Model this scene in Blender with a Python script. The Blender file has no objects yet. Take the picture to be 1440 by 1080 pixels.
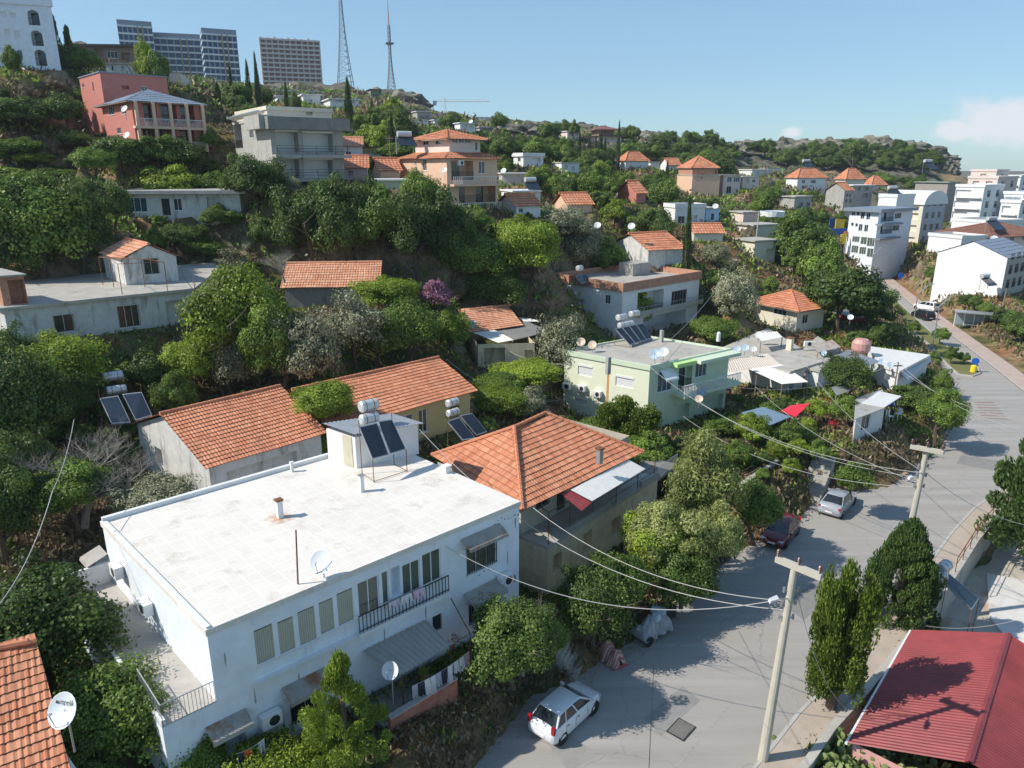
import bpy, math, random
import numpy as np
from mathutils import Vector
random.seed(7)
SC = bpy.context.scene
COL = SC.collection
R = math.radians
# ---------------------------------------------------------------- camera
CAMZ, PITCH, FPX = 24.5, 16.7, 1017.0
cam_d = bpy.data.cameras.new('camera'); cam = bpy.data.objects.new('camera', cam_d); COL.objects.link(cam)
cam.location = (0, 0, CAMZ); cam.rotation_euler = (R(90-PITCH), 0, 0)
cam_d.sensor_width = 36; cam_d.lens = 36*FPX/1440; cam_d.clip_start = .1; cam_d.clip_end = 20000
SC.camera = cam
# ---------------------------------------------------------------- sun, sky, exposure
SUN_AZ, SUN_EL = R(180+12), R(42)          # direction towards the sun, from +X counter-clockwise
sd = Vector((math.cos(SUN_EL)*math.cos(SUN_AZ), math.cos(SUN_EL)*math.sin(SUN_AZ), math.sin(SUN_EL)))
sun_d = bpy.data.lights.new('sun', 'SUN'); sun_d.energy = 4.6; sun_d.angle = R(.53); sun_d.color = (1, .94, .85)
sun = bpy.data.objects.new('sun', sun_d); COL.objects.link(sun)
sun.rotation_euler = sd.to_track_quat('Z', 'Y').to_euler(); sun.location = (0, 0, 90)
W = bpy.data.worlds.new('World'); SC.world = W; W.use_nodes = True
nt = W.node_tree; bg = nt.nodes['Background']; bg.inputs[1].default_value = .15
sky = nt.nodes.new('ShaderNodeTexSky'); sky.sky_type = 'NISHITA'; sky.sun_disc = False
sky.sun_elevation = SUN_EL; sky.sun_rotation = math.pi/2 - SUN_AZ
sky.altitude = 40; sky.air_density = 1.0; sky.dust_density = .35; sky.ozone_density = 3.0
# clouds: soft cumulus low over the horizon, by direction
tc = nt.nodes.new('ShaderNodeTexCoord')
def sky_blob(az, el, ra, re):
    m = nt.nodes.new('ShaderNodeMapping'); m.vector_type = 'POINT'
    a = R(az)
    m.inputs['Rotation'].default_value = (0, 0, -a)
    nt.links.new(tc.outputs['Generated'], m.inputs['Vector'])
    m2 = nt.nodes.new('ShaderNodeVectorMath'); m2.operation = 'SUBTRACT'; m2.inputs[1].default_value = (0, 0, math.sin(R(el)))
    nt.links.new(m.outputs[0], m2.inputs[0])
    m3 = nt.nodes.new('ShaderNodeVectorMath'); m3.operation = 'MULTIPLY'; m3.inputs[1].default_value = (0, 1/math.sin(R(ra)), 1/math.sin(R(re)))
    nt.links.new(m2.outputs[0], m3.inputs[0])
    l = nt.nodes.new('ShaderNodeVectorMath'); l.operation = 'LENGTH'; nt.links.new(m3.outputs[0], l.inputs[0])
    s = nt.nodes.new('ShaderNodeSeparateXYZ'); nt.links.new(m.outputs[0], s.inputs[0])
    r = nt.nodes.new('ShaderNodeMapRange'); r.inputs[1].default_value = 1.0; r.inputs[2].default_value = .0; r.inputs[3].default_value = 0; r.inputs[4].default_value = 1
    nt.links.new(l.outputs['Value'], r.inputs[0])
    g = nt.nodes.new('ShaderNodeMath'); g.operation = 'GREATER_THAN'; g.inputs[1].default_value = 0; nt.links.new(s.outputs[0], g.inputs[0])
    k = nt.nodes.new('ShaderNodeMath'); k.operation = 'MULTIPLY'; nt.links.new(r.outputs[0], k.inputs[0]); nt.links.new(g.outputs[0], k.inputs[1])
    return k.outputs[0]
def skym(op, a, b):
    k = nt.nodes.new('ShaderNodeMath'); k.operation = op
    for i, v in enumerate((a, b)):
        if isinstance(v, (int, float)): k.inputs[i].default_value = v
        else: nt.links.new(v, k.inputs[i])
    return k.outputs[0]
def az_el(px, py):
    u = (px-720)/FPX; v = (py-540)/FPX; c, s = math.cos(R(PITCH)), math.sin(R(PITCH))
    x, y, z = u, c-v*s, -(s+v*c)
    return math.degrees(math.atan2(y, x)), math.degrees(math.atan2(z, math.hypot(x, y)))
b1 = sky_blob(*az_el(1408, 168), 5.6, 3.0); b2 = sky_blob(*az_el(1345, 182), 3.0, 1.5); b3 = sky_blob(*az_el(1114, 186), 1.6, .8)
ns = nt.nodes.new('ShaderNodeTexNoise'); ns.inputs['Scale'].default_value = 16; ns.inputs['Detail'].default_value = 9; ns.inputs['Roughness'].default_value = .6
nt.links.new(tc.outputs['Generated'], ns.inputs['Vector'])
bl = skym('MAXIMUM', skym('MAXIMUM', b1, b2), skym('MULTIPLY', b3, .7))
cl = skym('SUBTRACT', skym('ADD', skym('MULTIPLY', bl, .9), ns.outputs['Fac']), .83)
rr = nt.nodes.new('ShaderNodeMapRange'); rr.interpolation_type = 'SMOOTHSTEP'; rr.inputs[1].default_value = 0; rr.inputs[2].default_value = .30; rr.inputs[4].default_value = .88
nt.links.new(cl, rr.inputs[0])
fac = skym('MULTIPLY', rr.outputs[0], skym('MINIMUM', skym('MULTIPLY', bl, 6), 1))
mixs = nt.nodes.new('ShaderNodeMix'); mixs.data_type = 'RGBA'
hue = nt.nodes.new('ShaderNodeHueSaturation'); hue.inputs['Saturation'].default_value = 1
gm = nt.nodes.new('ShaderNodeGamma'); gm.inputs[1].default_value = .64; nt.links.new(sky.outputs[0], gm.inputs[0])
vm = nt.nodes.new('ShaderNodeVectorMath'); vm.operation = 'MULTIPLY'; vm.inputs[1].default_value = (1.03, 1.36, 1.56); nt.links.new(gm.outputs[0], vm.inputs[0])
nt.links.new(vm.outputs[0], hue.inputs['Color'])
nt.links.new(fac, mixs.inputs[0]); nt.links.new(hue.outputs[0], mixs.inputs[6]); mixs.inputs[7].default_value = (5.2, 5.25, 5.5, 1)
nt.links.new(mixs.outputs[2], bg.inputs[0])
SC.view_settings.view_transform = 'Standard'; SC.view_settings.look = 'None'
SC.view_settings.gamma = 1; SC.view_settings.exposure = .22
# ---------------------------------------------------------------- picture <-> place geometry
CP, SP = math.cos(R(PITCH)), math.sin(R(PITCH))
def ray(px, py):
    u = (px-720)/FPX; v = (py-540)/FPX
    return Vector((u, CP-v*SP, -(SP+v*CP)))
C0 = Vector((0, 0, CAMZ))
def P(px, py, z):                 # point at height z on the sight line
    r = ray(px, py); return C0 + r*((z-CAMZ)/r.z)
def Q(px, py, d): return C0 + ray(px, py)*d          # point at depth d
def proj(p):
    x, y, z = p[0], p[1], p[2]-CAMZ
    d = y*CP - z*SP
    return 720+FPX*x/d, 540+FPX*(-(z*CP) - y*SP)/d, d
# ---------------------------------------------------------------- materials
MATS = {}
def nodes_of(m):
    m.use_nodes = True; t = m.node_tree; return t, t.nodes['Principled BSDF']
def rgb(c, a=1): return (c[0], c[1], c[2], a)
def mat(name, c, rough=.7, metal=0, var=.12, scale=1.5, bump=0, bscale=30, stain=None, spec=.5, streak=False, c2=None, coat=0):
    """plain surface with cloudy wear: base colour c varied by noise, optional stain colour"""
    if name in MATS: return MATS[name]
    m = bpy.data.materials.new(name); t, b = nodes_of(m); N = t.nodes.new; L = t.links.new
    b.inputs['Roughness'].default_value = rough; b.inputs['Metallic'].default_value = metal
    b.inputs['Specular IOR Level'].default_value = spec
    if coat: b.inputs['Coat Weight'].default_value = coat
    co = N('ShaderNodeNewGeometry')
    n = N('ShaderNodeTexNoise'); n.inputs['Scale'].default_value = scale; n.inputs['Detail'].default_value = 8; n.inputs['Roughness'].default_value = .65
    vec = co.outputs['Position']
    L(vec, n.inputs['Vector'])
    mr = N('ShaderNodeMapRange'); mr.inputs[1].default_value = .3; mr.inputs[2].default_value = .7; L(n.outputs['Fac'], mr.inputs[0])
    mx = N('ShaderNodeMix'); mx.data_type = 'RGBA'
    lo = tuple(max(0, x*(1-var)) for x in c) if c2 is None else c2
    mx.inputs[6].default_value = rgb(lo); mx.inputs[7].default_value = rgb(tuple(min(1, x*(1+var*.6)) for x in c)) if c2 is None else rgb(c)
    L(mr.outputs[0], mx.inputs[0]); out = mx.outputs[2]
    if stain:
        sc, amt = stain
        n2 = N('ShaderNodeTexNoise'); n2.inputs['Scale'].default_value = 1.0; n2.inputs['Detail'].default_value = 10; n2.inputs['Roughness'].default_value = .72
        mp = N('ShaderNodeMapping'); mp.inputs['Scale'].default_value = (1.3, 1.3, .28) if streak else (.7, .7, .7); mp.inputs['Location'].default_value = (3.3, 8, 1)
        L(vec, mp.inputs[0]); L(mp.outputs[0], n2.inputs['Vector'])
        r2 = N('ShaderNodeMapRange'); r2.interpolation_type = 'SMOOTHSTEP'; r2.inputs[1].default_value = .64-amt*.25; r2.inputs[2].default_value = .78-amt*.2; r2.inputs[4].default_value = min(1, .35+amt); L(n2.outputs['Fac'], r2.inputs[0])
        m2 = N('ShaderNodeMix'); m2.data_type = 'RGBA'; L(r2.outputs[0], m2.inputs[0]); L(out, m2.inputs[6]); m2.inputs[7].default_value = rgb(sc); out = m2.outputs[2]
    L(out, b.inputs['Base Color'])
    if bump:
        nb = N('ShaderNodeTexNoise'); nb.inputs['Scale'].default_value = bscale; nb.inputs['Detail'].default_value = 5; L(vec, nb.inputs['Vector'])
        bp = N('ShaderNodeBump'); bp.inputs['Strength'].default_value = bump; bp.inputs['Distance'].default_value = .03; L(nb.outputs['Fac'], bp.inputs['Height']); L(bp.outputs[0], b.inputs['Normal'])
    MATS[name] = m; return m
def glass(name='window glass', c=(.035, .05, .055), rough=.08):
    if name in MATS: return MATS[name]
    m = mat(name, c, rough, var=.35, scale=.35, spec=.8); return m
def tile_mat(name, c, c2, dark=(.12, .07, .05), k=1.0):
    if name in MATS: return MATS[name]
    m = bpy.data.materials.new(name); t, b = nodes_of(m); N = t.nodes.new; L = t.links.new
    b.inputs['Roughness'].default_value = .8
    uv = N('ShaderNodeUVMap'); fl = N('ShaderNodeVectorMath'); fl.operation = 'FLOOR'; L(uv.outputs[0], fl.inputs[0])
    wn = N('ShaderNodeTexWhiteNoise'); wn.noise_dimensions = '2D'; L(fl.outputs[0], wn.inputs['Vector'])
    mx = N('ShaderNodeMix'); mx.data_type = 'RGBA'; mx.inputs[6].default_value = rgb(c); mx.inputs[7].default_value = rgb(c2); L(wn.outputs['Value'], mx.inputs[0])
    g = N('ShaderNodeNewGeometry'); n = N('ShaderNodeTexNoise'); n.inputs['Scale'].default_value = .8; n.inputs['Detail'].default_value = 9; n.inputs['Roughness'].default_value = .7; L(g.outputs['Position'], n.inputs['Vector'])
    r = N('ShaderNodeMapRange'); r.inputs[1].default_value = .48; r.inputs[2].default_value = .74; r.inputs[4].default_value = .75; L(n.outputs['Fac'], r.inputs[0])
    m2 = N('ShaderNodeMix'); m2.data_type = 'RGBA'; L(r.outputs[0], m2.inputs[0]); L(mx.outputs[2], m2.inputs[6]); m2.inputs[7].default_value = rgb(tuple(.5*a+.5*d for a, d in zip(c, dark)))
    # darker band at the upper end of every course
    sx = N('ShaderNodeSeparateXYZ'); L(uv.outputs[0], sx.inputs[0]); fr = N('ShaderNodeMath'); fr.operation = 'FRACT'; L(sx.outputs[1], fr.inputs[0])
    r3 = N('ShaderNodeMapRange'); r3.inputs[1].default_value = .78; r3.inputs[2].default_value = .98; r3.inputs[4].default_value = .75; L(fr.outputs[0], r3.inputs[0])
    m3 = N('ShaderNodeMix'); m3.data_type = 'RGBA'; L(r3.outputs[0], m3.inputs[0]); L(m2.outputs[2], m3.inputs[6]); m3.inputs[7].default_value = rgb(dark)
    L(m3.outputs[2], b.inputs['Base Color']); MATS[name] = m; return m
def brick_mat(name, c1, c2, mortar, sc=1, bw=.3, bh=.1):
    if name in MATS: return MATS[name]
    m = bpy.data.materials.new(name); t, b = nodes_of(m); N = t.nodes.new; L = t.links.new
    b.inputs['Roughness'].default_value = .85
    uv = N('ShaderNodeUVMap'); br = N('ShaderNodeTexBrick'); br.inputs['Scale'].default_value = sc
    br.inputs['Brick Width'].default_value = bw; br.inputs['Row Height'].default_value = bh; br.inputs['Mortar Size'].default_value = .016
    br.inputs['Color1'].default_value = rgb(c1); br.inputs['Color2'].default_value = rgb(c2); br.inputs['Mortar'].default_value = rgb(mortar)
    L(uv.outputs[0], br.inputs['Vector']); n = N('ShaderNodeTexNoise'); n.inputs['Scale'].default_value = 2; n.inputs['Detail'].default_value = 8
    g = N('ShaderNodeNewGeometry'); L(g.outputs['Position'], n.inputs['Vector'])
    r = N('ShaderNodeMapRange'); r.inputs[1].default_value = .45; r.inputs[2].default_value = .8; r.inputs[4].default_value = .6; L(n.outputs['Fac'], r.inputs[0])
    mx = N('ShaderNodeMix'); mx.data_type = 'RGBA'; L(r.outputs[0], mx.inputs[0]); L(br.outputs[0], mx.inputs[6]); mx.inputs[7].default_value = rgb(tuple(x*.5 for x in c1))
    L(mx.outputs[2], b.inputs['Base Color']); MATS[name] = m; return m
def leaf_mat(name, dark, mid, light, trans=.38):
    if name in MATS: return MATS[name]
    m = bpy.data.materials.new(name); t, b = nodes_of(m); N = t.nodes.new; L = t.links.new
    at = N('ShaderNodeAttribute'); at.attribute_name = 'tint'
    oi = N('ShaderNodeObjectInfo')
    ad = N('ShaderNodeMath'); ad.operation = 'MULTIPLY_ADD'; ad.inputs[1].default_value = .3; L(oi.outputs['Random'], ad.inputs[0])
    sb = N('ShaderNodeMath'); sb.operation = 'SUBTRACT'; sb.inputs[1].default_value = .15; L(at.outputs['Fac'], sb.inputs[0]); L(sb.outputs[0], ad.inputs[2])
    cr = N('ShaderNodeValToRGB'); e = cr.color_ramp.elements; e[0].position = 0; e[0].color = rgb(dark); e[1].position = 1; e[1].color = rgb(light)
    x = e.new(.5); x.color = rgb(mid); L(ad.outputs[0], cr.inputs[0])
    L(cr.outputs[0], b.inputs['Base Color']); b.inputs['Roughness'].default_value = .5; b.inputs['Specular IOR Level'].default_value = .38
    tr = N('ShaderNodeBsdfTranslucent'); L(cr.outputs[0], tr.inputs[0]); mx = N('ShaderNodeMixShader'); mx.inputs[0].default_value = trans
    o = t.nodes['Material Output']; L(b.outputs[0], mx.inputs[1]); L(tr.outputs[0], mx.inputs[2]); L(mx.outputs[0], o.inputs[0])
    MATS[name] = m; return m
# ---------------------------------------------------------------- objects
def tag(o, label=None, cat=None, group=None, kind=None):
    if label: o['label'] = label
    if cat: o['category'] = cat
    if group: o['group'] = group
    if kind: o['kind'] = kind
    return o
def thing(name, label, cat, loc=(0, 0, 0), rz=0, group=None):
    o = bpy.data.objects.new(name, None); COL.objects.link(o); o.empty_display_size = .3
    o.location = loc; o.rotation_euler = (0, 0, rz); return tag(o, label, cat, group)
class MB:
    """collects faces; build() links them as ONE mesh object"""
    def __init__(s): s.v = []; s.f = []; s.uv = None
    def face(s, pts, uv=None):
        i = len(s.v); s.v += [tuple(p) for p in pts]; s.f.append(tuple(range(i, i+len(pts))))
        if s.uv is None: s.uv = []
        s.uv += uv if uv else [(0, 0)]*len(pts)
        return s
    def quad_uv(s, a, b, c, d):                # wall-like quad with metric uv
        a, b, c, d = map(Vector, (a, b, c, d)); u = (b-a).length; v = (d-a).length
        h = (a.x+a.y)*.7
        return s.face((a, b, c, d), [(h, a.z), (h+u, a.z), (h+u, a.z+v), (h, a.z+v)])
    def prism(s, poly, z0, z1, bottom=True):
        n = len(poly)
        for i in range(n):
            a, b = poly[i], poly[(i+1) % n]
            s.quad_uv((a[0], a[1], z0), (b[0], b[1], z0), (b[0], b[1], z1), (a[0], a[1], z1))
        s.face([(p[0], p[1], z1) for p in poly], [(p[0], p[1]) for p in poly])
        if bottom: s.face([(p[0], p[1], z0) for p in reversed(poly)], [(p[0], p[1]) for p in reversed(poly)])
        return s
    def box(s, c, size, rz=0):
        cx, cy, cz = c; w, d, h = size; ca, sa = math.cos(rz), math.sin(rz)
        poly = [(cx+ca*x-sa*y, cy+sa*x+ca*y) for x, y in ((-w/2, -d/2), (w/2, -d/2), (w/2, d/2), (-w/2, d/2))]
        return s.prism(poly, cz-h/2, cz+h/2)
    def slab(s, a, b, c, d, th):               # thick sheet over four 3-D points, thickness downwards
        a, b, c, d = map(Vector, (a, b, c, d)); n = (b-a).cross(d-a).normalized()*th
        if n.z < 0: n = -n
        t = [a, b, c, d]; u = [p-n for p in t]
        s.face(t, [(0, 0), ((b-a).length, 0), ((b-a).length, (d-a).length), (0, (d-a).length)]); s.face(u[::-1])
        for i in range(4): j = (i+1) % 4; s.face((u[i], u[j], t[j], t[i]))
        return s
    def bar(s, p, q, r, r2=None, n=6, cap=True):
        p, q = Vector(p), Vector(q); r2 = r if r2 is None else r2
        z = (q-p).normalized() if (q-p).length > 1e-6 else Vector((0, 0, 1))
        x = z.cross(Vector((0, 0, 1)) if abs(z.z) < .95 else Vector((1, 0, 0))).normalized(); y = z.cross(x)
        A = [p+(x*math.cos(2*math.pi*i/n)+y*math.sin(2*math.pi*i/n))*r for i in range(n)]
        B = [q+(x*math.cos(2*math.pi*i/n)+y*math.sin(2*math.pi*i/n))*r2 for i in range(n)]
        for i in range(n): j = (i+1) % n; s.face((A[i], B[i], B[j], A[j]))
        if cap: s.face(A); s.face(B[::-1])
        return s
    def tube(s, pts, r, n=5):
        for a, b in zip(pts, pts[1:]): s.bar(a, b, r, n=n, cap=False)
        return s
    def lathe(s, c, prof, n=16, axis=(0, 0, 1)):   # prof: (radius, height) along axis
        z = Vector(axis).normalized(); x = z.cross(Vector((0, 0, 1)) if abs(z.z) < .95 else Vector((1, 0, 0))).normalized(); y = z.cross(x); c = Vector(c)
        rings = [[c+z*h+(x*math.cos(2*math.pi*i/n)+y*math.sin(2*math.pi*i/n))*r for i in range(n)] for r, h in prof]
        for A, B in zip(rings, rings[1:]):
            for i in range(n): j = (i+1) % n; s.face((A[i], A[j], B[j], B[i]))
        return s
    def build(s, name, m, parent=None, smooth=False, loc=None, merge=False):
        me = bpy.data.meshes.new(name); me.from_pydata(s.v, [], s.f)
        if s.uv and len(s.uv) == sum(len(f) for f in s.f):
            uvl = me.uv_layers.new(name='UVMap'); uvl.data.foreach_set('uv', [x for p in s.uv for x in p])
        if m: me.materials.append(m)
        if merge:
            import bmesh
            bm = bmesh.new(); bm.from_mesh(me); bmesh.ops.remove_doubles(bm, verts=bm.verts, dist=.0005); bmesh.ops.recalc_face_normals(bm, faces=bm.faces); bm.to_mesh(me); bm.free()
        if smooth: me.polygons.foreach_set('use_smooth', [True]*len(me.polygons))
        me.update()
        o = bpy.data.objects.new(name, me); COL.objects.link(o)
        if parent: o.parent = parent
        if loc: o.location = loc
        return o
def copy_tree(o, parent=None):
    c = o.copy(); COL.objects.link(c); c.parent = parent
    for ch in o.children: copy_tree(ch, c)
    return c
# common materials
M = dict(
 white=mat('white painted plaster', (.74, .74, .73), var=.08, stain=((.42, .4, .36), .22), streak=True),
 bluewhite=mat('cool white painted plaster', (.80, .84, .89), var=.10, stain=((.45, .45, .43), .27), streak=True, bump=.15),
 oldwhite=mat('weathered whitewash', (.62, .61, .58), var=.16, stain=((.25, .24, .22), .55), streak=True, bump=.3, bscale=12),
 green=mat('pale green painted plaster', (.60, .69, .51), var=.06, stain=((.45, .5, .36), .15), streak=True),
 limegreen=mat('lime green painted plaster', (.50, .72, .27), var=.06),
 cream=mat('cream painted plaster', (.70, .65, .52), var=.08, stain=((.4, .36, .3), .2), streak=True),
 peach=mat('peach painted plaster', (.72, .48, .34), var=.08, stain=((.4, .3, .25), .15), streak=True),
 palepink=mat('pale pink painted plaster', (.72, .60, .54), var=.08),
 pink=mat('brick pink painted plaster', (.52, .19, .15), var=.1, stain=((.3, .13, .1), .15), streak=True),
 tan=mat('weathered tan plaster', (.68, .57, .38), var=.2, stain=((.28, .22, .15), .4), streak=True, bump=.4, bscale=8),
 yellow=mat('ochre painted plaster', (.55, .45, .23), var=.1, stain=((.3, .25, .15), .2), streak=True),
 concrete=mat('bare concrete', (.40, .385, .35), var=.18, stain=((.2, .19, .17), .45), streak=True, bump=.3, bscale=9),
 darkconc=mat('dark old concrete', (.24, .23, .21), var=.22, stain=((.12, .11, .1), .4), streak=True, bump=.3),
 roofconc=mat('sun bleached concrete roof', (.46, .425, .37), var=.16, scale=.7, stain=((.27, .25, .22), .5), bump=.2, bscale=10),
 whitem=mat('white window frame', (.78, .78, .77), .4, var=.04),
 greym=mat('galvanised steel', (.45, .46, .47), .42, .6, var=.15),
 darkm=mat('dark painted steel', (.05, .048, .045), .5, .3, var=.2),
 rustm=mat('rusty steel', (.22, .1, .05), .8, .2, var=.4, scale=6),
 rustaw=mat('rust streaked sheet metal', (.38, .35, .31), .7, .1, var=.2, stain=((.28, .12, .05), .6)),
 wood=mat('grey weathered timber', (.26, .2, .15), .8, var=.25, scale=6),
 black=mat('black rubber', (.02, .02, .02), .8, var=.2),
 white_sheet=mat('white roofing sheet', (.72, .70, .66), .5, var=.08, stain=((.45, .4, .35), .25)),
 curtain=mat('pale curtain', (.56, .53, .42), .9, var=.3, scale=.9, c2=(.43, .42, .33)),
 glass=glass(), glass2=glass('tinted blue glass', (.05, .09, .13), .1), glass3=glass('green grey glass', (.10, .13, .11), .12),
 panel=mat('solar collector glass', (.02, .028, .04), .12, .0, var=.3, scale=.8, spec=.7),
 tank=mat('painted steel tank', (.62, .63, .63), .35, .3, var=.06, stain=((.35, .2, .1), .18)),
 dish=mat('white dish enamel', (.70, .72, .74), .4, var=.05),
 tiles=tile_mat('terracotta roof tiles', (.52, .18, .085), (.66, .29, .16)),
 tiles2=tile_mat('faded terracotta roof tiles', (.60, .24, .13), (.70, .38, .24)),
 brick=brick_mat('hollow red brick', (.48, .17, .08), (.55, .24, .12), (.35, .30, .26)),
 redbrick=brick_mat('old red brick', (.40, .11, .07), (.46, .18, .11), (.22, .19, .17), bw=.36, bh=.15),
 bark=mat('tree bark', (.12, .09, .065), .9, var=.35, scale=8, bump=.6, bscale=14),
 palebark=mat('pale dry bark', (.33, .29, .25), .9, var=.25, scale=8),
)
# ---------------------------------------------------------------- lie of the land
ANCH = []                                   # (x, y, z)
def anchor_px(*rows):
    for px, py, d in rows: p = Q(px, py, d); ANCH.append((p.x, p.y, p.z))
def anchor_z(*rows):
    for px, py, z in rows: p = P(px, py, z); ANCH.append((p.x, p.y, z))
# visible ground, given by its depth
anchor_px((420,500,62), (430,350,76), (460,300,80), (50,190,95), (50,130,100), (100,230,80), (250,125,330), (120,60,330), (330,140,330), (400,150,150), (410,132,405), (530,150,300), (470,128,310),
 (600,200,140), (680,190,230), (760,190,230), (760,240,170), (750,290,120), (760,350,85), (700,400,75), (760,560,66), (700,570,62), (870,188,280), (870,235,262), (870,300,140), (880,370,100),
 (980,205,320), (980,241,290), (1000,350,115), (1030,440,95), (1100,214,350), (1200,207,350), (1290,214,350), (1332,247,345), (1200,268,300), (1130,300,180), (1150,350,160), (1180,400,140), (1400,300,230), (1300,405,160),
 (820,200,260), (820,240,235), (820,290,130), (930,200,300), (930,240,270), (930,330,118), (560,300,84), (640,330,80), (250,160,120), (300,150,140), (1060,300,150), (1260,262,300), (540,170,200), (540,250,100), (200,330,72), (30,330,73), (60,300,79), (1060,330,125), (640,430,71), (560,450,68))
anchor_z((60,780,4.2), (60,700,5), (130,700,5), (30,600,7), (20,1000,3.4), (150,900,3), (620,610,4.6), (560,560,6), (300,560,6.2), (1350,860,-2.6), (1440,900,-3), (1300,1070,-2.6), (1420,760,-2.2),
 (940,640,1.8), (980,600,1.8), (1020,665,2.6), (1060,640,2.4), (1100,600,2.6), (1180,600,2.8), (1150,640,2.6), (640,960,2.3), (600,1003,2.55), (655,972,2.5), (565,1025,2.4), (560,1010,2.2), (480,1060,2.0), (720,880,2.4), (760,850,1.6), (860,800,1.3), (1260,640,2.6), (1160,500,3.6), (1260,470,2.5), (1300,560,1.6),
 (830,520,3.2), (1440,440,0), (1440,380,-1), (1380,440,0))
for x, y, z in ((-60,-20,10), (60,-20,-3), (0,-30,1), (0,5,0), (-25,8,4), (-45,30,9), (-70,55,16), (-90,80,26), (-150,120,50), (-260,200,60), (60,25,-5), (90,60,-6), (140,90,-8), (160,150,-3), (260,200,-5), (300,350,-5), (420,500,-6), (0,700,-4), (200,600,-5), (-300,500,40)):
    ANCH.append((x, y, z))
def W2(*pp): return [(P(x, y, 0).x, P(x, y, 0).y) for x, y in pp]
# asphalt outline, bank side first
ROAD_L = W2((590,1240), (655,1090), (715,1020), (748,975), (800,960), (845,928), (890,900), (940,858), (990,815), (1040,775), (1075,755), (1118,735), (1150,697), (1200,690), (1250,682), (1292,655), (1322,628), (1338,596), (1338,560), (1326,524), (1300,500), (1268,470), (1243,440), (1215,405), (1192,382), (1168,360), (1140,345))
ROAD_R = W2((1205,348), (1215,372), (1250,402), (1290,436), (1340,474), (1390,512), (1440,552), (1520,590), (1600,612), (1600,638), (1500,655), (1440,672), (1405,690), (1368,716), (1335,752), (1302,798), (1262,850), (1215,905), (1165,960), (1120,1005), (1085,1050), (1055,1085), (1020,1240))
ROADP = np.array(ROAD_L + ROAD_R)
# the shelf the road and its pavements lie on
SHELF = np.array(ROAD_L + W2((1225,340), (1240,372), (1270,395), (1310,428), (1370,462), (1440,510), (1560,560), (1640,610), (1610,652), (1500,670), (1452,684), (1420,705), (1388,730), (1352,768), (1318,812), (1280,862), (1235,925), (1190,985), (1150,1030), (1120,1085), (1100,1240)))
def seg_dist(X, Y, poly):
    d = np.full(X.shape, 1e9)
    n = len(poly)
    for i in range(n):
        ax, ay = poly[i]; bx, by = poly[(i+1) % n]; vx, vy = bx-ax, by-ay; l = vx*vx+vy*vy+1e-9
        t = np.clip(((X-ax)*vx+(Y-ay)*vy)/l, 0, 1); d = np.minimum(d, (X-ax-t*vx)**2+(Y-ay-t*vy)**2)
    return np.sqrt(d)
def inside(X, Y, poly):
    r = np.zeros(X.shape, bool); n = len(poly); j = n-1
    for i in range(n):
        xi, yi = poly[i]; xj, yj = poly[j]
        c = ((yi > Y) != (yj > Y)) & (X < (xj-xi)*(Y-yi)/(yj-yi+1e-12)+xi); r ^= c; j = i
    return r
PADS = []                                   # (polygon, z) levelled building plots
_W = None
def finish_land():
    global _W, _A
    _A = np.array(ANCH); k = _A[:, None, :2]-_A[None, :, :2]; D = np.sqrt((k**2).sum(-1))
    n = len(_A); K = np.zeros((n+1, n+1)); K[:n, :n] = -D - np.eye(n)*.6; K[n, :n] = 1; K[:n, n] = 1
    _W = np.linalg.solve(K, np.append(_A[:, 2], 0))
def H(X, Y):
    X = np.atleast_1d(np.asarray(X, float)); Y = np.atleast_1d(np.asarray(Y, float)); sh = X.shape
    x, y = X.ravel(), Y.ravel(); out = np.empty(x.shape)
    for i in range(0, len(x), 20000):
        a, b = x[i:i+20000], y[i:i+20000]
        D = np.sqrt((a[:, None]-_A[None, :, 0])**2+(b[:, None]-_A[None, :, 1])**2); out[i:i+20000] = -D@_W[:-1]+_W[-1]
    z = out
    rr = np.hypot(x, y); und = .35*np.sin(x*.33+1.3*np.sin(y*.21))*np.sin(y*.29+2)+.15*np.sin(x*.9+y*.7)*np.sin(y*1.1-x*.4)
    z = z+und*np.clip(rr/60, .3, 3)
    cliff = np.clip((rr-235)/50, 0, 1)*np.clip((420-rr)/50, 0, 1)   # craggy far ridge
    z = z+cliff*(1.6*np.abs(np.sin(x*.11+np.sin(y*.09)*2))+1.1*np.abs(np.sin(x*.31+y*.17))+.7*np.sin(x*.7)*np.sin(y*.53))
    for poly, pz in PADS:
        cx, cy = poly.mean(0); m = (np.abs(x-cx) < 22) & (np.abs(y-cy) < 22)
        if not m.any(): continue
        xx, yy = x[m], y[m]; d = np.where(inside(xx, yy, poly), 0, seg_dist(xx, yy, poly)); w = np.clip(1-d/2.2, 0, 1); w = w*w*(3-2*w)
        z[m] = z[m]*(1-w)+(pz)*w
    near = (rr < 260)
    xx, yy = x[near], y[near]
    if len(xx):
        d = np.where(inside(xx, yy, SHELF), 0, seg_dist(xx, yy, SHELF)); zz = z[near]
        w = np.where(zz > 0, np.clip(d/2.0, 0, 1)**.8, np.clip((d-.25)/.3, 0, 1)); z[near] = -.06*(d <= 0)+zz*w
    t = np.clip((rr-430)/220, 0, 1); t = t*t*(3-2*t); z = z*(1-t)+(-6)*t
    return z.reshape(sh)
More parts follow.
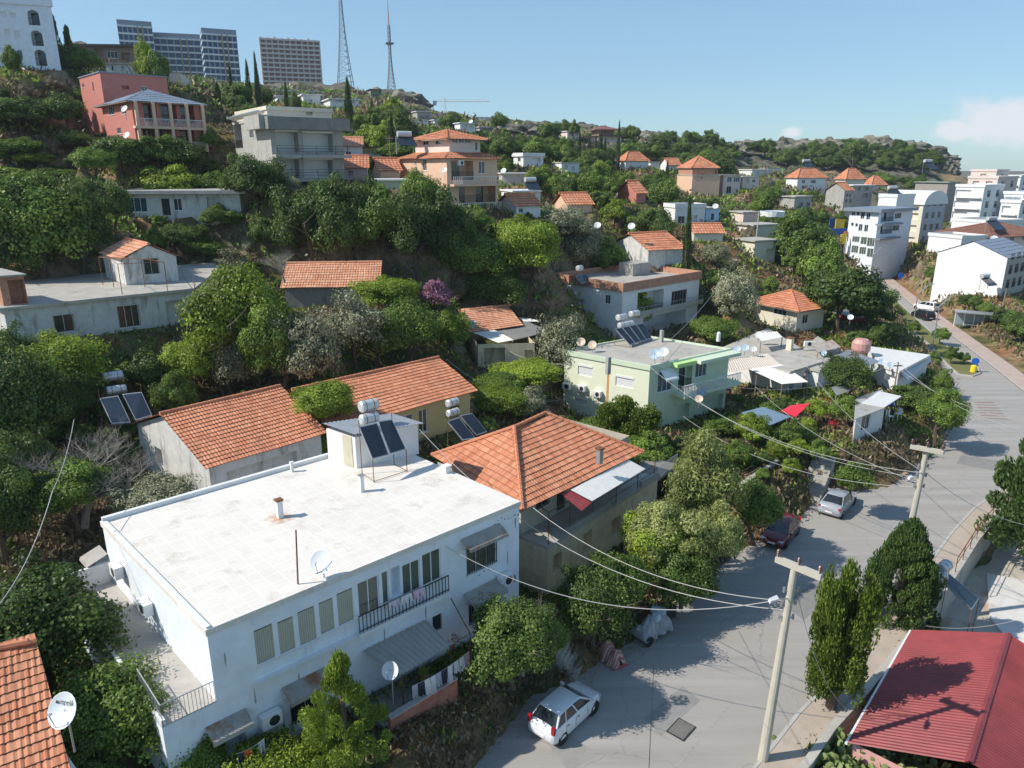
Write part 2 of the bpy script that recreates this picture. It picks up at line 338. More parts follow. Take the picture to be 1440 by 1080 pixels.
def G(px, py, dmin=15, dmax=600):           # where the sight line meets the land
    r = ray(px, py); ds = np.geomspace(dmin, dmax, 260); X = r.x*ds; Y = r.y*ds; Z = CAMZ+r.z*ds
    h = H(X, Y); k = np.nonzero(Z < h)[0]
    i = k[0] if len(k) else len(ds)-1
    if i == 0: d = ds[0]
    else:
        a, b = Z[i-1]-h[i-1], Z[i]-h[i]; d = ds[i-1]+(ds[i]-ds[i-1])*(a/(a-b) if a != b else .5)
    p = C0+r*float(d); p.z = float(H(p.x, p.y)[0]); return p, float(d)
# ---------------------------------------------------------------- houses
def obox(mb, o, e, n, s0, s1, t0, t1, d0, d1):   # box on a wall: s along, t up, d outwards
    up = Vector((0, 0, 1)); q = lambda s, t, d: o+e*s+up*t+n*d
    c = [q(s, t, d) for d in (d0, d1) for s, t in ((s0, t0), (s1, t0), (s1, t1), (s0, t1))]
    for f in ((4, 5, 6, 7), (1, 0, 3, 2), (0, 1, 5, 4), (2, 3, 7, 6), (1, 2, 6, 5), (3, 0, 4, 7)): mb.face([c[i] for i in f], [(c[i].x*.7+c[i].y*.7, c[i].z) for i in f])
def tile_slope(mb, e0, e1, r1, r0, col=.22, row=.36, amp=.035):
    """barrel tiles over a (possibly tapering) slope; e = eave, r = ridge"""
    e0, e1, r1, r0 = map(Vector, (e0, e1, r1, r0)); ex = (e1-e0); Wd = ex.length; ex = ex.normalized()
    n = ex.cross((r0+r1)/2-(e0+e1)/2).normalized()
    if n.z < 0: n = -n
    sy = n.cross(ex).normalized();
    if sy.z < 0: sy = -sy
    Hh = (r0-e0).dot(sy); x0, x1 = (r0-e0).dot(ex), (r1-e0).dot(ex); nr = max(2, int(Hh/row)); row = Hh/nr
    per = 4; xs = np.arange(min(0, x0), max(Wd, x1)+col, col/per)
    prof = amp*np.abs(np.cos(np.pi*xs/col))
    for j in range(nr):
        ta, tb = j*row, (j+1)*row+.02
        la, lb = x0*ta/Hh, x0*min(tb, Hh)/Hh; ra, rb = Wd+(x1-Wd)*ta/Hh, Wd+(x1-Wd)*min(tb, Hh)/Hh
        A = []; B = []
        base = len(mb.v); k = []
        for i, x in enumerate(xs):
            xa, xb = min(max(x, la), ra), min(max(x, lb), rb)
            h = prof[i]+.028*math.sin(x*.9+j*.17+e0.x)*math.sin(ta*.8+1); wob = .009*math.sin(x*37+j*5)
            mb.v.append(tuple(e0+ex*xa+sy*ta+n*(h+.045+wob))); mb.v.append(tuple(e0+ex*xb+sy*tb+n*(h+.0+wob))); mb.v.append(tuple(e0+ex*xa+sy*ta+n*(h-.012)))
            k.append((xa, xb, x))
        if mb.uv is None: mb.uv = []
        for i in range(len(xs)-1):
            if k[i][0] == k[i+1][0] and k[i][1] == k[i+1][1]: continue
            a = base+3*i; mb.f.append((a, a+3, a+4, a+1)); u0, u1 = k[i][2]/col+.5, k[i+1][2]/col+.5-.001
            mb.uv += [(u0, j), (u1, j), (u1, j+.99), (u0, j+.99)]
            mb.f.append((a+2, a+5, a+3, a)); mb.uv += [(u0, j+.985)]*4
    return mb
def ridge_tiles(mb, a, b, r=.12, step=.38):
    a, b = Vector(a), Vector(b); L = (b-a).length; n = max(1, int(L/step)); d = (b-a)/n
    for i in range(n):
        mb.bar(a+d*i, a+d*(i+1.08), r*1.12, r*.92, n=7)
    if mb.uv: mb.uv = [(u if u != (0, 0) else (3.5, 3.2)) for u in mb.uv]
def corrugated(mb, a, b, c, d, pitch=.2, amp=.025, th=.01):
    """sheet over quad a-b-c-d, ribs running a->d"""
    a, b, c, d = map(Vector, (a, b, c, d)); L = (b-a).length; n = max(2, int(L/pitch*4)); nn = (b-a).cross(d-a).normalized()
    if nn.z < 0: nn = -nn
    pr = None
    for i in range(n+1):
        t = i/n; o = nn*(amp*math.cos(2*math.pi*t*L/pitch)); p, q = a.lerp(b, t)+o, d.lerp(c, t)+o
        if pr: mb.face((pr[0], p, q, pr[1])); mb.face((pr[1]-nn*th, q-nn*th, p-nn*th, pr[0]-nn*th))
        pr = (p, q)
    return mb
class House:
    def __init__(s, name, label, cat, A, B, L, z0, wall='white', z1=None, group=None, C=None, pad=True):
        s.A, s.B, s.L = Vector(A), Vector(B), Vector(L); s.z1 = s.A.z if z1 is None else z1; s.z0 = z0
        s.C = Vector(C) if C is not None else s.B+s.L-s.A
        base = Vector((s.A.x, s.A.y, z0)); s.base = base
        s.root = thing(name, label, cat, base, 0, group)
        s.c = [Vector((p.x-base.x, p.y-base.y, 0)) for p in (s.A, s.B, s.C, s.L)]
        s.h = s.z1-z0; s.wall = M[wall] if isinstance(wall, str) else wall; s.op = {0: [], 1: [], 2: [], 3: []}; s.wallh = s.h
        if pad:
            poly = np.array([(p.x+base.x, p.y+base.y) for p in s.c]); PADS.append((poly, z0))
            for p in poly: ANCH.append((p[0], p[1], z0))
    FACE = {'F': 0, 'R': 1, 'K': 2, 'L': 3}
    def fr(s, f):
        i = s.FACE[f.upper()]; p, q = s.c[i], s.c[(i+1) % 4]; e = (q-p); w = e.length; e = e/w; return i, p, e, Vector((e.y, -e.x, 0)), w
    def on(s, f, px, py):                     # picture point -> (along, height) on a wall
        i, p, e, n, w = s.fr(f); r = ray(px, py); o = p+s.base; k = (o-C0).dot(n)/r.dot(n); X = C0+r*k-o
        return X.dot(e), X.z
    def win(s, f, x0, y0, x1, y1, kind='win', depth=None, label=None, glassm=None, bars=None):
        if f.isupper():
            a, b = s.on(f, x0, y0), s.on(f, x1, y1); s0, s1 = sorted((a[0], b[0])); t0, t1 = sorted((a[1], b[1]))
        else: s0, t0, s1, t1 = x0, y0, x1, y1
        i, p, e, n, w = s.fr(f); s0 = max(.06, s0); s1 = min(w-.06, s1); t0 = max(.02, t0); t1 = min(s.h-.05, t1)
        if s1-s0 < .15 or t1-t0 < .15: return
        for (a0, b0, a1, b1, _) in s.op[i]:
            if s0 < a1 and a0 < s1 and t0 < b1 and b0 < t1: return
        dp = depth or {'bal': 1.3, 'dark': .5, 'curt': .07}.get(kind, .12); s.op[i].append((s0, t0, s1, t1, dp))
        o = p; gm = M[glassm] if glassm else M['glass']; W_, T = s1-s0, t1-t0
        if kind == 'dark': return
        if kind == 'bal':
            mb = MB(); nb = max(3, int(W_/.16))
            obox(mb, o, e, n, s0, s1, t0+.95, t0+1.0, -.06, .0); obox(mb, o, e, n, s0, s1, t0+.06, t0+.1, -.06, 0)
            for k in range(nb+1): x = s0+W_*k/nb; obox(mb, o, e, n, x-.012, x+.012, t0+.1, t0+.95, -.045, -.015)
            mb.build('railing', M['darkm'] if bars is None else M[bars], s.root)
            mb = MB(); nn = max(1, int(W_/2.6))
            for k in range(nn):
                a = s0+W_*(k+.5)/nn-.55; b = a+1.1
                if T > 1.9: obox(mb, o, e, n, a, b, t0+.05, t0+min(2.1, T-.2), -dp+.002, -dp+.03)
            if mb.f: mb.build('door', gm, s.root)
            return
        f_ = MB(); name = 'door' if kind == 'door' else 'shutter' if kind == 'shut' else 'window'
        if kind == 'shut':
            nb = max(3, int(T/.12))
            for k in range(nb): a = t0+T*k/nb; obox(f_, o, e, n, s0+.02, s1-.02, a, a+T/nb*.86, -dp+.02, -dp+.05)
            obox(f_, o, e, n, s0, s1, t1-.2, t1, -dp+.05, .03)
            ob = f_.build(name, M['whitem'], s.root)
            if label: ob['label'] = label
            return
        fw = (.03 if kind == 'curt' else .05) if W_ > .5 else .035; a0, a1 = -dp+.01, -dp+.07
        for (q0, q1, r0, r1) in ((s0, s1, t0, t0+fw), (s0, s1, t1-fw, t1), (s0, s0+fw, t0+fw, t1-fw), (s1-fw, s1, t0+fw, t1-fw)): obox(f_, o, e, n, q0, q1, r0, r1, a0, a1)
        nm = 0 if kind == 'door' or (kind == 'curt') else max(0, int(W_/.75))
        for k in range(1, nm+1): x = s0+W_*k/(nm+1); obox(f_, o, e, n, x-fw*.45, x+fw*.45, t0+fw, t1-fw, a0, a1-.01)
        if kind != 'door' : obox(f_, o, e, n, s0-.05, s1+.05, t0-.05, t0-.002, -.02, .06)      # sill
        ob = f_.build(name, M['wood'] if kind == 'door' else M['whitem'], s.root)
        if label: ob['label'] = label
        g = MB(); obox(g, o, e, n, s0+.02, s1-.02, t0+.02, t1-.02, -dp+.0, -dp+.03); g.build('pane', gm, ob)
        if kind == 'grille':
            g = MB(); nb = max(3, int(W_/.14))
            for k in range(nb+1): x = s0+W_*k/nb; obox(g, o, e, n, x-.012, x+.012, t0, t1, .02, .045)
            for k in range(3): y = t0+T*(.08+.42*k); obox(g, o, e, n, s0, s1, y-.012, y+.012, .045, .06)
            g.build('grille', M['darkm'], ob)
        if kind == 'curt':
            g = MB()
            for k in range(int(W_/.09)): x = s0+.05+k*.09; obox(g, o, e, n, x, min(x+.078, s1-.03), t0+.06, t1-.1, -dp+.03, -dp+.045)
            g.build('curtain', M['curtain'], ob)
        return ob
    def row(s, f, n, floors, z, fh=3.0, w=1.2, h=1.3, sill=.95, kind='win', glassm=None, margin=1.0, skip=()):
        i, p, e, nn, L = s.fr(f)
        for fl in range(floors):
            for k in range(n):
                if (fl, k) in skip: continue
                c = margin+(L-2*margin)*(k+.5)/n; a = z+fl*fh+sill; s.win(f.lower(), c-w/2, a, c+w/2, a+h, kind, glassm=glassm)
    def walls(s, found=3.0, faces=(0, 1, 2, 3), mats=None):
        mats = mats or {}
        groups = {}
        for i in range(4): groups.setdefault(mats.get(i, s.wall) if not isinstance(mats.get(i), str) else M[mats[i]], []).append(i)
        for m, fs in groups.items():
            mb = MB()
            for i in fs:
                p, q = s.c[i], s.c[(i+1) % 4]; e = q-p; w = e.length; e = e/w; n = Vector((e.y, -e.x, 0))
                X = sorted({0, w, *[v for o in s.op[i] for v in (o[0], o[2])]}); Z = sorted({-found, 0, s.h, *[v for o in s.op[i] for v in (o[1], o[3])]})
                up = Vector((0, 0, 1)); pt = lambda a, t, d=0: p+e*a+up*t+n*d
                for a, b in zip(X, X[1:]):
                    for c, d in zip(Z, Z[1:]):
                        mx, mz = (a+b)/2, (c+d)/2
                        if any(o[0] < mx < o[2] and o[1] < mz < o[3] for o in s.op[i]): continue
                        mb.quad_uv(pt(a, c), pt(b, c), pt(b, d), pt(a, d))
                for a, c, b, d, dp in s.op[i]:
                    for u, v in (((a, c), (a, d)), ((a, d), (b, d)), ((b, d), (b, c)), ((b, c), (a, c))): mb.quad_uv(pt(*u), pt(*v), pt(*v, -dp), pt(*u, -dp))
                    mb.quad_uv(pt(a, c, -dp), pt(b, c, -dp), pt(b, d, -dp), pt(a, d, -dp))
            mb.build('wall', m, s.root)
        return s
    def off(s, o, z):                        # footprint pushed out by o
        r = []
        for i in range(4):
            a, b, c = s.c[i-1], s.c[i], s.c[(i+1) % 4]; e1 = (b-a).normalized(); e2 = (c-b).normalized()
            n1, n2 = Vector((e1.y, -e1.x, 0)), Vector((e2.y, -e2.x, 0)); k = o/(1+n1.dot(n2)); v = b+(n1+n2)*k; r.append(Vector((v.x, v.y, z)))
        return r
    def flat(s, m='roofconc', over=.25, th=.22, par=0, parm=None, name='roof', edge=None, pw=.2, dz=0):
        m = M[m] if isinstance(m, str) else m
        o = s.off(over, 0); h = s.h+dz
        mb = MB(); mb.prism([(p.x, p.y) for p in o], h-th, h+.002)
        ob = mb.build(name, m, s.root)
        if edge:
            mb = MB(); a, b = s.off(over+.012, 0), s.off(over-.16, 0)
            for i in range(4):
                j = (i+1) % 4; mb.prism([(a[i].x, a[i].y), (a[j].x, a[j].y), (b[j].x, b[j].y), (b[i].x, b[i].y)], h-th-.01, h+.05)
            mb.build('roof_edge', M[edge], s.root)
        if par:
            mb = MB(); a, b = s.off(over+.006, 0), s.off(over-pw, 0)
            for i in range(4):
                j = (i+1) % 4; mb.prism([(a[i].x, a[i].y), (a[j].x, a[j].y), (b[j].x, b[j].y), (b[i].x, b[i].y)], h-.3, h+par)
            mb.build('parapet', M[parm] if parm else s.wall, s.root)
        return s
    def hip(s, rise=1.6, over=.4, m='tiles', col=.3, row=.42, inset=None, amp=.035, rtile=.12, axis=0):
        o = s.off(over, s.h-.05); 
        if axis == 1: o = o[1:]+o[:1]
        a, b, c, d = o; w = (b-a).length; dp = (d-a).length; k = min(.5, (dp/2 if inset is None else inset)/w)
        m1, m2 = (a+d)/2, (b+c)/2; r0 = m1.lerp(m2, k)+Vector((0, 0, rise)); r1 = m2.lerp(m1, k)+Vector((0, 0, rise))
        mb = MB(); tile_slope(mb, a, b, r1, r0, col, row, amp); tile_slope(mb, b, c, r1+(r1-r0)*.001, r1, col, row, amp)
        tile_slope(mb, c, d, r0, r1, col, row, amp); tile_slope(mb, d, a, r0, r0+(r0-r1)*.001, col, row, amp)
        if rtile:
            for u, v in ((a, r0), (d, r0), (b, r1), (c, r1), (r0, r1)): ridge_tiles(mb, u+Vector((0, 0, .05)), v+Vector((0, 0, .06)), rtile)
        ob = mb.build('roof', M[m], s.root)
        mb = MB(); mb.prism([(p.x, p.y) for p in (a, b, c, d)], s.h-.16, s.h-.06); mb.build('eave', M['wood'] if s.h < 9 else M['whitem'], s.root)
        s.ridge = (r0, r1); return ob
    def gable(s, rise=1.5, over=.35, m='tiles', col=.3, row=.42, axis=0, amp=.035, rtile=.12, pos=.5):
        """axis 0: ridge parallel to the front wall"""
        o = s.off(over, s.h-.04); cc = [Vector((p.x, p.y, s.h)) for p in s.c]
        if axis == 1: o = o[1:]+o[:1]; cc = cc[1:]+cc[:1]
        a, b, c, d = o; r0 = a.lerp(d, pos)+Vector((0, 0, rise)); r1 = b.lerp(c, pos)+Vector((0, 0, rise))
        mb = MB(); tile_slope(mb, a, b, r1, r0, col, row, amp); tile_slope(mb, c, d, r0, r1, col, row, amp)
        if rtile: ridge_tiles(mb, r0+Vector((0, 0, .06)), r1+Vector((0, 0, .06)), rtile)
        ob = mb.build('roof', M[m], s.root)
        mb = MB(); k = rise*(1-2*over/((d-a).length))*.98
        for u, v in ((cc[0], cc[3]), (cc[1], cc[2])):
            mb = MB(); t = u.lerp(v, pos); n_ = (cc[1]-cc[0]).normalized()*.12*(1 if u == cc[0] else -1); T = Vector((t.x, t.y, s.h+k))
            mb.face((u, v, T)); mb.face((v+n_, u+n_, T+n_)); mb.build('gable_wall', s.wall, s.root)
        return ob
    def vlocal(s, p): return Vector(p)-s.base
# ---------------------------------------------------------------- helpers for placed pieces
def shift(mb, v): mb.v = [(a-v[0], b-v[1], c-v[2]) for a, b, c in mb.v]; return mb
def wpart(mb, name, m, h, smooth=False, label=None):          # mb holds world points, h a House or a root
    root = h.root if isinstance(h, House) else h
    o = shift(mb, root.location).build(name, M[m] if isinstance(m, str) else m, root, smooth)
    if label: o['label'] = label
    return o
def V(px, d, z): return Vector(((px-720)/FPX*d, (d+(z-CAMZ)*SP)/CP, z))
def zat(py, d): return CAMZ-(SP+(py-540)/FPX*CP)*d
def on_ray(px, A, th):                       # from A in plan direction th to the vertical plane of picture column px
    u = (px-720)/FPX; dx, dy = math.cos(th), math.sin(th); zc = (A.z-CAMZ)*SP
    t = (u*(A.y*CP-zc)-A.x)/(dx-u*dy*CP); return Vector((A.x+dx*t, A.y+dy*t, A.z))
def rect(pxA, pxB, pxL, pyTop, pyBase, d, th=42, D=None, W_=None, cap=14):
    z1, z0 = zat(pyTop, d), zat(pyBase, d); A = V(pxA, d, z1); th = R(th)
    B = on_ray(pxB, A, th) if W_ is None else A+Vector((math.cos(th), math.sin(th), 0))*W_
    L = on_ray(pxL, A, th+math.pi/2) if D is None else A+Vector((-math.sin(th), math.cos(th), 0))*D
    if (L-A).length < 4.5: L = A+(L-A).normalized()*4.5
    if (L-A).length > cap: L = A+(L-A).normalized()*cap
    return A, B, L, z0
def chimney(px, py, z, h, name='chimney', label=None, w=.3, m='white', cap='rustm', root=None):
    p = P(px, py, z); mb = MB(); mb.box((p.x, p.y, z+h/2-.05), (w, w, h+.1), R(42)); o = wpart(mb, name, m, root)
    mb = MB(); mb.box((p.x, p.y, z+h+.03), (w*1.35, w*1.35, .07), R(42)); c = MB(); 
    ob = wpart(mb, 'cap', cap, root); ob.parent = o; return o
def awning(h, f, x0, y0, x1, y1, out=.7, drop=.35, m='rustaw', name='awning', label=None):
    a, b = h.on(f, x0, y0), h.on(f, x1, y1); i, p, e, n, w = h.fr(f); up = Vector((0, 0, 1)); z = max(a[1], b[1])
    s0, s1 = a[0], b[0]; z = (a[1]+b[1])/2
    q = lambda s, d, t: p+e*s+n*d+up*t
    mb = MB(); mb.slab(q(s0, .02, z), q(s1, .02, z), q(s1, out, z-drop), q(s0, out, z-drop), .025); mb.slab(q(s0, out, z-drop), q(s1, out, z-drop), q(s1, out+.05, z-drop-.14), q(s0, out+.05, z-drop-.14), .02)
    for s in (s0+.05, s1-.05): mb.bar(q(s, .03, z-.55), q(s, out-.05, z-drop-.02), .015, n=4)
    o = mb.build(name, M[m], h.root)
    if label: o['label'] = label
    return o
# ================================================================ the big white flat-roofed building
wb = House('flat_roofed_house', 'large white two storey flat roofed house in the foreground with a pale concrete roof', 'house', P(290,885,8.8), P(730,705,8.8), P(143,733,8.8), 2.4, 'bluewhite')
for q in ((355.5,887,388.5,924), (388.8,875,416.8,911), (417,861,446.5,898), (446.8,848,471.8,884), (472.2,835,499,871)): wb.win('F', *q, kind='curt', glassm='glass3')
for q in ((502,821,535,857), (536.5,806,548,847), (565,796,592,828), (593,781,621,814)): wb.win('F', *q, glassm='glass3')
wb.win('F', 549,800,564,836, kind='dark')
wb.win('F', 656,771,698,790, kind='grille', glassm='glass3'); wb.win('F', 659,851,697,860, kind='grille'); wb.win('F', 407,982,452,999, kind='grille'); wb.win('F', 300,1032,348,1052, kind='dark')
wb.win('F', 608,868,622,884, kind='door')
wb.win('L', 222,890,240,935, kind='shut'); wb.win('L', 158,806,170,822, kind='win'); wb.win('l', 8.6, 1.0, 9.9, 2.2, 'win'); wb.win('r', 2, 4, 3.2, 5.2); wb.win('k', 3, 4, 4.2, 5.2)
wb.walls(found=2)
roofm = mat('tiled white roof screed', (.75, .70, .63), .8, var=.07, scale=.5, stain=((.56, .51, .44), .5))
t, b = nodes_of(roofm); br = t.nodes.new('ShaderNodeTexBrick'); g = t.nodes.new('ShaderNodeNewGeometry'); mp = t.nodes.new('ShaderNodeMapping'); mp.inputs['Rotation'].default_value = (0, 0, R(-42.6))
t.links.new(g.outputs['Position'], mp.inputs[0]); t.links.new(mp.outputs[0], br.inputs['Vector']); br.offset = 0; br.inputs['Scale'].default_value = 1; br.inputs['Brick Width'].default_value = .62; br.inputs['Row Height'].default_value = .62; br.inputs['Mortar Size'].default_value = .05; br.inputs['Mortar Smooth'].default_value = .8
br.inputs['Color1'].default_value = (1, 1, 1, 1); br.inputs['Color2'].default_value = (.96, .955, .945, 1); br.inputs['Mortar'].default_value = (1.06, 1.06, 1.06, 1)
old = b.inputs['Base Color'].links[0].from_socket; mu = t.nodes.new('ShaderNodeMix'); mu.data_type = 'RGBA'; mu.blend_type = 'MULTIPLY'; mu.inputs[0].default_value = .9; t.links.new(old, mu.inputs[6]); t.links.new(br.outputs[0], mu.inputs[7]); 
# rust run-off round the flue
vd = t.nodes.new('ShaderNodeVectorMath'); vd.operation = 'DISTANCE'; pf = P(394,728,8.8); vd.inputs[1].default_value = pf; t.links.new(g.outputs['Position'], vd.inputs[0]); nn_ = t.nodes.new('ShaderNodeTexNoise'); nn_.inputs['Scale'].default_value = 3.5; nn_.inputs['Detail'].default_value = 7; t.links.new(g.outputs['Position'], nn_.inputs['Vector'])
ad = t.nodes.new('ShaderNodeMath'); ad.operation = 'MULTIPLY_ADD'; ad.inputs[1].default_value = 1.5; t.links.new(nn_.outputs['Fac'], ad.inputs[0]); t.links.new(vd.outputs['Value'], ad.inputs[2])
mr = t.nodes.new('ShaderNodeMapRange'); mr.inputs[1].default_value = .75; mr.inputs[2].default_value = 1.5; mr.inputs[3].default_value = .85; mr.inputs[4].default_value = 0; t.links.new(ad.outputs[0], mr.inputs[0])
mm = t.nodes.new('ShaderNodeMix'); mm.data_type = 'RGBA'; t.links.new(mr.outputs[0], mm.inputs[0]); t.links.new(mu.outputs[2], mm.inputs[6]); mm.inputs[7].default_value = (.42, .17, .05, 1); t.links.new(mm.outputs[2], b.inputs['Base Color'])
wb.flat(roofm, over=.06, th=.25, name='roof')
a, b_, c_ = P(143,733,8.8), P(465,640,8.8), P(290,885,8.8)
mb = MB(); e = (wb.B-wb.A).normalized(); n = Vector((e.y, -e.x, 0)); Lw = wb.L
mb.prism([(p.x, p.y) for p in (Lw, Lw+e*11.6, Lw+e*11.6-n*-.22, Lw+n*.22)][::-1], 8.7, 9.02); mb.prism([(p.x, p.y) for p in (Lw, wb.A, wb.A+e*.16, Lw+e*.16)], 8.7, 8.88)
wpart(mb, 'parapet', 'white', wb)
mb = MB(); i, p, e2, n2, w2 = wb.fr('F'); s0, s1 = wb.on('F', 352,926)[0], wb.on('F', 625,835)[0]; sm = wb.on('F', 499,880)[0]; tz = wb.on('F', 505,888)[1]
obox(mb, p, e2, n2, s0, sm, tz-.14, tz+.0, .0, .22); obox(mb, p, e2, n2, sm+.01, s1+.1, tz-.1, tz+.06, .0, .32); mb.build('ledge', M['white'], wb.root)
mb = MB(); nb = 26
for k in range(nb+1): x = sm+.08+(s1-sm)*k/nb; obox(mb, p, e2, n2, x-.015, x+.015, tz+.06, tz+.86, .22, .25)
obox(mb, p, e2, n2, sm+.08, s1+.1, tz+.86, tz+.9, .21, .26); obox(mb, p, e2, n2, sm+.08, s1+.1, tz+.14, tz+.17, .215, .255); mb.build('railing', M['darkm'], wb.root)
for (q, o_, dr) in (((648,757,702,736), .65, .3), ((652,834,700,812), .75, .35), ((395,968,470,930), .75, .3), ((288,1022,345,996), .7, .25)): awning(wb, 'F', *q, out=o_, drop=dr)
awning(wb, 'L', 140,765,152,780, out=.9, drop=.3)
# side terrace at first floor level
tA = wb.A+Vector((0, 0, 0)); nL = -e; side = MB(); q = [wb.A, wb.A-e*1.9, wb.L-e*1.9, wb.L]
side.prism([(p.x, p.y) for p in q][::-1], 0.5, 5.75); wpart(side, 'side_terrace', 'bluewhite', wb); side = MB(); side.prism([(q_.x, q_.y) for q_ in (wb.A, wb.A-e*1.88, wb.L-e*1.88, wb.L)][::-1], 5.70, 5.756); wpart(side, 'terrace_paving', mat('dusty terrace paving', (.43, .40, .36), .9, var=.15, scale=1.2, stain=((.3, .28, .25), .35)), wb)
mb = MB(); mb.prism([(p.x, p.y) for p in (q[1], q[2], q[2]+e*.14, q[1]+e*.14)][::-1], 5.7, 5.98); mb.prism([(p.x, p.y) for p in (q[2]+n*.0, q[3], q[3]+n*.15, q[2]+n*.15)][::-1], 5.7, 6.75)
f0 = q[2]+n*2.6; mb.prism([(p.x, p.y) for p in (f0, q[2]+n*.15, q[2]+n*.15+e*.14, f0+e*.14)][::-1], 5.99, 6.72); wpart(mb, 'terrace_parapet', 'white', wb)
mb = MB(); r0, r1, r2 = q[0]-e*.02+Vector((0, 0, -3)), q[1]+e*.05+Vector((0, 0, -3)), q[1]+e*.05-n*2.6
r0, r1, r2 = [Vector((p.x, p.y, 5.75)) for p in (r0, r1, r2)]
for a, b2 in ((r0, r1), (r1, r2)):
    L_ = (b2-a).length; k = int(L_/.13); zz = Vector((0, 0, 1))
    for j in range(k+1): pp = a.lerp(b2, j/k); mb.bar(pp, pp+zz*.85, .012, n=4)
    mb.bar(a+zz*.87, b2+zz*.87, .022, n=5)
wpart(mb, 'terrace_railing', 'greym', wb)
# stair hut on the roof
def quad_house(root_h, A, B, L, z0, z1, wallm, name):
    A, B, L = map(Vector, (A, B, L)); C = B+L-A; mb = MB(); mb.prism([(p.x, p.y) for p in (A, B, C, L)], z0, z1); return wpart(mb, name, wallm, root_h)
hA, hB, hL = P(502,659,8.8), P(589,637,8.8), P(462,645,8.8); hut = quad_house(wb, hA, hB, hL, 8.75, 10.6, 'white', 'stair_hut')
mb = MB(); ee = (hB-hA).normalized(); hn = Vector((ee.y, -ee.x, 0)); hC = hB+hL-hA
za, zb = 10.95, 10.62
pts = [hA-ee*.2+hn*.25, hB+ee*.35+hn*.25, hC+ee*.35-hn*.15, hL-ee*.2-hn*.15]
corrugated(mb, *[Vector((p.x, p.y, z)) for p, z in zip(pts, (za-.05, zb, zb, za-.05))], pitch=.25, amp=.02); wpart(mb, 'hut_roof', 'greym', wb)
mb = MB(); obox(mb, Vector((hA.x, hA.y, 8.82)), (hL-hA).normalized(), -ee, .25, 1.0, 0, 1.75, .0, .04); wpart(mb, 'door', mat('stained cream door', (.55, .5, .38), var=.2, stain=((.35, .25, .15), .4)), wb)
chimney(394,727,8.82,.85, w=.26, root=wb); chimney(509,691,8.82,.85, w=.2, cap='greym', root=wb); chimney(628,664,8.82,.35, w=.32, cap='white', root=wb); chimney(411,663,8.82,.5, w=.14, cap='white', root=wb)
# covered ground floor terrace: sheet roof on posts, brick parapet, floor
i, p, e2, n2, w2 = wb.fr('F'); u0, u1 = wb.on('F', 510,917), wb.on('F', 598,868); zt = (u0[1]+u1[1])/2+2.4
a = p+e2*u0[0]+n2*.05+wb.base; b2 = p+e2*u1[0]+n2*.05+wb.base; a.z = b2.z = zt
c = P(635,907,zt-.55); d = P(563,950,zt-.55)
mb = MB(); corrugated(mb, a, b2, c, d, pitch=.28, amp=.035); wpart(mb, 'terrace_canopy', mat('grey corrugated fibre cement', (.36, .34, .31), .85, var=.12), wb)
mb = MB()
for pp in (c+(d-c)*.03, d+(c-d)*.03): m2 = MB(); m2.bar((pp.x, pp.y, 2.2), pp, .035, n=6); wpart(m2, 'canopy_post', 'rustm', wb)
k1 = p+e2*(wb.on('F', 634,870)[0])+n2*.05+wb.base; k1.z = 5.3; mb.bar(k1, P(661,891,4.7), .03); mb.bar(P(661,891,4.7), P(640,903,4.7), .025); mb.bar((P(661,891,4.7).x, P(661,891,4.7).y, 2.2), P(661,891,4.7), .03)
wpart(mb, 'side_frame', 'rustm', wb)
g0, g1 = P(549,1010,3.25), P(643,953,3.25); ge = (g1-g0).normalized(); gn = Vector((ge.y, -ge.x, 0))
mb = MB(); mb.prism([(p.x, p.y) for p in (g0, g1, g1-gn*.2, g0-gn*.2)], 1.2, 3.18); wall1 = mb.build('brick_wall', M['redbrick']); tag(wall1, 'low red brick retaining wall in front of the covered terrace of the white house', 'wall')
mb = MB(); mb.prism([(p.x, p.y) for p in (g0+gn*.04, g1+gn*.04, g1-gn*.24, g0-gn*.24)], 3.183, 3.25); mb.build('coping', M['concrete'], wall1)
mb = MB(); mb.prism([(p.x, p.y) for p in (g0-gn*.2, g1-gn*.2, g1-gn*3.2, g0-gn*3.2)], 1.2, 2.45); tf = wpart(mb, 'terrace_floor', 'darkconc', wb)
r = random.Random(8); i, p, e2, n2, w2 = wb.fr('F'); gr = mat('grey rain grime', (.40, .40, .38), .9, var=.3, scale=3); pe = mat('peeled plaster', (.30, .29, .27), .95, var=.3, scale=5)
def patches(name, m, spots, d):
    for s, t, w, h in spots:
        mb = MB(); pts = []; n = 11
        for k in range(n): a = 2*math.pi*k/n; q = r.uniform(.55, 1.1); pts.append(p+e2*(s+w*q*math.cos(a))+Vector((0, 0, min(t+h*q*math.sin(a), wb.h-.27)))+n2*d)
        mb.face(pts); mb.build(name, m, wb.root)
patches('peeled_patch', pe, [(w2-1.6+k*.22, wb.h-.62+r.uniform(-.12, .12), r.uniform(.04, .16), r.uniform(.02, .06)) for k in range(8)]+[(w2-2.6+k*.3, 3.45+r.uniform(-.1, .1), r.uniform(.04, .1), r.uniform(.03, .07)) for k in range(3)]+[(w2-.25, 5.3, .05, .3), (w2-.3, 2.2, .1, .3)], .005)
patches('grime_run', gr, [(x, z-.3, .045, r.uniform(.2, .5)) for x, z in ((1.4, 3.0), (3.2, 2.9), (5.1, 3.0), (7.2, 3.0), (9.4, 3.1), (.5, 5.2), (11.8, 5.4), (14.4, 3.9), (12.4, 1.2), (2.4, 1.0), (14.0, 1.1))], .004)
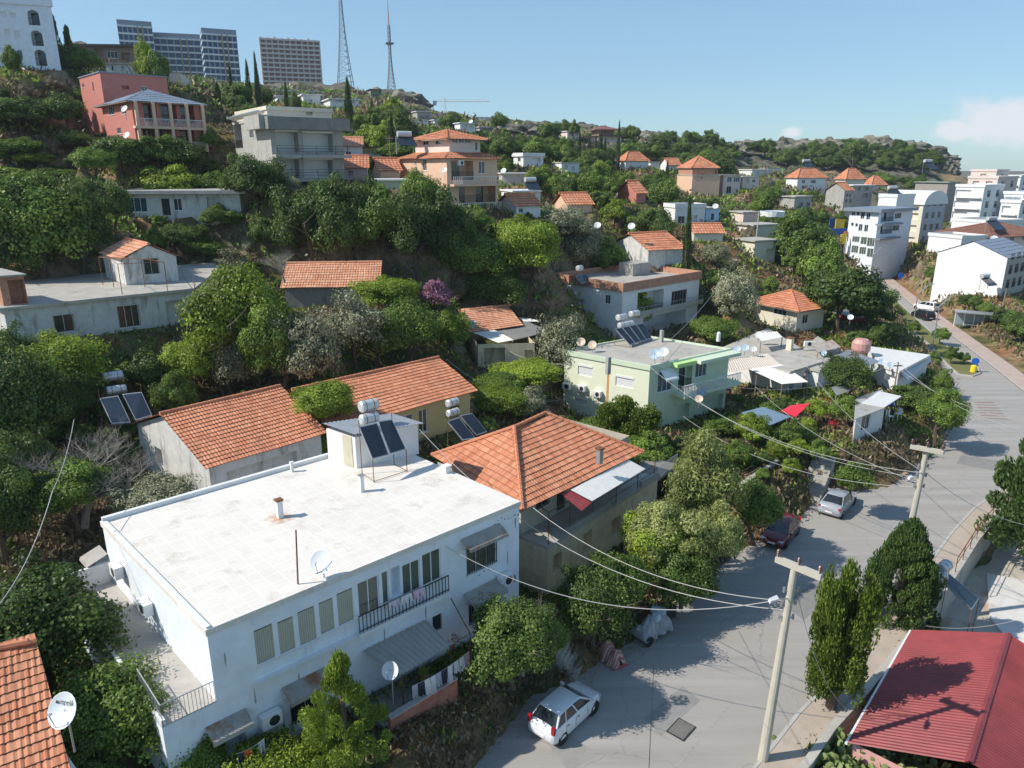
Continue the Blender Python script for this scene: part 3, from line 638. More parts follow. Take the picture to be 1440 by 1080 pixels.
# ================================================================ long tiled house behind
def house_dir(px, py, z, th, W_, D): A = P(px, py, z); c, s = math.cos(R(th)), math.sin(R(th)); return A, A+Vector((c, s, 0))*W_, A+Vector((-s, c, 0))*D
A, B, L = house_dir(293,655,8.1,47,7.4,10.4)
la = House('tiled_house', 'long low house with an orange tiled roof and white gable end behind the white building', 'house', A, B, L, 5.0, 'oldwhite')
la.win('f', 1.0, .3, 5.6, 2.4, 'dark'); la.win('l', 2.5, 1, 3.6, 2.2, 'dark'); la.walls(); la.gable(rise=2.0, over=.35, col=.22, row=.36)
A2 = P(530,588,7.9); th = R(44); uu = Vector((math.cos(th), math.sin(th), 0)); vv = Vector((-math.sin(th), math.cos(th), 0)); A2 = A2-uu*3.2; B2 = A2+uu*12.1
lb = House('tiled_house', 'orange tiled house with ochre walls, second in line behind the white building', 'house', A2+vv*.5, B2+vv*.5, A2+vv*9.2, 5.0, 'yellow')
lb.win('f', 5.4, 1.0, 6.6, 2.3, 'win', glassm='glass2'); lb.win('f', 7.1, .6, 7.9, 2.4, 'win'); lb.win('f', 10, 1.0, 11, 2.2, 'dark'); lb.walls(); lb.gable(rise=1.75, over=.45, col=.22, row=.36)
# ================================================================ hipped tile house with porch
T0, T1 = P(770,769,4.3), P(925,671,4.3); te = (T1-T0).normalized(); tn = Vector((te.y, -te.x, 0))
hp = House('hip_roof_house', 'hip roofed orange tile house with a railed terrace over tan walls by the bank', 'house', T0, T1, T0-tn*8.9, 1.1, 'tan')
for q in ((778,782,790,800), (820,752,832,772), (860,732,872,748)): hp.win('F', *q, kind='dark')
hp.walls(found=2)
hp.flat('roofconc', over=.02, th=.18, name='terrace_floor')
mb = MB(); z = 4.3; i, p, e2, n2, w2 = hp.fr('F'); 
for s0, s1 in ((1.9, 6.4), (10.2, w2)): mb = MB(); obox(mb, p, e2, n2, s0, s1, 3.2, 3.55, -.2, .02); mb.build('parapet', M['concrete'], hp.root)
up = hp  # upper storey set back behind the porch
ez = 7.0; uA = T0-tn*2.0+te*.1; uB = T1-tn*2.0-te*.6; uL = T0-tn*8.7+te*.1
uA.z = uB.z = uL.z = ez
us = House('_', 'x', 'x', uA, uB, uL, 4.32, mat('grey cream plaster', (.5, .47, .38), var=.15, stain=((.25, .22, .18), .4)), pad=False)
us.win('f', 1.4, 1.0, 2.6, 2.2, 'grille'); us.win('f', 3.4, .1, 4.3, 2.1, 'door'); us.win('f', 5.4, 1.0, 6.6, 2.2, 'win'); us.win('f', 8, .1, 8.9, 2.1, 'door'); us.win('l', 3, 1, 4.2, 2.1, 'win')
us.walls(found=0)
mb = MB(); E1, E2, E0 = P(735,719,7.0), P(905,636,6.95), P(607,641,7.0); E3 = E0+(E2-E1)*1.05+Vector((0, 0, 0)); R0, R1 = P(723,602,9.3), P(767,582,9.3)
E3 = E0+(E2-E1)
tile_slope(mb, E1, E2, R1, R0, .22, .36); tile_slope(mb, E0, E1, R0, R0+(R0-R1)*.001, .22, .36); tile_slope(mb, E2, E3, R1+(R1-R0)*.001, R1, .3, .4); tile_slope(mb, E3, E0, R0, R1, .3, .4)
for a, b2 in ((E1, R0), (E0, R0), (E2, R1), (E3, R1), (R0, R1)): ridge_tiles(mb, a+Vector((0, 0, .07)), b2+Vector((0, 0, .08)), .12)
ro = wpart(mb, 'roof', 'tiles', hp)
for ch in list(us.root.children):
    ch.location = us.root.location-hp.root.location; ch.parent = hp.root; ch.name = 'upper_wall' if ch.name.startswith('wall') else ch.name
bpy.data.objects.remove(us.root)
mb = MB(); mb.box((*P(843,647,7.9)[:2], 8.15), (.3, .3, .9), R(42)); ch = wpart(mb, 'chimney', 'greym', hp); mb = MB(); mb.box((*P(843,647,7.9)[:2], 8.65), (.42, .42, .1), R(42)); cp = wpart(mb, 'cap', 'rustm', hp.root); cp.parent = ch
mb = MB(); f0, f1 = P(802,689,6.95), P(884,646,6.95); corrugated(mb, f0, f1, P(908,659,6.45), P(832,705,6.45), pitch=.16, amp=.018); wpart(mb, 'porch_sheet_roof', 'white_sheet', hp)
mb = MB(); f0, f1 = P(789,694,6.9), P(803,689,6.9); mb.slab(f0, f1, P(832,707,6.35), P(818,718,6.35), .03); wpart(mb, 'red_porch_sheet', mat('dark red sheet', (.30, .05, .05), .6, var=.2), hp)
mb = MB()
for s in (0.2, 2.2, 4.6, 7.2, 9.8, 12.0):
    a = Vector((T0.x, T0.y, 4.3))+te*s-tn*.1; mb.bar(a, a+Vector((0, 0, 2.35 if s > 2 else 1.9)), .03, n=5)
a = Vector((T0.x, T0.y, 5.25)); mb.bar(a+te*6.3-tn*.1, a+te*12-tn*.1, .025); mb.bar(a+te*6.3-tn*.1-Vector((0, 0, .45)), a+te*12-tn*.1-Vector((0, 0, .45)), .02)
zr = 6.3
for s, b_ in ((.2, -1.6), (2.2, -1.8)): q0 = Vector((T0.x, T0.y, zr))+te*s-tn*.1; mb.bar(q0, q0-tn*1.9+Vector((0, 0, .5)), .03)
q0 = Vector((T0.x, T0.y, zr)); mb.bar(q0+te*.1-tn*.1, q0+te*2.6-tn*.1, .03)
wpart(mb, 'porch_frame', 'rustm', hp)
# lean-to terrace on the right end, dark and open below
mb = MB(); q = [T1+te*.02, T1+te*3.2+tn*-.2, T1+te*3.2-tn*3.5, T1+te*.02-tn*3.5]; mb.prism([(p.x, p.y) for p in q], 3.95, 4.15)
for s in (3.0,): 
    for dd in (.4, 3.2): a = T1+te*s-tn*dd; mb.prism([(a.x-.1, a.y-.1), (a.x+.1, a.y-.1), (a.x+.1, a.y+.1), (a.x-.1, a.y+.1)], .3, 3.95)
wpart(mb, 'end_terrace', 'darkconc', hp)
mb = MB(); a, b2 = Vector((T1.x, T1.y, 4.15)), Vector((T1.x, T1.y, 4.15))+te*3.1-tn*.2; 
for j in range(22): pp = a.lerp(b2, j/21); mb.bar(pp, pp+Vector((0, 0, .85)), .012, n=4)
mb.bar(a+Vector((0, 0, .85)), b2+Vector((0, 0, .85)), .02); wpart(mb, 'end_railing', 'greym', hp)
# ================================================================ pale green house
gh = House('green_house', 'pale green two storey house with dishes on its flat roof and a white balcony', 'house', P(914,516,7.9), P(1026,492,7.9), P(794,494,7.9), 1.9, 'green')
gh.win('L', 813,511,833,531, kind='shut'); gh.win('L', 866,526,891,547, kind='shut'); gh.win('L', 810,557,825,571, kind='shut')
gh.win('F', 926,524,944,548, kind='win', glassm='glass2'); gh.win('F', 955,518,972,545, kind='bal', depth=.6); gh.win('F', 979,511,993,528, kind='win', glassm='glass2'); gh.win('F', 954,570,968,596, kind='dark'); gh.win('F', 990,560,1015,580, kind='dark')
gh.walls(mats={3: mat('pale green plaster sunlit tone', (.74, .76, .58), var=.05, stain=((.5, .5, .4), .15))}); gh.flat('roofconc', over=.12, th=.2, edge=None, par=.14, parm='green')  # sun-facing wall: lighter copy of the green, sunlight put into its colour
# balcony
bA, bB = gh.on('F', 945,548), gh.on('F', 1020,540); i, p, e2, n2, w2 = gh.fr('F'); bt = 3.15
mb = MB(); obox(mb, p, e2, n2, bA[0], w2+.2, bt-.25, bt, .0, 1.5); mb.build('balcony_slab', M['green'], gh.root)
mb = MB()
for k in range(40): x = bA[0]+.05+(w2-bA[0])*k/39; obox(mb, p, e2, n2, x-.02, x+.02, bt, bt+.9, 1.42, 1.46)
for k in range(8): y = 1.44*k/7; obox(mb, p, e2, n2, bA[0]+.02, bA[0]+.05, bt, bt+.9, y, y+.03)
obox(mb, p, e2, n2, bA[0], w2+.1, bt+.9, bt+.96, 1.4, 1.48); mb.build('balcony_railing', M['whitem'], gh.root)
mb = MB(); o = gh.L; x0, x1 = gh.on('F', 958,490)[0], gh.on('F', 980,500)[0]; obox(mb, p, e2, n2, 5.1, w2+.1, gh.h-.3, gh.h+.003, .13, 1.3); mb.build('roof_overhang', M['green'], gh.root)
mb = MB(); obox(mb, p, e2, n2, 2.6, 5.09, gh.h-.32, gh.h-.02, .13, .8); mb.build('roof_fascia', M['limegreen'], gh.root)
awning(gh, 'F', 928,522,946,515, out=.8, drop=.75, m='whitem')
mb = MB(); i, p, e2, n2, w2 = gh.fr('L'); x = gh.on('L', 855,535)[0]; obox(mb, p, e2, n2, x-.12, x+.12, 0, gh.h-.1, .004, .012); mb.build('rust_stain', mat('rust run down the wall', (.62, .33, .12), var=.25, scale=4), gh.root)
mb = MB(); mb.box((*P(855,522,7.9)[:2], 8.4), (.34, .34, 1.5), R(35)); wpart(mb, 'chimney', 'concrete', gh)
mb = MB(); mb.box((*P(930,481,7.9)[:2], 8.4), (.3, .3, 1.4), R(35)); wpart(mb, 'chimney', 'concrete', gh)
mb = MB(); q = P(1010,480,7.9); mb.lathe((q.x, q.y, 7.9), [(.2, 0), (.2, .8), (.12, .95), (0, .95)], 10); wpart(mb, 'vent', 'whitem', gh)
# ================================================================ white house with a red brick parapet
bh = House('brick_parapet_house', 'white house with a red brick parapet and open ground floor, uphill of the green house', 'house', P(876,407,10.7), P(984,389,10.7), P(780,392,10.7), 4.6, 'white')
bh.win('F', 897,412,932,436, kind='bal', depth=1.6); bh.win('F', 945,410,964,429, kind='grille'); bh.win('F', 905,447,962,473, kind='dark', depth=3.0); bh.win('L', 808,418,822,428, kind='dark'); bh.win('L', 851,414,858,428, kind='win')
bh.walls(); bh.flat('roofconc', over=.2, th=.3, par=.75, parm='brick')
i, p, e2, n2, w2 = bh.fr('F'); mb = MB(); obox(mb, p, e2, n2, 1.6, w2-.4, 2.75, 2.95, 0, 1.1); mb.build('balcony_slab', M['concrete'], bh.root)
mb = MB()
for k in range(30): x = 1.7+(w2-2.2)*k/29; obox(mb, p, e2, n2, x-.015, x+.015, 2.95, 3.8, 1.02, 1.05)
obox(mb, p, e2, n2, 1.65, w2-.45, 3.8, 3.84, 1.01, 1.06); obox(mb, p, e2, n2, 1.62, w2-.42, 2.951, 3.35, 1.06, 1.12); mb.build('balcony_railing', M['concrete'], bh.root)
mb = MB(); mb.slab(P(790,408,9.6), P(831,404,9.6), P(828,419,8.8), P(781,412,8.8), .05); wpart(mb, 'lean_to_roof', 'greym', bh)
mb = MB(); 
for q in ((783,413), (806,418), (825,419)): s_ = P(*q, 8.8); mb.bar((s_.x, s_.y, 4.4), s_, .05)
wpart(mb, 'lean_to_post', 'wood', bh)
mb = MB(); q = P(893,373,11.9); mb.box((q.x, q.y, 11.2), (3.6, 2.4, 2.2), R(40)); wpart(mb, 'roof_store', 'concrete', bh)
# ================================================================ shack with patched sheet roof
sh = House('patched_shack', 'run-down shack with half a tile roof and loose sheets weighed down with rubble', 'shack', P(672,484,8.3), P(752,482,8.3), P(648,450,8.3), 6.0, 'tan')
sh.win('f', .6, .1, 2.6, 1.9, 'dark', depth=1.2); sh.win('f', 4.5, .6, 5.4, 1.6, 'dark'); sh.walls()
mb = MB(); tile_slope(mb, P(660,468,8.70), P(736,458,8.60), P(718,430,9.90), P(645,437,9.90), .24, .38); ridge_tiles(mb, P(645,436,9.95), P(718,429,9.95), .12); wpart(mb, 'tile_roof', 'tiles2', sh)
mb = MB(); corrugated(mb, P(656,464,8.75), P(682,457,8.70), P(722,478,8.45), P(700,482,8.40), .2, .02); corrugated(mb, P(728,446,8.65), P(748,448,8.65), P(760,452,8.50), P(736,452,8.50), .2, .02); wpart(mb, 'metal_sheet', 'white_sheet', sh)
mb = MB(); mb.slab(P(684,458,8.60), P(742,452,8.60), P(774,466,8.30), P(722,478,8.30), .06); wpart(mb, 'felt_roof', 'darkconc', sh)
# ================================================================ hillside flat-roofed house on the left with the gabled room on it
fh = House('flat_roofed_house', 'old whitewashed flat roofed house on the left hillside with barred windows', 'house', P(4,432,14.4), P(268,405,14.4), P(-60,405,14.4), 11.4, 'oldwhite', C=P(262,372,14.4)+Vector((3, 3, 0)))
fh.win('F', 164,431,198,458, kind='grille'); fh.win('F', 74,444,106,465, kind='grille'); fh.win('F', 232,424,262,470, kind='dark'); fh.walls(); fh.flat('roofconc', over=.35, th=.22)
A, B = P(178,401,14.42), P(252,395,14.42); e = (B-A).normalized(); th_ = math.atan2(e.y, e.x)
A.z = B.z = 16.7
gm = House('gabled_room', 'small white gabled room with an orange tiled roof standing on the old flat roof', 'outbuilding', A, B, A+Vector((-math.sin(th_), math.cos(th_), 0))*6.5+e*-.8, 14.42, 'oldwhite', pad=False)
gm.win('F', 200,359,225,385, kind='grille'); gm.win('l', .6, .1, 1.6, 1.9, 'dark'); gm.walls(found=0); gm.gable(rise=1.25, over=.25, axis=1, m='tiles2')
mb = MB(); cs = [P(145,401,14.42), P(160,404,14.42), P(172,414,14.42), P(236,410,14.42), P(204,404,14.42)]; tops = []
for c in cs: mb.bar(c, c+Vector((0, 0, 2.5)), .03, n=5); tops.append(c+Vector((0, 0, 2.5)))
for a, b2 in ((0, 1), (1, 2), (2, 3), (3, 4), (1, 4), (0, 4)): mb.bar(tops[a], tops[b2], .025, n=5)
gp = MB(); tr = thing('roof_trellis', 'bare metal pergola frame in front of the small gabled room', 'trellis', cs[2]); wpart(mb, 'frame', 'rustm', tr)
bs = House('brick_shed', 'little brick shed with a dark doorway at the left end of the old flat roof', 'shed', P(2,412,15.4)+Vector((0, 0, 1.3)), P(37,409,15.4)+Vector((0, 0, 1.3)), P(-30,403,15.4)+Vector((0, 0, 1.3)), 14.42, 'brick', pad=False)
bs.win('f', .5, .05, 1.6, 1.9, 'dark', depth=.9); bs.walls(found=0); bs.flat('concrete', over=.15, th=.12)
# ================================================================ house corner bottom left and red metal roof bottom right
A = P(100,1085,6.2); r1 = P(50,903,8.3); r0 = P(-60,925,8.3); a0 = P(-40,1140,6.2)
bl = House('tiled_house', 'corner of a house with an orange barrel tile roof at the bottom left edge', 'house', a0+Vector((.3, .6, -.1)), A+Vector((-.35, .5, -.1)), P(-62,918,6.1), 3.4, 'oldwhite', C=P(48,900,6.1)+Vector((-.3, 0, 0)), pad=False)
bl.walls(); mb = MB(); tile_slope(mb, a0, A, r1, r0, .22, .35); ridge_tiles(mb, r0+Vector((0, 0, .08)), r1+Vector((0, 0, .08)), .12); k0, k1 = r1+(r1-A)*.7, r0+(r0-a0)*.7; k0.z = k1.z = 6.4; tile_slope(mb, k0, k1, r0, r1, .22, .35); wpart(mb, 'roof', 'tiles', bl)
mb = MB(); corrugated(mb, P(58,1098,5.9), P(94,1062,5.9), P(120,1100,5.4), P(70,1130,5.4), .15, .02); wpart(mb, 'sheet', 'white_sheet', bl)
redm = mat('red painted ribbed sheet', (.27, .045, .045), .45, .0, var=.28, scale=.6, spec=.6, stain=((.2, .04, .04), .2))
E = dict(bl=P(1282,886,.6), br=P(1418,891,1.75), fl=P(1192,1044,.6), fr=P(1362,1072,1.75), re=P(1560,985,.4), rf=P(1470,1180,.4))
rr_ = House('red_roof_house', 'pink walled building with a red ribbed metal roof in the bottom right corner', 'building', E['fl']+Vector((.35, .2, -.2)), P(1380,1135,.4), E['bl']+Vector((.3, -.3, -.2)), -3.0, mat('salmon pink plaster', (.66, .36, .33), var=.08), pad=False)
rr_.walls(); mb = MB(); corrugated(mb, E['bl'], E['fl'], E['fr'], E['br'], pitch=.21, amp=.028); corrugated(mb, E['br'], E['fr'], P(1440,1150,.3)+Vector((1.5, 0, 0)), E['re'], pitch=.21, amp=.028); wpart(mb, 'roof', redm, rr_)
mb = MB(); a, b2 = E['br'], E['fr']; mb.slab(a+Vector((-.18, 0, .02)), b2+Vector((-.18, 0, .02)), b2+Vector((0, 0, .07)), a+Vector((0, 0, .07)), .02); mb.slab(a+Vector((0, 0, .072)), b2+Vector((0, 0, .072)), b2+Vector((.2, 0, .0)), a+Vector((.2, 0, .0)), .02); wpart(mb, 'ridge_cap', redm, rr_)
mb = MB(); mb.bar(E['bl']+Vector((-.06, 0, -.06)), E['fl']+Vector((-.06, 0, -.06)), .07, n=6); wpart(mb, 'gutter', 'whitem', rr_)
# ================================================================ houses further up the hill and down the road
def far(name, label, cat, r, wall, roof, wins=(), rows=(), fnd=4, group=None, pad=True, **k):
    A, B, L, z0 = r; h = House(name, label, cat, A, B, L, z0, wall, group=group, pad=pad)
    for w in wins: h.win(*w[:5], **w[5]) if len(w) > 5 else h.win(*w[:5])
    for q in rows: h.row(*q[:4], **(q[4] if len(q) > 4 else {}))
    h.walls(found=fnd)
    if roof == 'hip': h.hip(**k)
    elif roof == 'gable': h.gable(**k)
    elif roof == 'flat': h.flat(**k)
    return h
B_ = {'kind': 'bal'}; S_ = {'kind': 'shut'}; D_ = {'kind': 'dark'}
FT = dict(col=.45, row=.6, amp=.05, rtile=.16)
# long flat house under the trees
lf = far('flat_roofed_house', 'long single storey house with a flat slab roof below the pink house', 'house', rect(168, 336, 0, 268, 306, 79, 6, D=7), 'oldwhite', 'flat',
 [('F', 178,278,208,298, {'kind': 'win', 'glassm': 'glass2'}), ('F', 226,279,241,303, {'kind': 'door'}), ('F', 243,279,257,296), ('F', 290,277,310,292, D_)], over=.9, th=.35, m='concrete')
lf2 = far('flat_roofed_house', 'flat slab roof house at the left edge behind the big dark trees', 'house', rect(-60, 70, 0, 268, 306, 77, 3, D=7), 'oldwhite', 'flat', over=.6, th=.3, m='concrete')
# grey concrete house
gc = far('concrete_house', 'unfinished bare concrete house with deep shuttered balconies on the hillside', 'house', rect(378, 480, 301, 164, 258, 82, 36), 'concrete', None,
 [('F', 386,182,421,214, dict(kind='shut', depth=1.4)), ('F', 425,184,469,214, dict(kind='shut', depth=1.4)), ('F', 386,221,422,250, dict(kind='shut', depth=1.4)), ('F', 426,222,469,250, dict(kind='shut', depth=1.4)), ('L', 312,178,342,208, B_), ('L', 350,181,357,194)])
i, p, e2, n2, w2 = gc.fr('F')
for t in (gc.h-1.35, gc.h-4.45, .15):
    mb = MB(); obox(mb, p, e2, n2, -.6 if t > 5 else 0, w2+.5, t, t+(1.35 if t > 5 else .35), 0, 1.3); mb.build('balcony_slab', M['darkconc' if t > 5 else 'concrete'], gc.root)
for t in (gc.h-4.1, .5):
    mb = MB(); [obox(mb, p, e2, n2, .1, w2+.3, t+k, t+k+.05, 1.2, 1.25) for k in (.35, .65, .95)]; [obox(mb, p, e2, n2, s, s+.05, t, t+.95, 1.2, 1.25) for s in (.2, 2.4, 4.8, 7.2, w2)]; mb.build('railing', M['darkm'], gc.root)
gc.flat('roofconc', over=.1, th=.3); i, p, e2, n2, w2 = gc.fr('L')
mb = MB(); obox(mb, p, e2, n2, w2-5.5, w2+.1, gc.h-1.3, gc.h+.2, .12, 1.2); mb.build('side_overhang', M['concrete'], gc.root)
mb = MB(); a = [gc.base+gc.c[0]+Vector((0, 0, gc.h))]; q = V(350, 86, gc.z1+.6); mb.slab(V(318, 90, gc.z1+.4), V(362, 92, gc.z1+1.5), V(372, 96, gc.z1+1.5), V(330, 95, gc.z1+.4), .12); wpart(mb, 'sloping_sheet', 'whitem', gc)
far('concrete_house', 'cream flat roofed house right behind the bare concrete house', 'house', rect(375, 466, 285, 151, 215, 96, 36), 'cream', 'flat', [('L', 305,153,311,165), ('L', 322,153,335,160, D_), ('F', 430,155,440,162, D_)], over=.15, par=.2, m='roofconc')
# pink house
pk = far('pink_house', 'brick pink two storey house with arcaded balconies under a grey metal roof', 'house', rect(184, 279, 143, 142, 212, 88, 44), 'pink', None,
 [('F', 200,143,222,171, dict(kind='bal', depth=1.5)), ('F', 224,144,250,173, dict(kind='bal', depth=1.5)), ('F', 252,146,275,174, dict(kind='bal', depth=1.5)), ('F', 200,178,222,205, dict(kind='bal', depth=1.5)), ('F', 224,179,250,206, dict(kind='bal', depth=1.5)), ('F', 252,180,275,206, dict(kind='bal', depth=1.5)), ('L', 151,146,161,161), ('L', 164,180,171,188), ('L', 170,146,178,160)], rows=[])
o = pk.off(.8, pk.h); sl = mat('grey blue metal sheet roof', (.23, .27, .33), .5, .1, var=.15, scale=3); M['slate'] = sl
pk.hip(rise=2.0, over=.8, m='slate', col=.5, row=.9, amp=.03, rtile=0)
i, p, e2, n2, w2 = pk.fr('F'); peachm = M['peach']
for t in (0, pk.h-3.15):
    mb = MB(); obox(mb, p, e2, n2, -.2, w2+.3, t, t+.3, 0, 1.0); mb.build('balcony_slab', M['peach'], pk.root)
    for k in range(5):
        mb = MB(); s = w2*(k+.02)/4.05; obox(mb, p, e2, n2, s, s+.35, t+.3, t+3.15 if t else pk.h-3.15, .62, .97); mb.build('column', M['peach'], pk.root)
    mb = MB(); obox(mb, p, e2, n2, 0, w2, t+1.15, t+1.2, .9, .94); [obox(mb, p, e2, n2, w2*k/50, w2*k/50+.03, t+.3, t+1.15, .9, .93) for k in range(51)]; mb.build('railing', M['whitem'], pk.root)
far('pink_house', 'tall plain brick pink block behind the arcaded balconies', 'house', rect(140, 234, 111, 100, 190, 97, 44), 'pink', 'flat', [('L', 129,116,133,129), ('L', 115,118,119,123), ('F', 171,120,182,126, D_), ('F', 198,121,208,128)], over=.12, th=.15, m='slate')
# white arched apartment block top left
A = V(71, 104, zat(6, 104)); LL = V(-70, 100, A.z); z0 = zat(96, 104)
wa = House('apartment_block', 'white apartment block with stacked arched balconies in the top left corner', 'building', LL, A, LL+Vector((-9, 10, 0)), z0, 'bluewhite')
for q in ((0,14,9,24), (13,16,23,26), (5,39,15,53), (19,41,29,54)): wa.win('F', *q, kind='shut')
for q in ((23,70,33,83), (6,68,17,80)): wa.win('F', *q, glassm='glass2')
for q in ((37,13,57,36), (42,42,62,65), (47,69,67,93)): wa.win('F', *q, kind='bal', depth=1.6)
wa.walls(found=5); wa.flat('white', over=.2, par=.9)
i, p, e2, n2, w2 = wa.fr('F')
for q in ((37,13,57,36), (42,42,62,65), (47,69,67,93)):      # arch heads
    a, b2 = wa.on('F', q[0], q[1]), wa.on('F', q[2], q[3]); mb = MB(); s0, s1, t1 = a[0], b2[0], a[1]; c = (s0+s1)/2; r = (s1-s0)/2
    pr = None
    for k in range(13):
        an = math.pi*k/12; x, y = c-r*math.cos(an)*.98, t1-r*.9+r*.85*math.sin(an)
        if pr: mb.face([p+e2*pr[0]+n2*.01+Vector((0, 0, pr[1])), p+e2*x+n2*.01+Vector((0, 0, y)), p+e2*x+n2*.01+Vector((0, 0, t1+.05)), p+e2*pr[0]+n2*.01+Vector((0, 0, t1+.05))])
        pr = (x, y)
    mb.build('arch', M['bluewhite'], wa.root)
# dark restaurant terrace with a flag and white house in front of it
far('terrace_building', 'dark wooden terrace building under a flat dark roof, behind the pink block', 'building', rect(96, 192, 60, 62, 86, 130, 4, D=8), 'wood', 'flat', [('F', 132,68,146,80, D_), ('F', 150,72,166,82, {'kind': 'win'}), ('F', 170,74,184,84, D_)], over=.6, th=.4, m='darkm')
far('white_house', 'low white flat roofed house below the dark terrace building', 'house', rect(148, 212, 120, 88, 106, 118, 8, D=8), 'white', 'flat', [('F', 156,92,160,99), ('F', 170,93,176,100, D_), ('F', 188,98,206,106, D_)], over=.3, m='concrete')
far('cream_house', 'small cream house with two square windows between the pink block and the cypress trees', 'house', rect(243, 267, 228, 112, 128, 125, 15), 'palepink', 'flat', [('F', 246,118,249,124), ('F', 258,120,263,126)], over=.2, m='concrete')
# peach house in the middle
ph = far('peach_house', 'three storey peach house with stepped orange tile roofs and corner balconies', 'house', rect(628, 699, 562, 223, 292, 86, 40), 'peach', None,
 [('L', 594,222,600,240), ('L', 581,227,585,230), ('F', 634,226,666,253, dict(kind='bal', depth=1.4)), ('F', 673,227,682,244), ('F', 645,259,697,285, dict(kind='bal', depth=1.5)), ('L', 596,256,603,272)])
for ch in ph.root.children:
    pass
o = ph.off(.5, ph.h)
mb = MB(); T_ = Vector((0, 0, .8)); inn = ph.off(-1.6, ph.h); 
for k in range(4):
    j = (k+1) % 4; tile_slope(mb, o[k], o[j], inn[j]+T_, inn[k]+T_, .45, .55, .05)
mb.build('lower_roof', M['tiles'], ph.root)
inn2 = ph.off(-1.5, 0); att = House('_', 'x', 'x', *[Vector((q.x, q.y, ph.z1+2.3))+Vector((ph.base.x, ph.base.y, 0)) for q in (inn2[0], inn2[1], inn2[3])], ph.z1, 'palepink', pad=False)
att.win('F', 668,200,672,212); att.row('l', 2, 1, .7, w=1.3, h=.95, sill=1.0); att.row('f', 4, 1, .9, w=.8, h=1.1, sill=.95, margin=.4); att.walls(found=0); att.hip(rise=1.15, over=.7, **FT)
for ch in list(att.root.children): ch.location = att.root.location-ph.root.location; ch.parent = ph.root; ch.name = 'attic_'+ch.name.split('.')[0]
bpy.data.objects.remove(att.root)
i, p, e2, n2, w2 = ph.fr('F')
for t in (ph.h-3.2, ph.h-6.3):
    mb = MB(); obox(mb, p, e2, n2, .3, w2*.62 if t > 3.5 else w2-.2, t, t+.25, 0, 1.0); mb.build('balcony_slab', M['peach'], ph.root)
    mb = MB(); e_ = w2*.62 if t > 3.5 else w2-.2; obox(mb, p, e2, n2, .3, e_, t+1.1, t+1.15, .92, .97); [obox(mb, p, e2, n2, .3+(e_-.3)*k/24, .34+(e_-.3)*k/24, t+.25, t+1.1, .92, .96) for k in range(25)]; mb.build('railing', M['whitem'], ph.root)
far('cream_house', 'cream annex with tiny window on the left side of the peach house', 'house', rect(590, 600, 560, 222, 290, 92, 40), 'cream', 'flat', [('L', 569,227,573,231, D_)], over=.3, th=.3, m='tiles2')
# orange roofs in the trees
far('tiled_house', 'low house with an orange tile roof buried in trees behind the olive hedge', 'house', rect(400, 530, 380, 404, 436, 71, 6, D=7.5), 'darkconc', 'gable', rise=1.9, over=.35, col=.26, row=.42, m='tiles2')
far('tiled_house', 'small house with a reddish tile roof at the right foot of the concrete house', 'house', rect(480, 516, 455, 236, 262, 97, 10, D=7), 'palepink', 'gable', [('F', 490,240,497,250, D_)], rise=1.6, **FT)
far('tiled_house', 'white house with a brown tile roof right of the concrete house balconies', 'house', rect(478, 508, 455, 206, 232, 105, 10, D=8), 'white', 'gable', [('F', 486,213,494,222)], rise=1.4, m='tiles2', **FT)
far('canopy_building', 'long building under a flat dark canopy left of the peach house', 'building', rect(498, 590, 470, 206, 226, 118, 4, D=8), 'cream', 'flat', [('F', 500,212,520,222, D_), ('F', 530,212,580,222, D_)], over=1.2, th=.2, m='darkm')
far('white_roof_annex', 'low annex with a white sheet roof in front of the peach house', 'outbuilding', rect(521, 582, 500, 252, 266, 80, 6, D=6), 'cream', 'flat', over=.3, th=.15, m='white_sheet')
far('tiled_house', 'orange tile roof just left of the peach house, half hidden by a tree', 'house', rect(535, 562, 515, 240, 255, 90, 20, D=6), 'peach', 'gable', rise=1.5, **FT)
far('tiled_house', 'white house with a low orange roof at the right foot of the peach house', 'house', rect(726, 760, 700, 290, 304, 92, 25), 'white', 'gable', [('F', 729,293,736,299)], rise=1.4, **FT)
far('flat_roofed_house', 'white flat roofed house with a dark doorway right of the peach house', 'house', rect(722, 760, 705, 268, 290, 108, 15), 'white', 'flat', [('F', 741,272,753,285, D_)], over=.2, m='white')
far('flat_roofed_house', 'low pale shed roof seen above the white house right of the peach house', 'house', rect(706, 742, 700, 243, 262, 128, 5, D=7), 'palepink', 'flat', over=.3, m='white_sheet')
far('white_house', 'white house with a blue tinted balcony on the slope below the cliff', 'house', rect(736, 764, 724, 218, 238, 165, 30), 'white', 'flat', [('F', 748,222,760,230, D_), ('L', 728,222,732,227)], over=.3, par=.5)
far('white_house', 'white house with a round water tank on its roof, under the cypress row', 'house', rect(790, 815, 778, 228, 246, 165, 20), 'white', 'flat', [('F', 794,232,798,240, D_), ('F', 804,234,808,240, D_)], over=.2)
far('tiled_house', 'orange roofed house in the middle of the trees, roof nearly swallowed by leaves', 'house', rect(798, 832, 790, 288, 300, 100, 20), 'peach', 'gable', rise=1.5, **FT)
far('tiled_house', 'small house with a steep red roof among the dark trees left of the tall cypress', 'house', rect(895, 908, 892, 272, 286, 120, 35), 'pink', 'gable', rise=2.0, **FT)
far('tiled_house', 'house with a bright orange hip roof below the hilltop pavilion', 'house', rect(880, 912, 868, 226, 238, 210, 25), 'white', 'hip', rise=2.6, **FT)
far('tiled_house', 'little white house with a red roof beside the orange hip roof', 'house', rect(940, 957, 932, 232, 242, 215, 20), 'white', 'gable', rise=2, **FT)
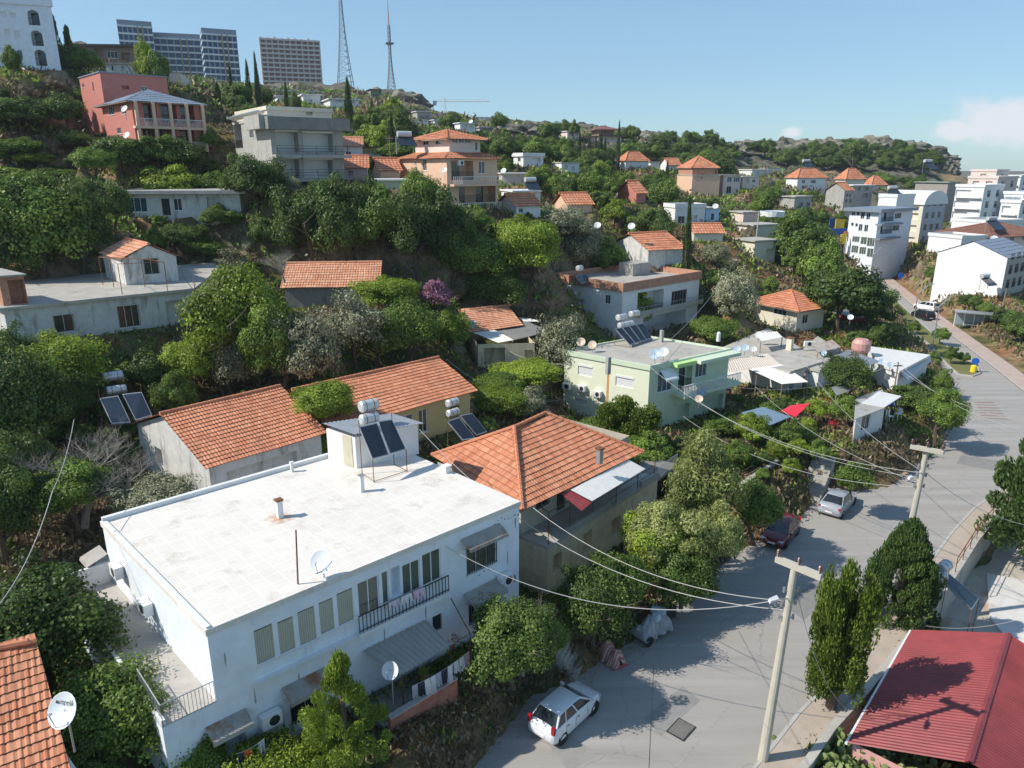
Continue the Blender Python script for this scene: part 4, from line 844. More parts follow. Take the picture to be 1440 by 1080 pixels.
far('flat_roofed_house', 'low white house with a dish between the two small red roofs', 'house', rect(915, 934, 908, 227, 240, 225, 10), 'white', 'flat', over=.3)
# row towards the ridge
oh = far('orange_house', 'orange rendered house with a bare brick upper floor and red hip roof', 'house', rect(974, 1013, 970, 246, 278, 185, 8, D=11), 'peach', 'flat', [('F', 986,249,988,251, D_)], over=.1)
far('brick_upper_floor', 'brick storey and hip roof standing above the orange rendered house', 'house', rect(974, 1010, 970, 236, 247, 186, 8, D=10), 'brick', 'hip', [('F', 1005,239,1008,244, D_)], fnd=0, pad=False, rise=3, **FT)
far('blue_front_house', 'house with a blue tiled glass front beside the orange rendered house', 'house', rect(1018, 1042, 1014, 246, 278, 188, 10, D=9), 'palepink', 'flat', [('F', 1023,249,1029,256, {'glassm': 'glass2'}), ('F', 1032,249,1040,256, {'glassm': 'glass2'}), ('F', 1022,262,1028,272)], over=.3)
far('peach_house', 'flat roofed peach house with a dark balcony opening right of the blue fronted house', 'house', rect(1045, 1068, 1042, 248, 266, 190, 12, D=9), 'palepink', 'flat', [('F', 1047,251,1053,258, D_), ('F', 1058,252,1062,257)], over=.2)
far('white_house', 'long white terrace house on the slope above the peach houses', 'house', rect(1058, 1086, 1052, 238, 250, 230, 10, D=9), 'white', 'flat', [('F', 1064,241,1067,246, D_), ('F', 1074,241,1077,246, D_)], over=.3, m='white')
far('tiled_house', 'two storey white house with a red hip roof at the foot of the rocky ridge', 'house', rect(1122, 1162, 1106, 250, 268, 210, 18), 'white', 'hip', [('F', 1128,253,1132,258), ('F', 1141,253,1147,258), ('F', 1128,261,1134,266)], rise=2.6, **FT)
far('tiled_house', 'house with an orange roof partly behind the bright green tree under the ridge', 'house', rect(1190, 1216, 1184, 252, 264, 225, 18), 'cream', 'hip', rise=3.2, **FT)
far('tiled_house', 'grey stone house with a red roof and a colonnaded terrace by the wooded slope', 'house', rect(1188, 1200, 1162, 268, 296, 190, 35), 'concrete', 'gable', [('F', 1190,272,1192,277, D_), ('F', 1194,273,1196,277, D_), ('F', 1189,280,1191,285, D_), ('F', 1195,280,1197,285, D_)], rise=2, **FT)
far('flat_roofed_house', 'grey two storey house with dark windows behind the stone house', 'house', rect(1200, 1228, 1196, 260, 282, 205, 20), 'concrete', 'flat', [('F', 1204,263,1210,268, D_), ('F', 1215,263,1221,268, D_), ('F', 1212,272,1220,278, D_)], over=.5, m='white')
far('tiled_house', 'small house with a low orange hip roof closest to the yellow hillside', 'house', rect(1226, 1246, 1220, 260, 268, 240, 15), 'palepink', 'hip', rise=3, **FT)
far('white_house', 'low white house tucked in the bushes left of the red hip roofed house', 'house', rect(1080, 1104, 1076, 236, 250, 245, 15), 'white', 'flat', over=.2)
far('flat_roofed_house', 'pale two storey house at the edge of the wooded slope above the road', 'house', rect(1118, 1142, 1104, 276, 296, 175, 30), 'concrete', 'flat', [('F', 1124,285,1128,292, D_), ('F', 1134,285,1138,292, D_)], over=.4)
far('white_house', 'long low white house with a grey porch behind the tall slender cypress', 'house', rect(950, 992, 936, 290, 318, 128, 14), 'white', 'flat', [('F', 954,304,962,314, {'kind': 'grille'}), ('F', 975,303,980,316, D_), ('F', 984,308,988,318, D_)], over=.15, par=.4)
far('blue_house', 'light blue single storey house joined to the long low white house', 'house', rect(993, 1012, 990, 292, 314, 131, 14, D=7), mat('sky blue plaster', (.42, .58, .78), var=.06), 'flat', [('F', 1000,300,1004,310, {'glassm': 'glass2'})], over=.15)
far('tiled_house', 'narrow house with a flat orange roof right of the tall slender cypress', 'house', rect(976, 1017, 972, 328, 340, 112, 4, D=4), 'cream', 'gable', rise=1.3, **FT)
far('tiled_house', 'old stone barn with an orange tile roof left of the tall slender cypress', 'barn', rect(912, 962, 900, 352, 374, 98, 25, D=9), 'oldwhite', 'gable', rise=1.9, **FT)
far('stone_house', 'unfinished sand coloured house with stacked concrete terraces and a blue tank', 'house', rect(1060, 1096, 1036, 316, 350, 128, 25), 'cream', 'flat', [('F', 1078,338,1086,349, D_)], over=.4)
far('low_house', 'low cream row with a cracked wall behind the sand coloured house', 'house', rect(1046, 1068, 1040, 298, 314, 140, 15), 'palepink', 'flat', over=.3)
far('concrete_house', 'pale concrete house half behind the big silver olive tree', 'house', rect(1062, 1092, 1040, 338, 372, 118, 25), 'cream', 'flat', [('F', 1078,350,1088,363, D_)], over=.4)
# orange hip roof house near the road
hr = House('tiled_house', 'house with a wide orange hip roof beside the big dark tree near the road', 'house', P(1122,436,6.6), P(1160,430,6.6), P(1062,424,6.6), 3.6, 'cream')
hr.win('L', 1088,433,1105,445, glassm='glass2'); hr.win('f', 1.2, 1.0, 2.4, 2.2); hr.walls(); hr.hip(rise=1.9, over=.9, m='tiles', col=.26, row=.42)
# row of low flat-roofed houses by the road
r1_ = House('flat_roofed_house', 'wide low flat roofed house with a weathered concrete roof right of the green house', 'house', P(1110,522,4.6), P(1155,508,4.6), P(1000,496,4.6), 2.2, 'white', C=P(1080,462,4.6)); r1_.walls(); r1_.flat('roofconc', over=.15, th=.25)
r2_ = House('flat_roofed_house', 'low white house between the round dark tree and the wide flat roof', 'house', P(1152,520,4.4), P(1192,500,4.4), P(1110,510,4.4), 2.2, 'white', C=P(1150,474,4.4)); r2_.win('L', 1131,518,1142,527, kind='dark'); r2_.walls(); r2_.flat('roofconc', over=.15, th=.25)
r3_ = House('flat_roofed_house', 'white flat roofed house at the end of the low row beside the road', 'house', P(1264,521,4.2), P(1306,499,4.2), P(1238,512,4.2), 1.9, 'white', C=P(1222,487,4.2)); r3_.win('L', 1244,524,1258,538, kind='dark'); r3_.walls(); r3_.flat('white_sheet', over=.15, th=.25)
mb = MB(); mb.slab(P(1264,522,4.0), P(1308,499,4.0), P(1310,508,3.3), P(1276,534,3.3), .06); wpart(mb, 'side_awning', 'greym', r3_)
mb = MB(); mb.slab(P(1172,505,5.0), P(1192,491,5.0), P(1238,508,4.7), P(1208,519,4.7), .08); aw1 = mb.build('metal_canopy', M['greym']); tag(aw1, 'pale blue grey sheet canopy over the yard in the middle of the low row', 'canopy')
r4_ = House('white_cabin', 'small white cabin with two dark windows and a grey felt roof above the road bank', 'cabin', P(1204,588,4.9), P(1244,573,4.9), P(1204,560,4.9), 2.7, 'white'); r4_.win('F', 1213,585,1222,602, glassm='glass'); r4_.win('F', 1224,579,1234,595); r4_.walls(found=2)
mb = MB(); mb.slab(P(1212,566,5.15), P(1236,550,5.15), P(1268,557,5.0), P(1243,573,5.0), .08); wpart(mb, 'sheet_roof', 'white_sheet', r4_)
mb = MB(); mb.slab(P(1201,590,4.98), P(1243,574,4.98), P(1216,560,5.1), P(1203,562,5.1), .07); wpart(mb, 'felt_roof', 'concrete', r4_)
mb = MB(); [mb.bar((P(*q, 4.9).x, P(*q, 4.9).y, 2.4), P(*q, 4.9), .05) for q in ((1266,558), (1250,572))]; wpart(mb, 'post', 'wood', r4_)
# canopies right of the green house
def canopy(label, pts, zs, posts, m, name='canopy', corr=True, pm='wood'):
    q = [P(x, y, z) for (x, y), z in zip(pts, zs)]; t = thing(name, label, 'canopy', Vector((q[0].x, q[0].y, 0)) )
    t.location.z = 2.2; mb = MB(); (corrugated(mb, *q, .3, .03) if corr else mb.slab(*q, .05)); wpart(mb, 'sheet', m, t)
    for x, y, z in posts: a = P(x, y, z); mb = MB(); mb.bar((a.x, a.y, 1.4), a, .05); wpart(mb, 'post', pm, t)
    return t
canopy('wide cream sheet canopy joined to the right side of the green house', ((1003,511), (1079,497), (1098,513), (1004,525)), (5.0, 5.0, 4.6, 4.6), ((1008,524,4.5), (1060,518,4.5)), mat('cream roofing sheet', (.62, .54, .45), .6, var=.08))
canopy('white sheet canopy with a drooping edge over people sitting beside the green house', ((1052,519), (1098,512), (1136,537), (1098,540)), (4.65, 4.65, 4.1, 4.1), ((1100,540,4.1), (1132,536,4.1), (1064,528,4.4)), 'white_sheet')
canopy('flat blue grey shade canopy over the lower garden', ((1043,580), (1073,572), (1112,586), (1080,599)), (4.3, 4.4, 4.3, 4.2), ((1046,583,4.3), (1080,598,4.2), (1108,586,4.3)), mat('faded blue sheet', (.17, .25, .33), .6, var=.12), corr=False)
canopy('bright red fabric sun sail beside the blue grey canopy', ((1098,578), (1112,570), (1139,567), (1119,586)), (4.5, 4.6, 5.0, 4.2), ((1139,567,5.0), (1112,570,4.6)), mat('red fabric', (.72, .03, .06), .8, var=.08), corr=False, name='sun_sail')
# ================================================================ white apartment block by the road and its neighbours
w1 = House('apartment_block', 'four storey white apartment block with dark roof edge and wrap-round corner balconies by the road', 'building', *rect(1237, 1283, 1196, 294, 374, 158, 35)[:3], rect(1237, 1283, 1196, 294, 374, 158, 35)[3], 'bluewhite')
for q in ((1198,298,1202,303), (1205,298,1208,303), (1211,298,1215,308), (1219,299,1223,309), (1197,313,1200,318), (1203,314,1206,319), (1208,315,1212,325), (1216,316,1220,326)): w1.win('L', *q)
for q in ((1199,332,1208,341), (1211,333,1218,344), (1220,334,1229,347), (1198,345,1206,356), (1209,347,1217,358), (1220,349,1228,362)): w1.win('L', *q, glassm='glass3')
for q in ((1259,300,1267,307), (1256,317,1264,324)): w1.win('F', *q)
for q in ((1240,299,1256,311), (1239,317,1254,328)): w1.win('F', *q, kind='bal')
w1.walls(found=4); w1.flat('slate', over=1.0, th=.7); i, p, e2, n2, w2 = w1.fr('F')
for t in (w1.h-3.1, w1.h-6.2): mb = MB(); obox(mb, p, e2, n2, -.8, 8.2 if w2 > 8.5 else w2, t-.4, t, 0, 1.4); mb.build('balcony_slab', M['slate'], w1.root)
w1b = far('apartment_block', 'plain white stair tower block rising behind the white corner apartment block', 'building', rect(1262, 1287, 1250, 276, 374, 172, 35), 'white', 'flat', fnd=4, par=.5, over=.1)
vb = House('curved_roof_building', 'tall building with a white barrel vault roof and bluish striped front', 'building', *rect(1299, 1330, 1247, 288, 352, 195, 33)[:3], rect(1299, 1330, 1247, 288, 352, 195, 33)[3], mat('blue grey cladding', (.42, .46, .52), var=.1))
vb.row('f', 3, 4, .6, fh=3.2, w=1.6, h=1.8); vb.row('l', 4, 4, .4, fh=3.2, w=2.0, h=1.7, kind='dark'); vb.walls(mats={3: 'cream'}); o = vb.off(.4, vb.h); mb = MB(); nn = 14; pr = None
for k in range(nn+1):
    an = math.pi*k/nn; t = (1-math.cos(an))/2; z = 3.6*math.sin(an); a, b2 = o[0].lerp(o[1], t)+Vector((0, 0, z)), o[3].lerp(o[2], t)+Vector((0, 0, z))
    if pr: mb.face((pr[0], a, b2, pr[1])); mb.face((pr[0], a, Vector((a.x, a.y, vb.h)), Vector((pr[0].x, pr[0].y, vb.h))))
    pr = (a, b2)
mb.build('vault_roof', M['white'], vb.root)
tb = far('apartment_block', 'taupe and grey apartment tower with a tall flat side wall behind the vaulted building', 'building', rect(1334, 1344, 1288, 256, 350, 225, 33, W_=6), mat('taupe cladding', (.33, .29, .26), var=.1), 'flat', rows=[('l', 3, 5, 1.0, dict(fh=3.3, w=2.2, h=1.6, kind='dark'))], over=.5, m=mat('green grey roof', (.28, .33, .25), var=.15))
def blk(label, r, wall, nf, nl, floors, roofm='white', kind='bal', fh=3.1, par=.5, over=.2, **k):
    A, B, L, z0 = r; h = House('apartment_block', label, 'building', A, B, L, z0, wall)
    h.row('f', nf, floors, h.h-fh*floors-.3, fh=fh, w=k.get('w', 1.8), h=1.9, sill=.4, kind=kind, margin=.5); h.row('l', nl, floors, h.h-fh*floors-.3, fh=fh, w=k.get('wl', 2.0), h=1.9, sill=.4, kind=k.get('kl', 'dark'), margin=.5)
    h.walls(found=6); h.flat(roofm, par=par, over=over)
    i, p, e, n, w = h.fr('L')
    for fl in range(floors): mb = MB(); z = h.h-fh*floors-.3+fl*fh+.25; obox(mb, p, e, n, .4, w-.4, z-.2, z, .0, .9); mb.build('balcony_slab', M['white'], h.root)
    return h
blk('white apartment block with long stacked balconies right of the taupe tower', rect(1385, 1412, 1345, 262, 322, 205, 33), 'white', 2, 2, 4, 'white', wl=4.2)
blk('white block with a grey gabled roof storey behind the stacked balconies', rect(1404, 1432, 1362, 250, 300, 232, 33), 'palepink', 2, 2, 4)
blk('pale pink roofed block standing highest on the right skyline', rect(1402, 1404, 1366, 240, 280, 262, 33, W_=9), 'palepink', 1, 1, 2, kind='win')
blk('white apartment block cut by the right picture edge below the skyline', rect(1440, 1470, 1412, 272, 330, 205, 33), 'bluewhite', 3, 2, 4)
blk('distant white block with dark windows at the right skyline', rect(1436, 1470, 1402, 248, 290, 262, 33), 'white', 3, 2, 3)
bp_ = House('brown_roof_house', 'pale pink house with a brown hip roof at the right edge of the picture', 'house', *rect(1394, 1470, 1384, 333, 372, 148, 20, D=12)[:3], rect(1394, 1470, 1384, 333, 372, 148, 20, D=12)[3], 'palepink'); bp_.row('f', 4, 2, .5, fh=3, kind='win'); bp_.walls(); M['browntile'] = tile_mat('brown roof tiles', (.20, .085, .06), (.27, .13, .09)); bp_.hip(rise=2.2, over=.8, m='browntile', **FT)
far('white_house', 'white flat roofed house with one square window above the brown roof', 'house', rect(1386, 1440, 1388, 312, 340, 168, 18, D=9), 'white', 'flat', [('F', 1403,317,1408,321, D_)], over=.1, par=.4)
far('white_block', 'plain white roof room with water tank next to the blank gable wall', 'outbuilding', rect(1353, 1388, 1352, 334, 360, 146, 18, D=8), 'white', 'flat', over=.15, par=.35)
r = rect(1417, 1440, 1319, 363, 420, 122, 38, cap=22, W_=13); gw = House('blank_gable_building', 'large building with a blank bright white gable wall facing the road', 'building', r[0], r[1], r[2], r[3], mat('bright white render', (.82, .82, .81), var=.03)); gw.row('f', 4, 3, .2, fh=2.5, w=1.6, h=1.6, kind='bal'); gw.walls(mats={0: 'concrete'}); gw.gable(rise=2.4, over=.15, axis=0, m='slate', col=.6, row=1, rtile=0)
blk('white block with small balconies at the right edge under the skyline', rect(1436, 1462, 1412, 284, 330, 180, 33), 'white', 2, 2, 3)
blk('small distant block on the right skyline beside the pale pink one', rect(1385, 1402, 1372, 246, 275, 290, 33), 'concrete', 2, 2, 2, kind='win')
canopy('small rusty sheet roof in the yards left of the side lane', ((1140,484), (1170,478), (1182,488), (1150,496)), (5.4, 5.4, 5.1, 5.1), ((1150,496,5.1), (1182,488,5.1)), 'rustaw')
canopy('pale sheet roof between the wide flat roof and the orange hip roof', ((1062,470), (1092,466), (1100,474), (1070,480)), (6.2, 6.2, 5.9, 5.9), ((1070,480,5.9), (1100,474,5.9)), 'white_sheet')
canopy('grey sheet roof against the bank left of the white cabin', ((1168,545), (1190,538), (1200,548), (1176,556)), (4.6, 4.6, 4.3, 4.3), ((1176,556,4.3), (1200,548,4.3)), 'greym')
# ================================================================ hilltop towers, masts, crane
def glass_tower(label, pxl, pxr, pyt, pyb, d, nfl, side=None):
    A = V(pxl, d, zat(pyt, d)); z0 = zat(pyb, d); B = V(pxr, d+6, A.z); t = thing('glass_tower', label, 'tower', (A.x, A.y, z0), 0, 'blue glass apartment towers on the hilltop')
    e = (B-A); e.z = 0; w = e.length; e.normalize(); n = Vector((e.y, -e.x, 0)); h = A.z-z0; o = Vector((0, 0, 0)); D = 14
    mb = MB(); obox(mb, o, e, n, .3, w-.3, -6, h-.3, -D, -.5); mb.build('core', M['darkconc'], t)
    for k in range(nfl):
        z = h*k/nfl; f = h/nfl
        mb = MB(); obox(mb, o, e, n, 0, w, z+f*.76, z+f, -D-.3, 0); mb.build('floor_slab', M['white'], t)
        mb = MB(); obox(mb, o, e, n, .15, w-.15, z, z+f*.755, -D, -.3); mb.build('glazing', M['towerglass'], t)
    for k in range(1, 7):
        mb = MB(); x = w*k/7; obox(mb, o, e, n, x-.3, x+.3, 0, h, -.28, .05 if k in (4, 5) else -.1); mb.build('mullion', M['gold'] if k in (4, 5) else M['slate'], t)
    mb = MB(); obox(mb, o, e, n, .1, w-.1, h+.01, h+2.2, -D+.2, -.6); mb.build('roof_storey', M['slate'], t)
    ANCH.append((A.x, A.y, z0)); ANCH.append((B.x, B.y, z0))
M['towerglass'] = mat('blue tower glazing', (.02, .06, .14), .25, var=.5, scale=.25, spec=.4); M['gold'] = mat('gold cladding', (.35, .26, .12), .5)
glass_tower('left blue glass tower with white floor bands on the hilltop', 164, 214, 34, 116, 330, 8)
glass_tower('long lower middle block between the two blue glass towers', 215, 281, 52, 124, 345, 8)
glass_tower('right blue glass tower with white floor bands on the hilltop', 283, 333, 46, 128, 325, 9)
d = 400; A = V(364, d, zat(54, d)); z0 = zat(131, d); B = V(450, d+10, A.z); t = thing('construction_tower', 'unfinished concrete tower block, its open floors stacked like shelves', 'tower', (A.x, A.y, z0))
e = B-A; e.z = 0; w = e.length; e.normalize(); n = Vector((e.y, -e.x, 0)); h = A.z-z0; o = Vector((0, 0, 0)); nf = 12; cc = mat('raw tower concrete', (.62, .54, .48), var=.08)
for k in range(nf+1): mb = MB(); z = h*k/nf; obox(mb, o, e, n, 0, w, z-.45, z+.45, -16, 0); mb.build('floor_slab', cc, t)
for k in range(11): mb = MB(); x = .4+(w-.8)*k/10; obox(mb, o, e, n, x-.35, x+.35, 0, h, -15.8, -.4); mb.build('column', cc, t)
bk = mat('dim brick infill', (.34, .22, .19), var=.3, scale=.6)
for k in range(nf): mb = MB(); z = h*k/nf; obox(mb, o, e, n, .5, w-.5, z+.45, z+h/nf-.45, -15, -1.6); mb.build('infill_wall', bk, t)
mb = MB()
for k in range(9): obox(mb, o, e, n, w*(k+.1)/9, w*(k+.5)/9, h+.36, h+.9+1.2*random.random(), -9, -2)
mb.build('roof_stubs', cc, t)
for px, py, d, w_, h_, lab in ((222,121,300,60,14,'grey parking deck below the middle glass block'), (282,128,290,60,10,'long white podium at the foot of the right glass tower')):
    far('podium', lab, 'building', rect(px, px+w_, px, py-8, py+2, d, 4, D=8), 'white', 'flat', over=.2, rows=[('f', 8, 1, 0, dict(w=3, h=1.8, kind='dark', sill=.3))], m='concrete')
def mast(label, px, pyb, pyt, d, wb_, tip):
    z0, z1 = zat(pyb, d), zat(pyt, d); b = V(px, d, z0); t = thing('lattice_mast', label, 'mast', b, R(20)); ANCH.append((b.x, b.y, z0)); h = z1-z0
    wt = lambda z: wb_*(1-min(z/(h*.7), 1))**1.7+.9
    mb = MB(); N = 22; cs = ((-1, -1), (1, -1), (1, 1), (-1, 1))
    for sx, sy in cs:
        pr = None
        for k in range(N+1): z = h*k/N; p = Vector((sx*wt(z)/2, sy*wt(z)/2, z-1 if k == 0 else z)); (mb.bar(pr, p, .15, n=4) if pr else None); pr = p
    mb.build('legs', M['mast'], t); mb = MB()
    for k in range(N):
        z, y = h*k/N, h*(k+1)/N; a, b2 = wt(z)/2, wt(y)/2
        for i in range(4): c, d2 = cs[i], cs[(i+1) % 4]; mb.bar((c[0]*a, c[1]*a, z), (d2[0]*b2, d2[1]*b2, y), .06, n=4); mb.bar((c[0]*b2, c[1]*b2, y), (d2[0]*b2, d2[1]*b2, y), .06, n=4)
    mb.build('bracing', M['mast'], t); mb = MB(); mb.box((0, 0, h*.8), (3.2, 3.2, .5)); mb.build('platform', M['mast'], t)
    mb = MB(); mb.bar((0, 0, h), (0, 0, h+tip), .35, .12); mb.build('antenna', mat('red and white antenna', (.5, .3, .28)), t)
M['mast'] = mat('painted mast steel', (.22, .25, .30), .6, .2)
mast('tall lattice radio mast running out of the top of the picture', 486, 124, -60, 300, 5.4, 10); mast('second lattice radio mast with a red and white tip right of the cypress', 552, 160, 42, 310, 5.6, 10)
d = 520; b = V(626, d, zat(178, d)); t = thing('tower_crane', 'pale tower crane with a long jib on the far skyline', 'crane', b); hh = zat(145, d)-b.z; mb = MB()
for sx in (-.7, .7):
    for sy in (-.7, .7): mb.bar((sx, sy, -12), (sx, sy, hh), .22, n=4)
for k in range(12): z = -12+(hh+12)*k/12; mb.bar((-.7, -.7, z), (.7, -.7, z+2.5), .15, n=4)
mb.build('tower', M['white'], t); mb = MB(); mb.box((12.5, 0, hh+.6), (40, .9, .5)); mb.box((12.5, 0, hh+1.8), (36, .25, .25)); [mb.bar((-6+k*3, 0, hh+.6), (-4.5+k*3, 0, hh+1.8), .12, n=4) for k in range(12)]; mb.build('jib', M['white'], t)
mb = MB(); mb.box((-7, 0, hh-.3), (2.5, 1.6, 3)); mb.build('counterweight', M['slate'], t); mb = MB(); mb.bar((0, 0, hh), (0, 0, hh+3.5), .4); mb.build('apex', M['white'], t)
# skyline houses, left to right
SKY = ((450,505,138,152,160,'white','white house with a flat roof terrace at the foot of the first mast','white_house'), (418,450,132,156,165,'white','white two storey house with small balconies below the construction tower','white_house'),
 (382,412,134,150,158,'bluewhite','pale blue white house just below the construction tower podium','white_house'), (360,452,126,134,235,'concrete','long grey brown podium wall under the construction tower','podium'),
 (580,606,156,174,250,'concrete','grey flat building right of the second mast','flat_roofed_house'), (578,602,168,184,215,'white','small white house with grey porch under the skyline, left of the round tree','white_house'), (608,620,168,182,240,'white','narrow white house left of the round tree on the skyline','white_house'),
 (640,668,172,188,205,'white','white house with a chimney between the two round skyline trees','white_house'), (655,690,164,182,330,'bluewhite','long blue and white striped block on the far skyline','flat_roofed_house'), (668,694,178,190,215,'concrete','low dark roofed house in front of the blue and white striped block','flat_roofed_house'),
 (722,742,176,188,225,'cream','little yellow green house on the cliff edge','cream_house'), (744,764,178,192,235,'darkconc','dark flat pavilion beside the yellow green house on the cliff','pavilion'), (792,816,184,196,240,'palepink','pink walled end of the hilltop restaurant','hilltop_house'),
 (700,716,170,184,235,'concrete','grey cube house at the right of the round skyline tree','flat_roofed_house'), (516,536,125,138,260,'darkconc','dark flat hut on the knoll at the foot of the first mast','hut'), (906,914,192,200,262,'white','small white cube house on the cliff top right of the ball shaped tree','white_house'))
for a, b2, yt, yb, d, wl, lab, nm in SKY:
    h = far(nm, lab, 'house', rect(a+(b2-a)*.25, b2, a, yt, yb, d, 25), wl, 'flat', rows=[('f', 3, 1 if yb-yt < 14 else 2, .3, dict(w=1.4, h=1.3, fh=2.9, kind='dark'))], over=.4, m='white' if wl != 'darkconc' else 'darkm')
M['redterr'] = mat('dull red brown roof', (.24, .11, .10), var=.15)
h = far('hilltop_pavilion', 'hilltop restaurant with a dark pyramid roof and long terraces', 'building', rect(822, 874, 815, 191, 207, 248, 10, D=12), 'palepink', 'flat', rows=[('f', 6, 1, .4, dict(w=1.8, h=2, kind='dark'))], over=.8, m='redterr')
A = V(838, 250, zat(184, 250)); A.z = zat(184, 250)
top = far('roof_pavilion', 'dark open pavilion with a shallow hip roof on top of the hilltop restaurant', 'pavilion', rect(842, 864, 838, 182, 192, 252, 10, D=9), 'wood', None, rows=[('f', 3, 1, 0, dict(w=2.2, h=1.6, sill=.2, kind='dark'))], fnd=0, pad=False); top.hip(rise=1.6, over=1.5, m='redterr', col=.8, row=1.2, rtile=0)
# walls and small structures
def wall_px(label, pts, z, h, th=.2, m='concrete', name='garden_wall', below=1.5, cat='wall', coping=None):
    q = [P(x, y, z) for x, y in pts]; t = thing(name, label, cat, (q[0].x, q[0].y, z)); mb = MB()
    for a, b in zip(q, q[1:]): e = (b-a).normalized(); n = Vector((e.y, -e.x, 0))*th/2; mb.prism([(p.x, p.y) for p in (a-n, b-n+e*.0, b+n, a+n)][::-1], z-below, z+h)
    wpart(mb, 'wall', m, t); mb = MB()
    for a, b in zip(q, q[1:]): e = (b-a).normalized(); n = Vector((e.y, -e.x, 0))*(th/2+.03); mb.prism([(p.x, p.y) for p in (a-n, b-n, b+n, a+n)][::-1], z+h+.002, z+h+.06)
    wpart(mb, 'coping', coping or m, t); return t
wall_px('grey concrete retaining wall holding the dry earth plot above the red car', ((1041,690), (1092,656)), 2.3, .5, .25, below=2.2, coping='roofconc')
wall_px('low wall below the long flat roofed house under the pink house', ((170,322), (345,318)), 17.5, .6, .3)
wall_px('dirt path wall at the right of the old flat roofed house garden', ((225,765), (135,795)), 4.4, .15, .5, 'roofconc', below=.6)
# pool on the slope
q = Q(1086,302,138); t = thing('swimming_pool', 'round blue paddling pool on a terrace above the road', 'pool', q); mb = MB(); mb.lathe((0, 0, -.3), [(2.2, 0), (2.3, 1.0), (2.15, 1.0), (2.1, .85)], 18); mb.build('rim', M['white'], t); mb = MB(); mb.lathe((0, 0, 0), [(0, .5), (2.12, .5)], 18); mb.build('water', mat('pool water', (.03, .35, .65), .1), t)
# ================================================================ land, road, pavements
finish_land()
def soil_mat():
    m = bpy.data.materials.new('dry earth and grass'); t, b = nodes_of(m); N = t.nodes.new; L = t.links.new; b.inputs['Roughness'].default_value = .95; b.inputs['Specular IOR Level'].default_value = .1
    g = N('ShaderNodeNewGeometry')
    def noise(sc, lo, hi, det=9, ro=.65):
        n = N('ShaderNodeTexNoise'); n.inputs['Scale'].default_value = sc; n.inputs['Detail'].default_value = det; n.inputs['Roughness'].default_value = ro; L(g.outputs['Position'], n.inputs['Vector'])
        r = N('ShaderNodeMapRange'); r.interpolation_type = 'SMOOTHSTEP'; r.inputs[1].default_value = lo; r.inputs[2].default_value = hi; L(n.outputs['Fac'], r.inputs[0]); return r.outputs[0]
    def mix(f, a, c):
        x = N('ShaderNodeMix'); x.data_type = 'RGBA'; L(f, x.inputs[0])
        for i, v in ((6, a), (7, c)):
            if isinstance(v, tuple): x.inputs[i].default_value = rgb(v)
            else: L(v, x.inputs[i])
        return x.outputs[2]
    c = mix(noise(.22, .42, .6), (.33, .15, .07), (.36, .26, .15)); c = mix(noise(.9, .45, .65), c, (.20, .15, .09)); c = mix(noise(.13, .42, .6), c, (.085, .10, .035)); c = mix(noise(5, .55, .75), c, (.36, .29, .19))
    s = N('ShaderNodeSeparateXYZ'); L(g.outputs['True Normal'], s.inputs[0]); st = N('ShaderNodeMapRange'); st.inputs[1].default_value = .66; st.inputs[2].default_value = .45; L(s.outputs[2], st.inputs[0])
    rock = mix(noise(.5, .4, .62), (.15, .125, .075), (.33, .26, .17)); rock = mix(noise(3, .5, .7), rock, (.10, .095, .045)); c = mix(st.outputs[0], c, rock)
    ln = N('ShaderNodeVectorMath'); ln.operation = 'LENGTH'; L(g.outputs['Position'], ln.inputs[0]); fr_ = N('ShaderNodeMapRange'); fr_.inputs[1].default_value = 215; fr_.inputs[2].default_value = 260; L(ln.outputs['Value'], fr_.inputs[0])
    scrub = mix(noise(.09, .38, .55), (.05, .062, .03), (.19, .17, .14)); scrub = mix(noise(.35, .5, .62), scrub, (.07, .075, .04)); scrub = mix(noise(.03, .55, .66), scrub, (.30, .22, .12)); c = mix(fr_.outputs[0], c, scrub)
    L(c, b.inputs['Base Color']); n = N('ShaderNodeTexNoise'); n.inputs['Scale'].default_value = 4; n.inputs['Detail'].default_value = 10; n.inputs['Roughness'].default_value = .7; L(g.outputs['Position'], n.inputs['Vector'])
    bp = N('ShaderNodeBump'); bp.inputs['Strength'].default_value = .9; bp.inputs['Distance'].default_value = .25; L(n.outputs['Fac'], bp.inputs['Height']); L(bp.outputs[0], b.inputs['Normal']); return m
M['soil'] = soil_mat()
na, nr_ = 440, 470
ang = np.linspace(R(20), R(160), na); rad = np.concatenate([[2], np.geomspace(9, 7000, nr_-1)])
AA, RR = np.meshgrid(ang, rad); X = RR*np.cos(AA); Y = RR*np.sin(AA)-6; Z = H(X, Y)
_lr = np.log(rad); 
def Hf(x, y):                                # quick look-up in the finished land grid
    x = np.asarray(x, float); y = np.asarray(y, float)+6; a = (np.arctan2(y, x)-ang[0])/(ang[1]-ang[0]); r_ = np.interp(np.log(np.maximum(np.hypot(x, y), 2)), _lr, np.arange(nr_)); a = np.clip(a, 0, na-1.001); r_ = np.clip(r_, 0, nr_-1.001); i, j = r_.astype(int), a.astype(int); u, v = r_-i, a-j
    return (Z[i, j]*(1-v)+Z[i, j+1]*v)*(1-u)+(Z[i+1, j]*(1-v)+Z[i+1, j+1]*v)*u
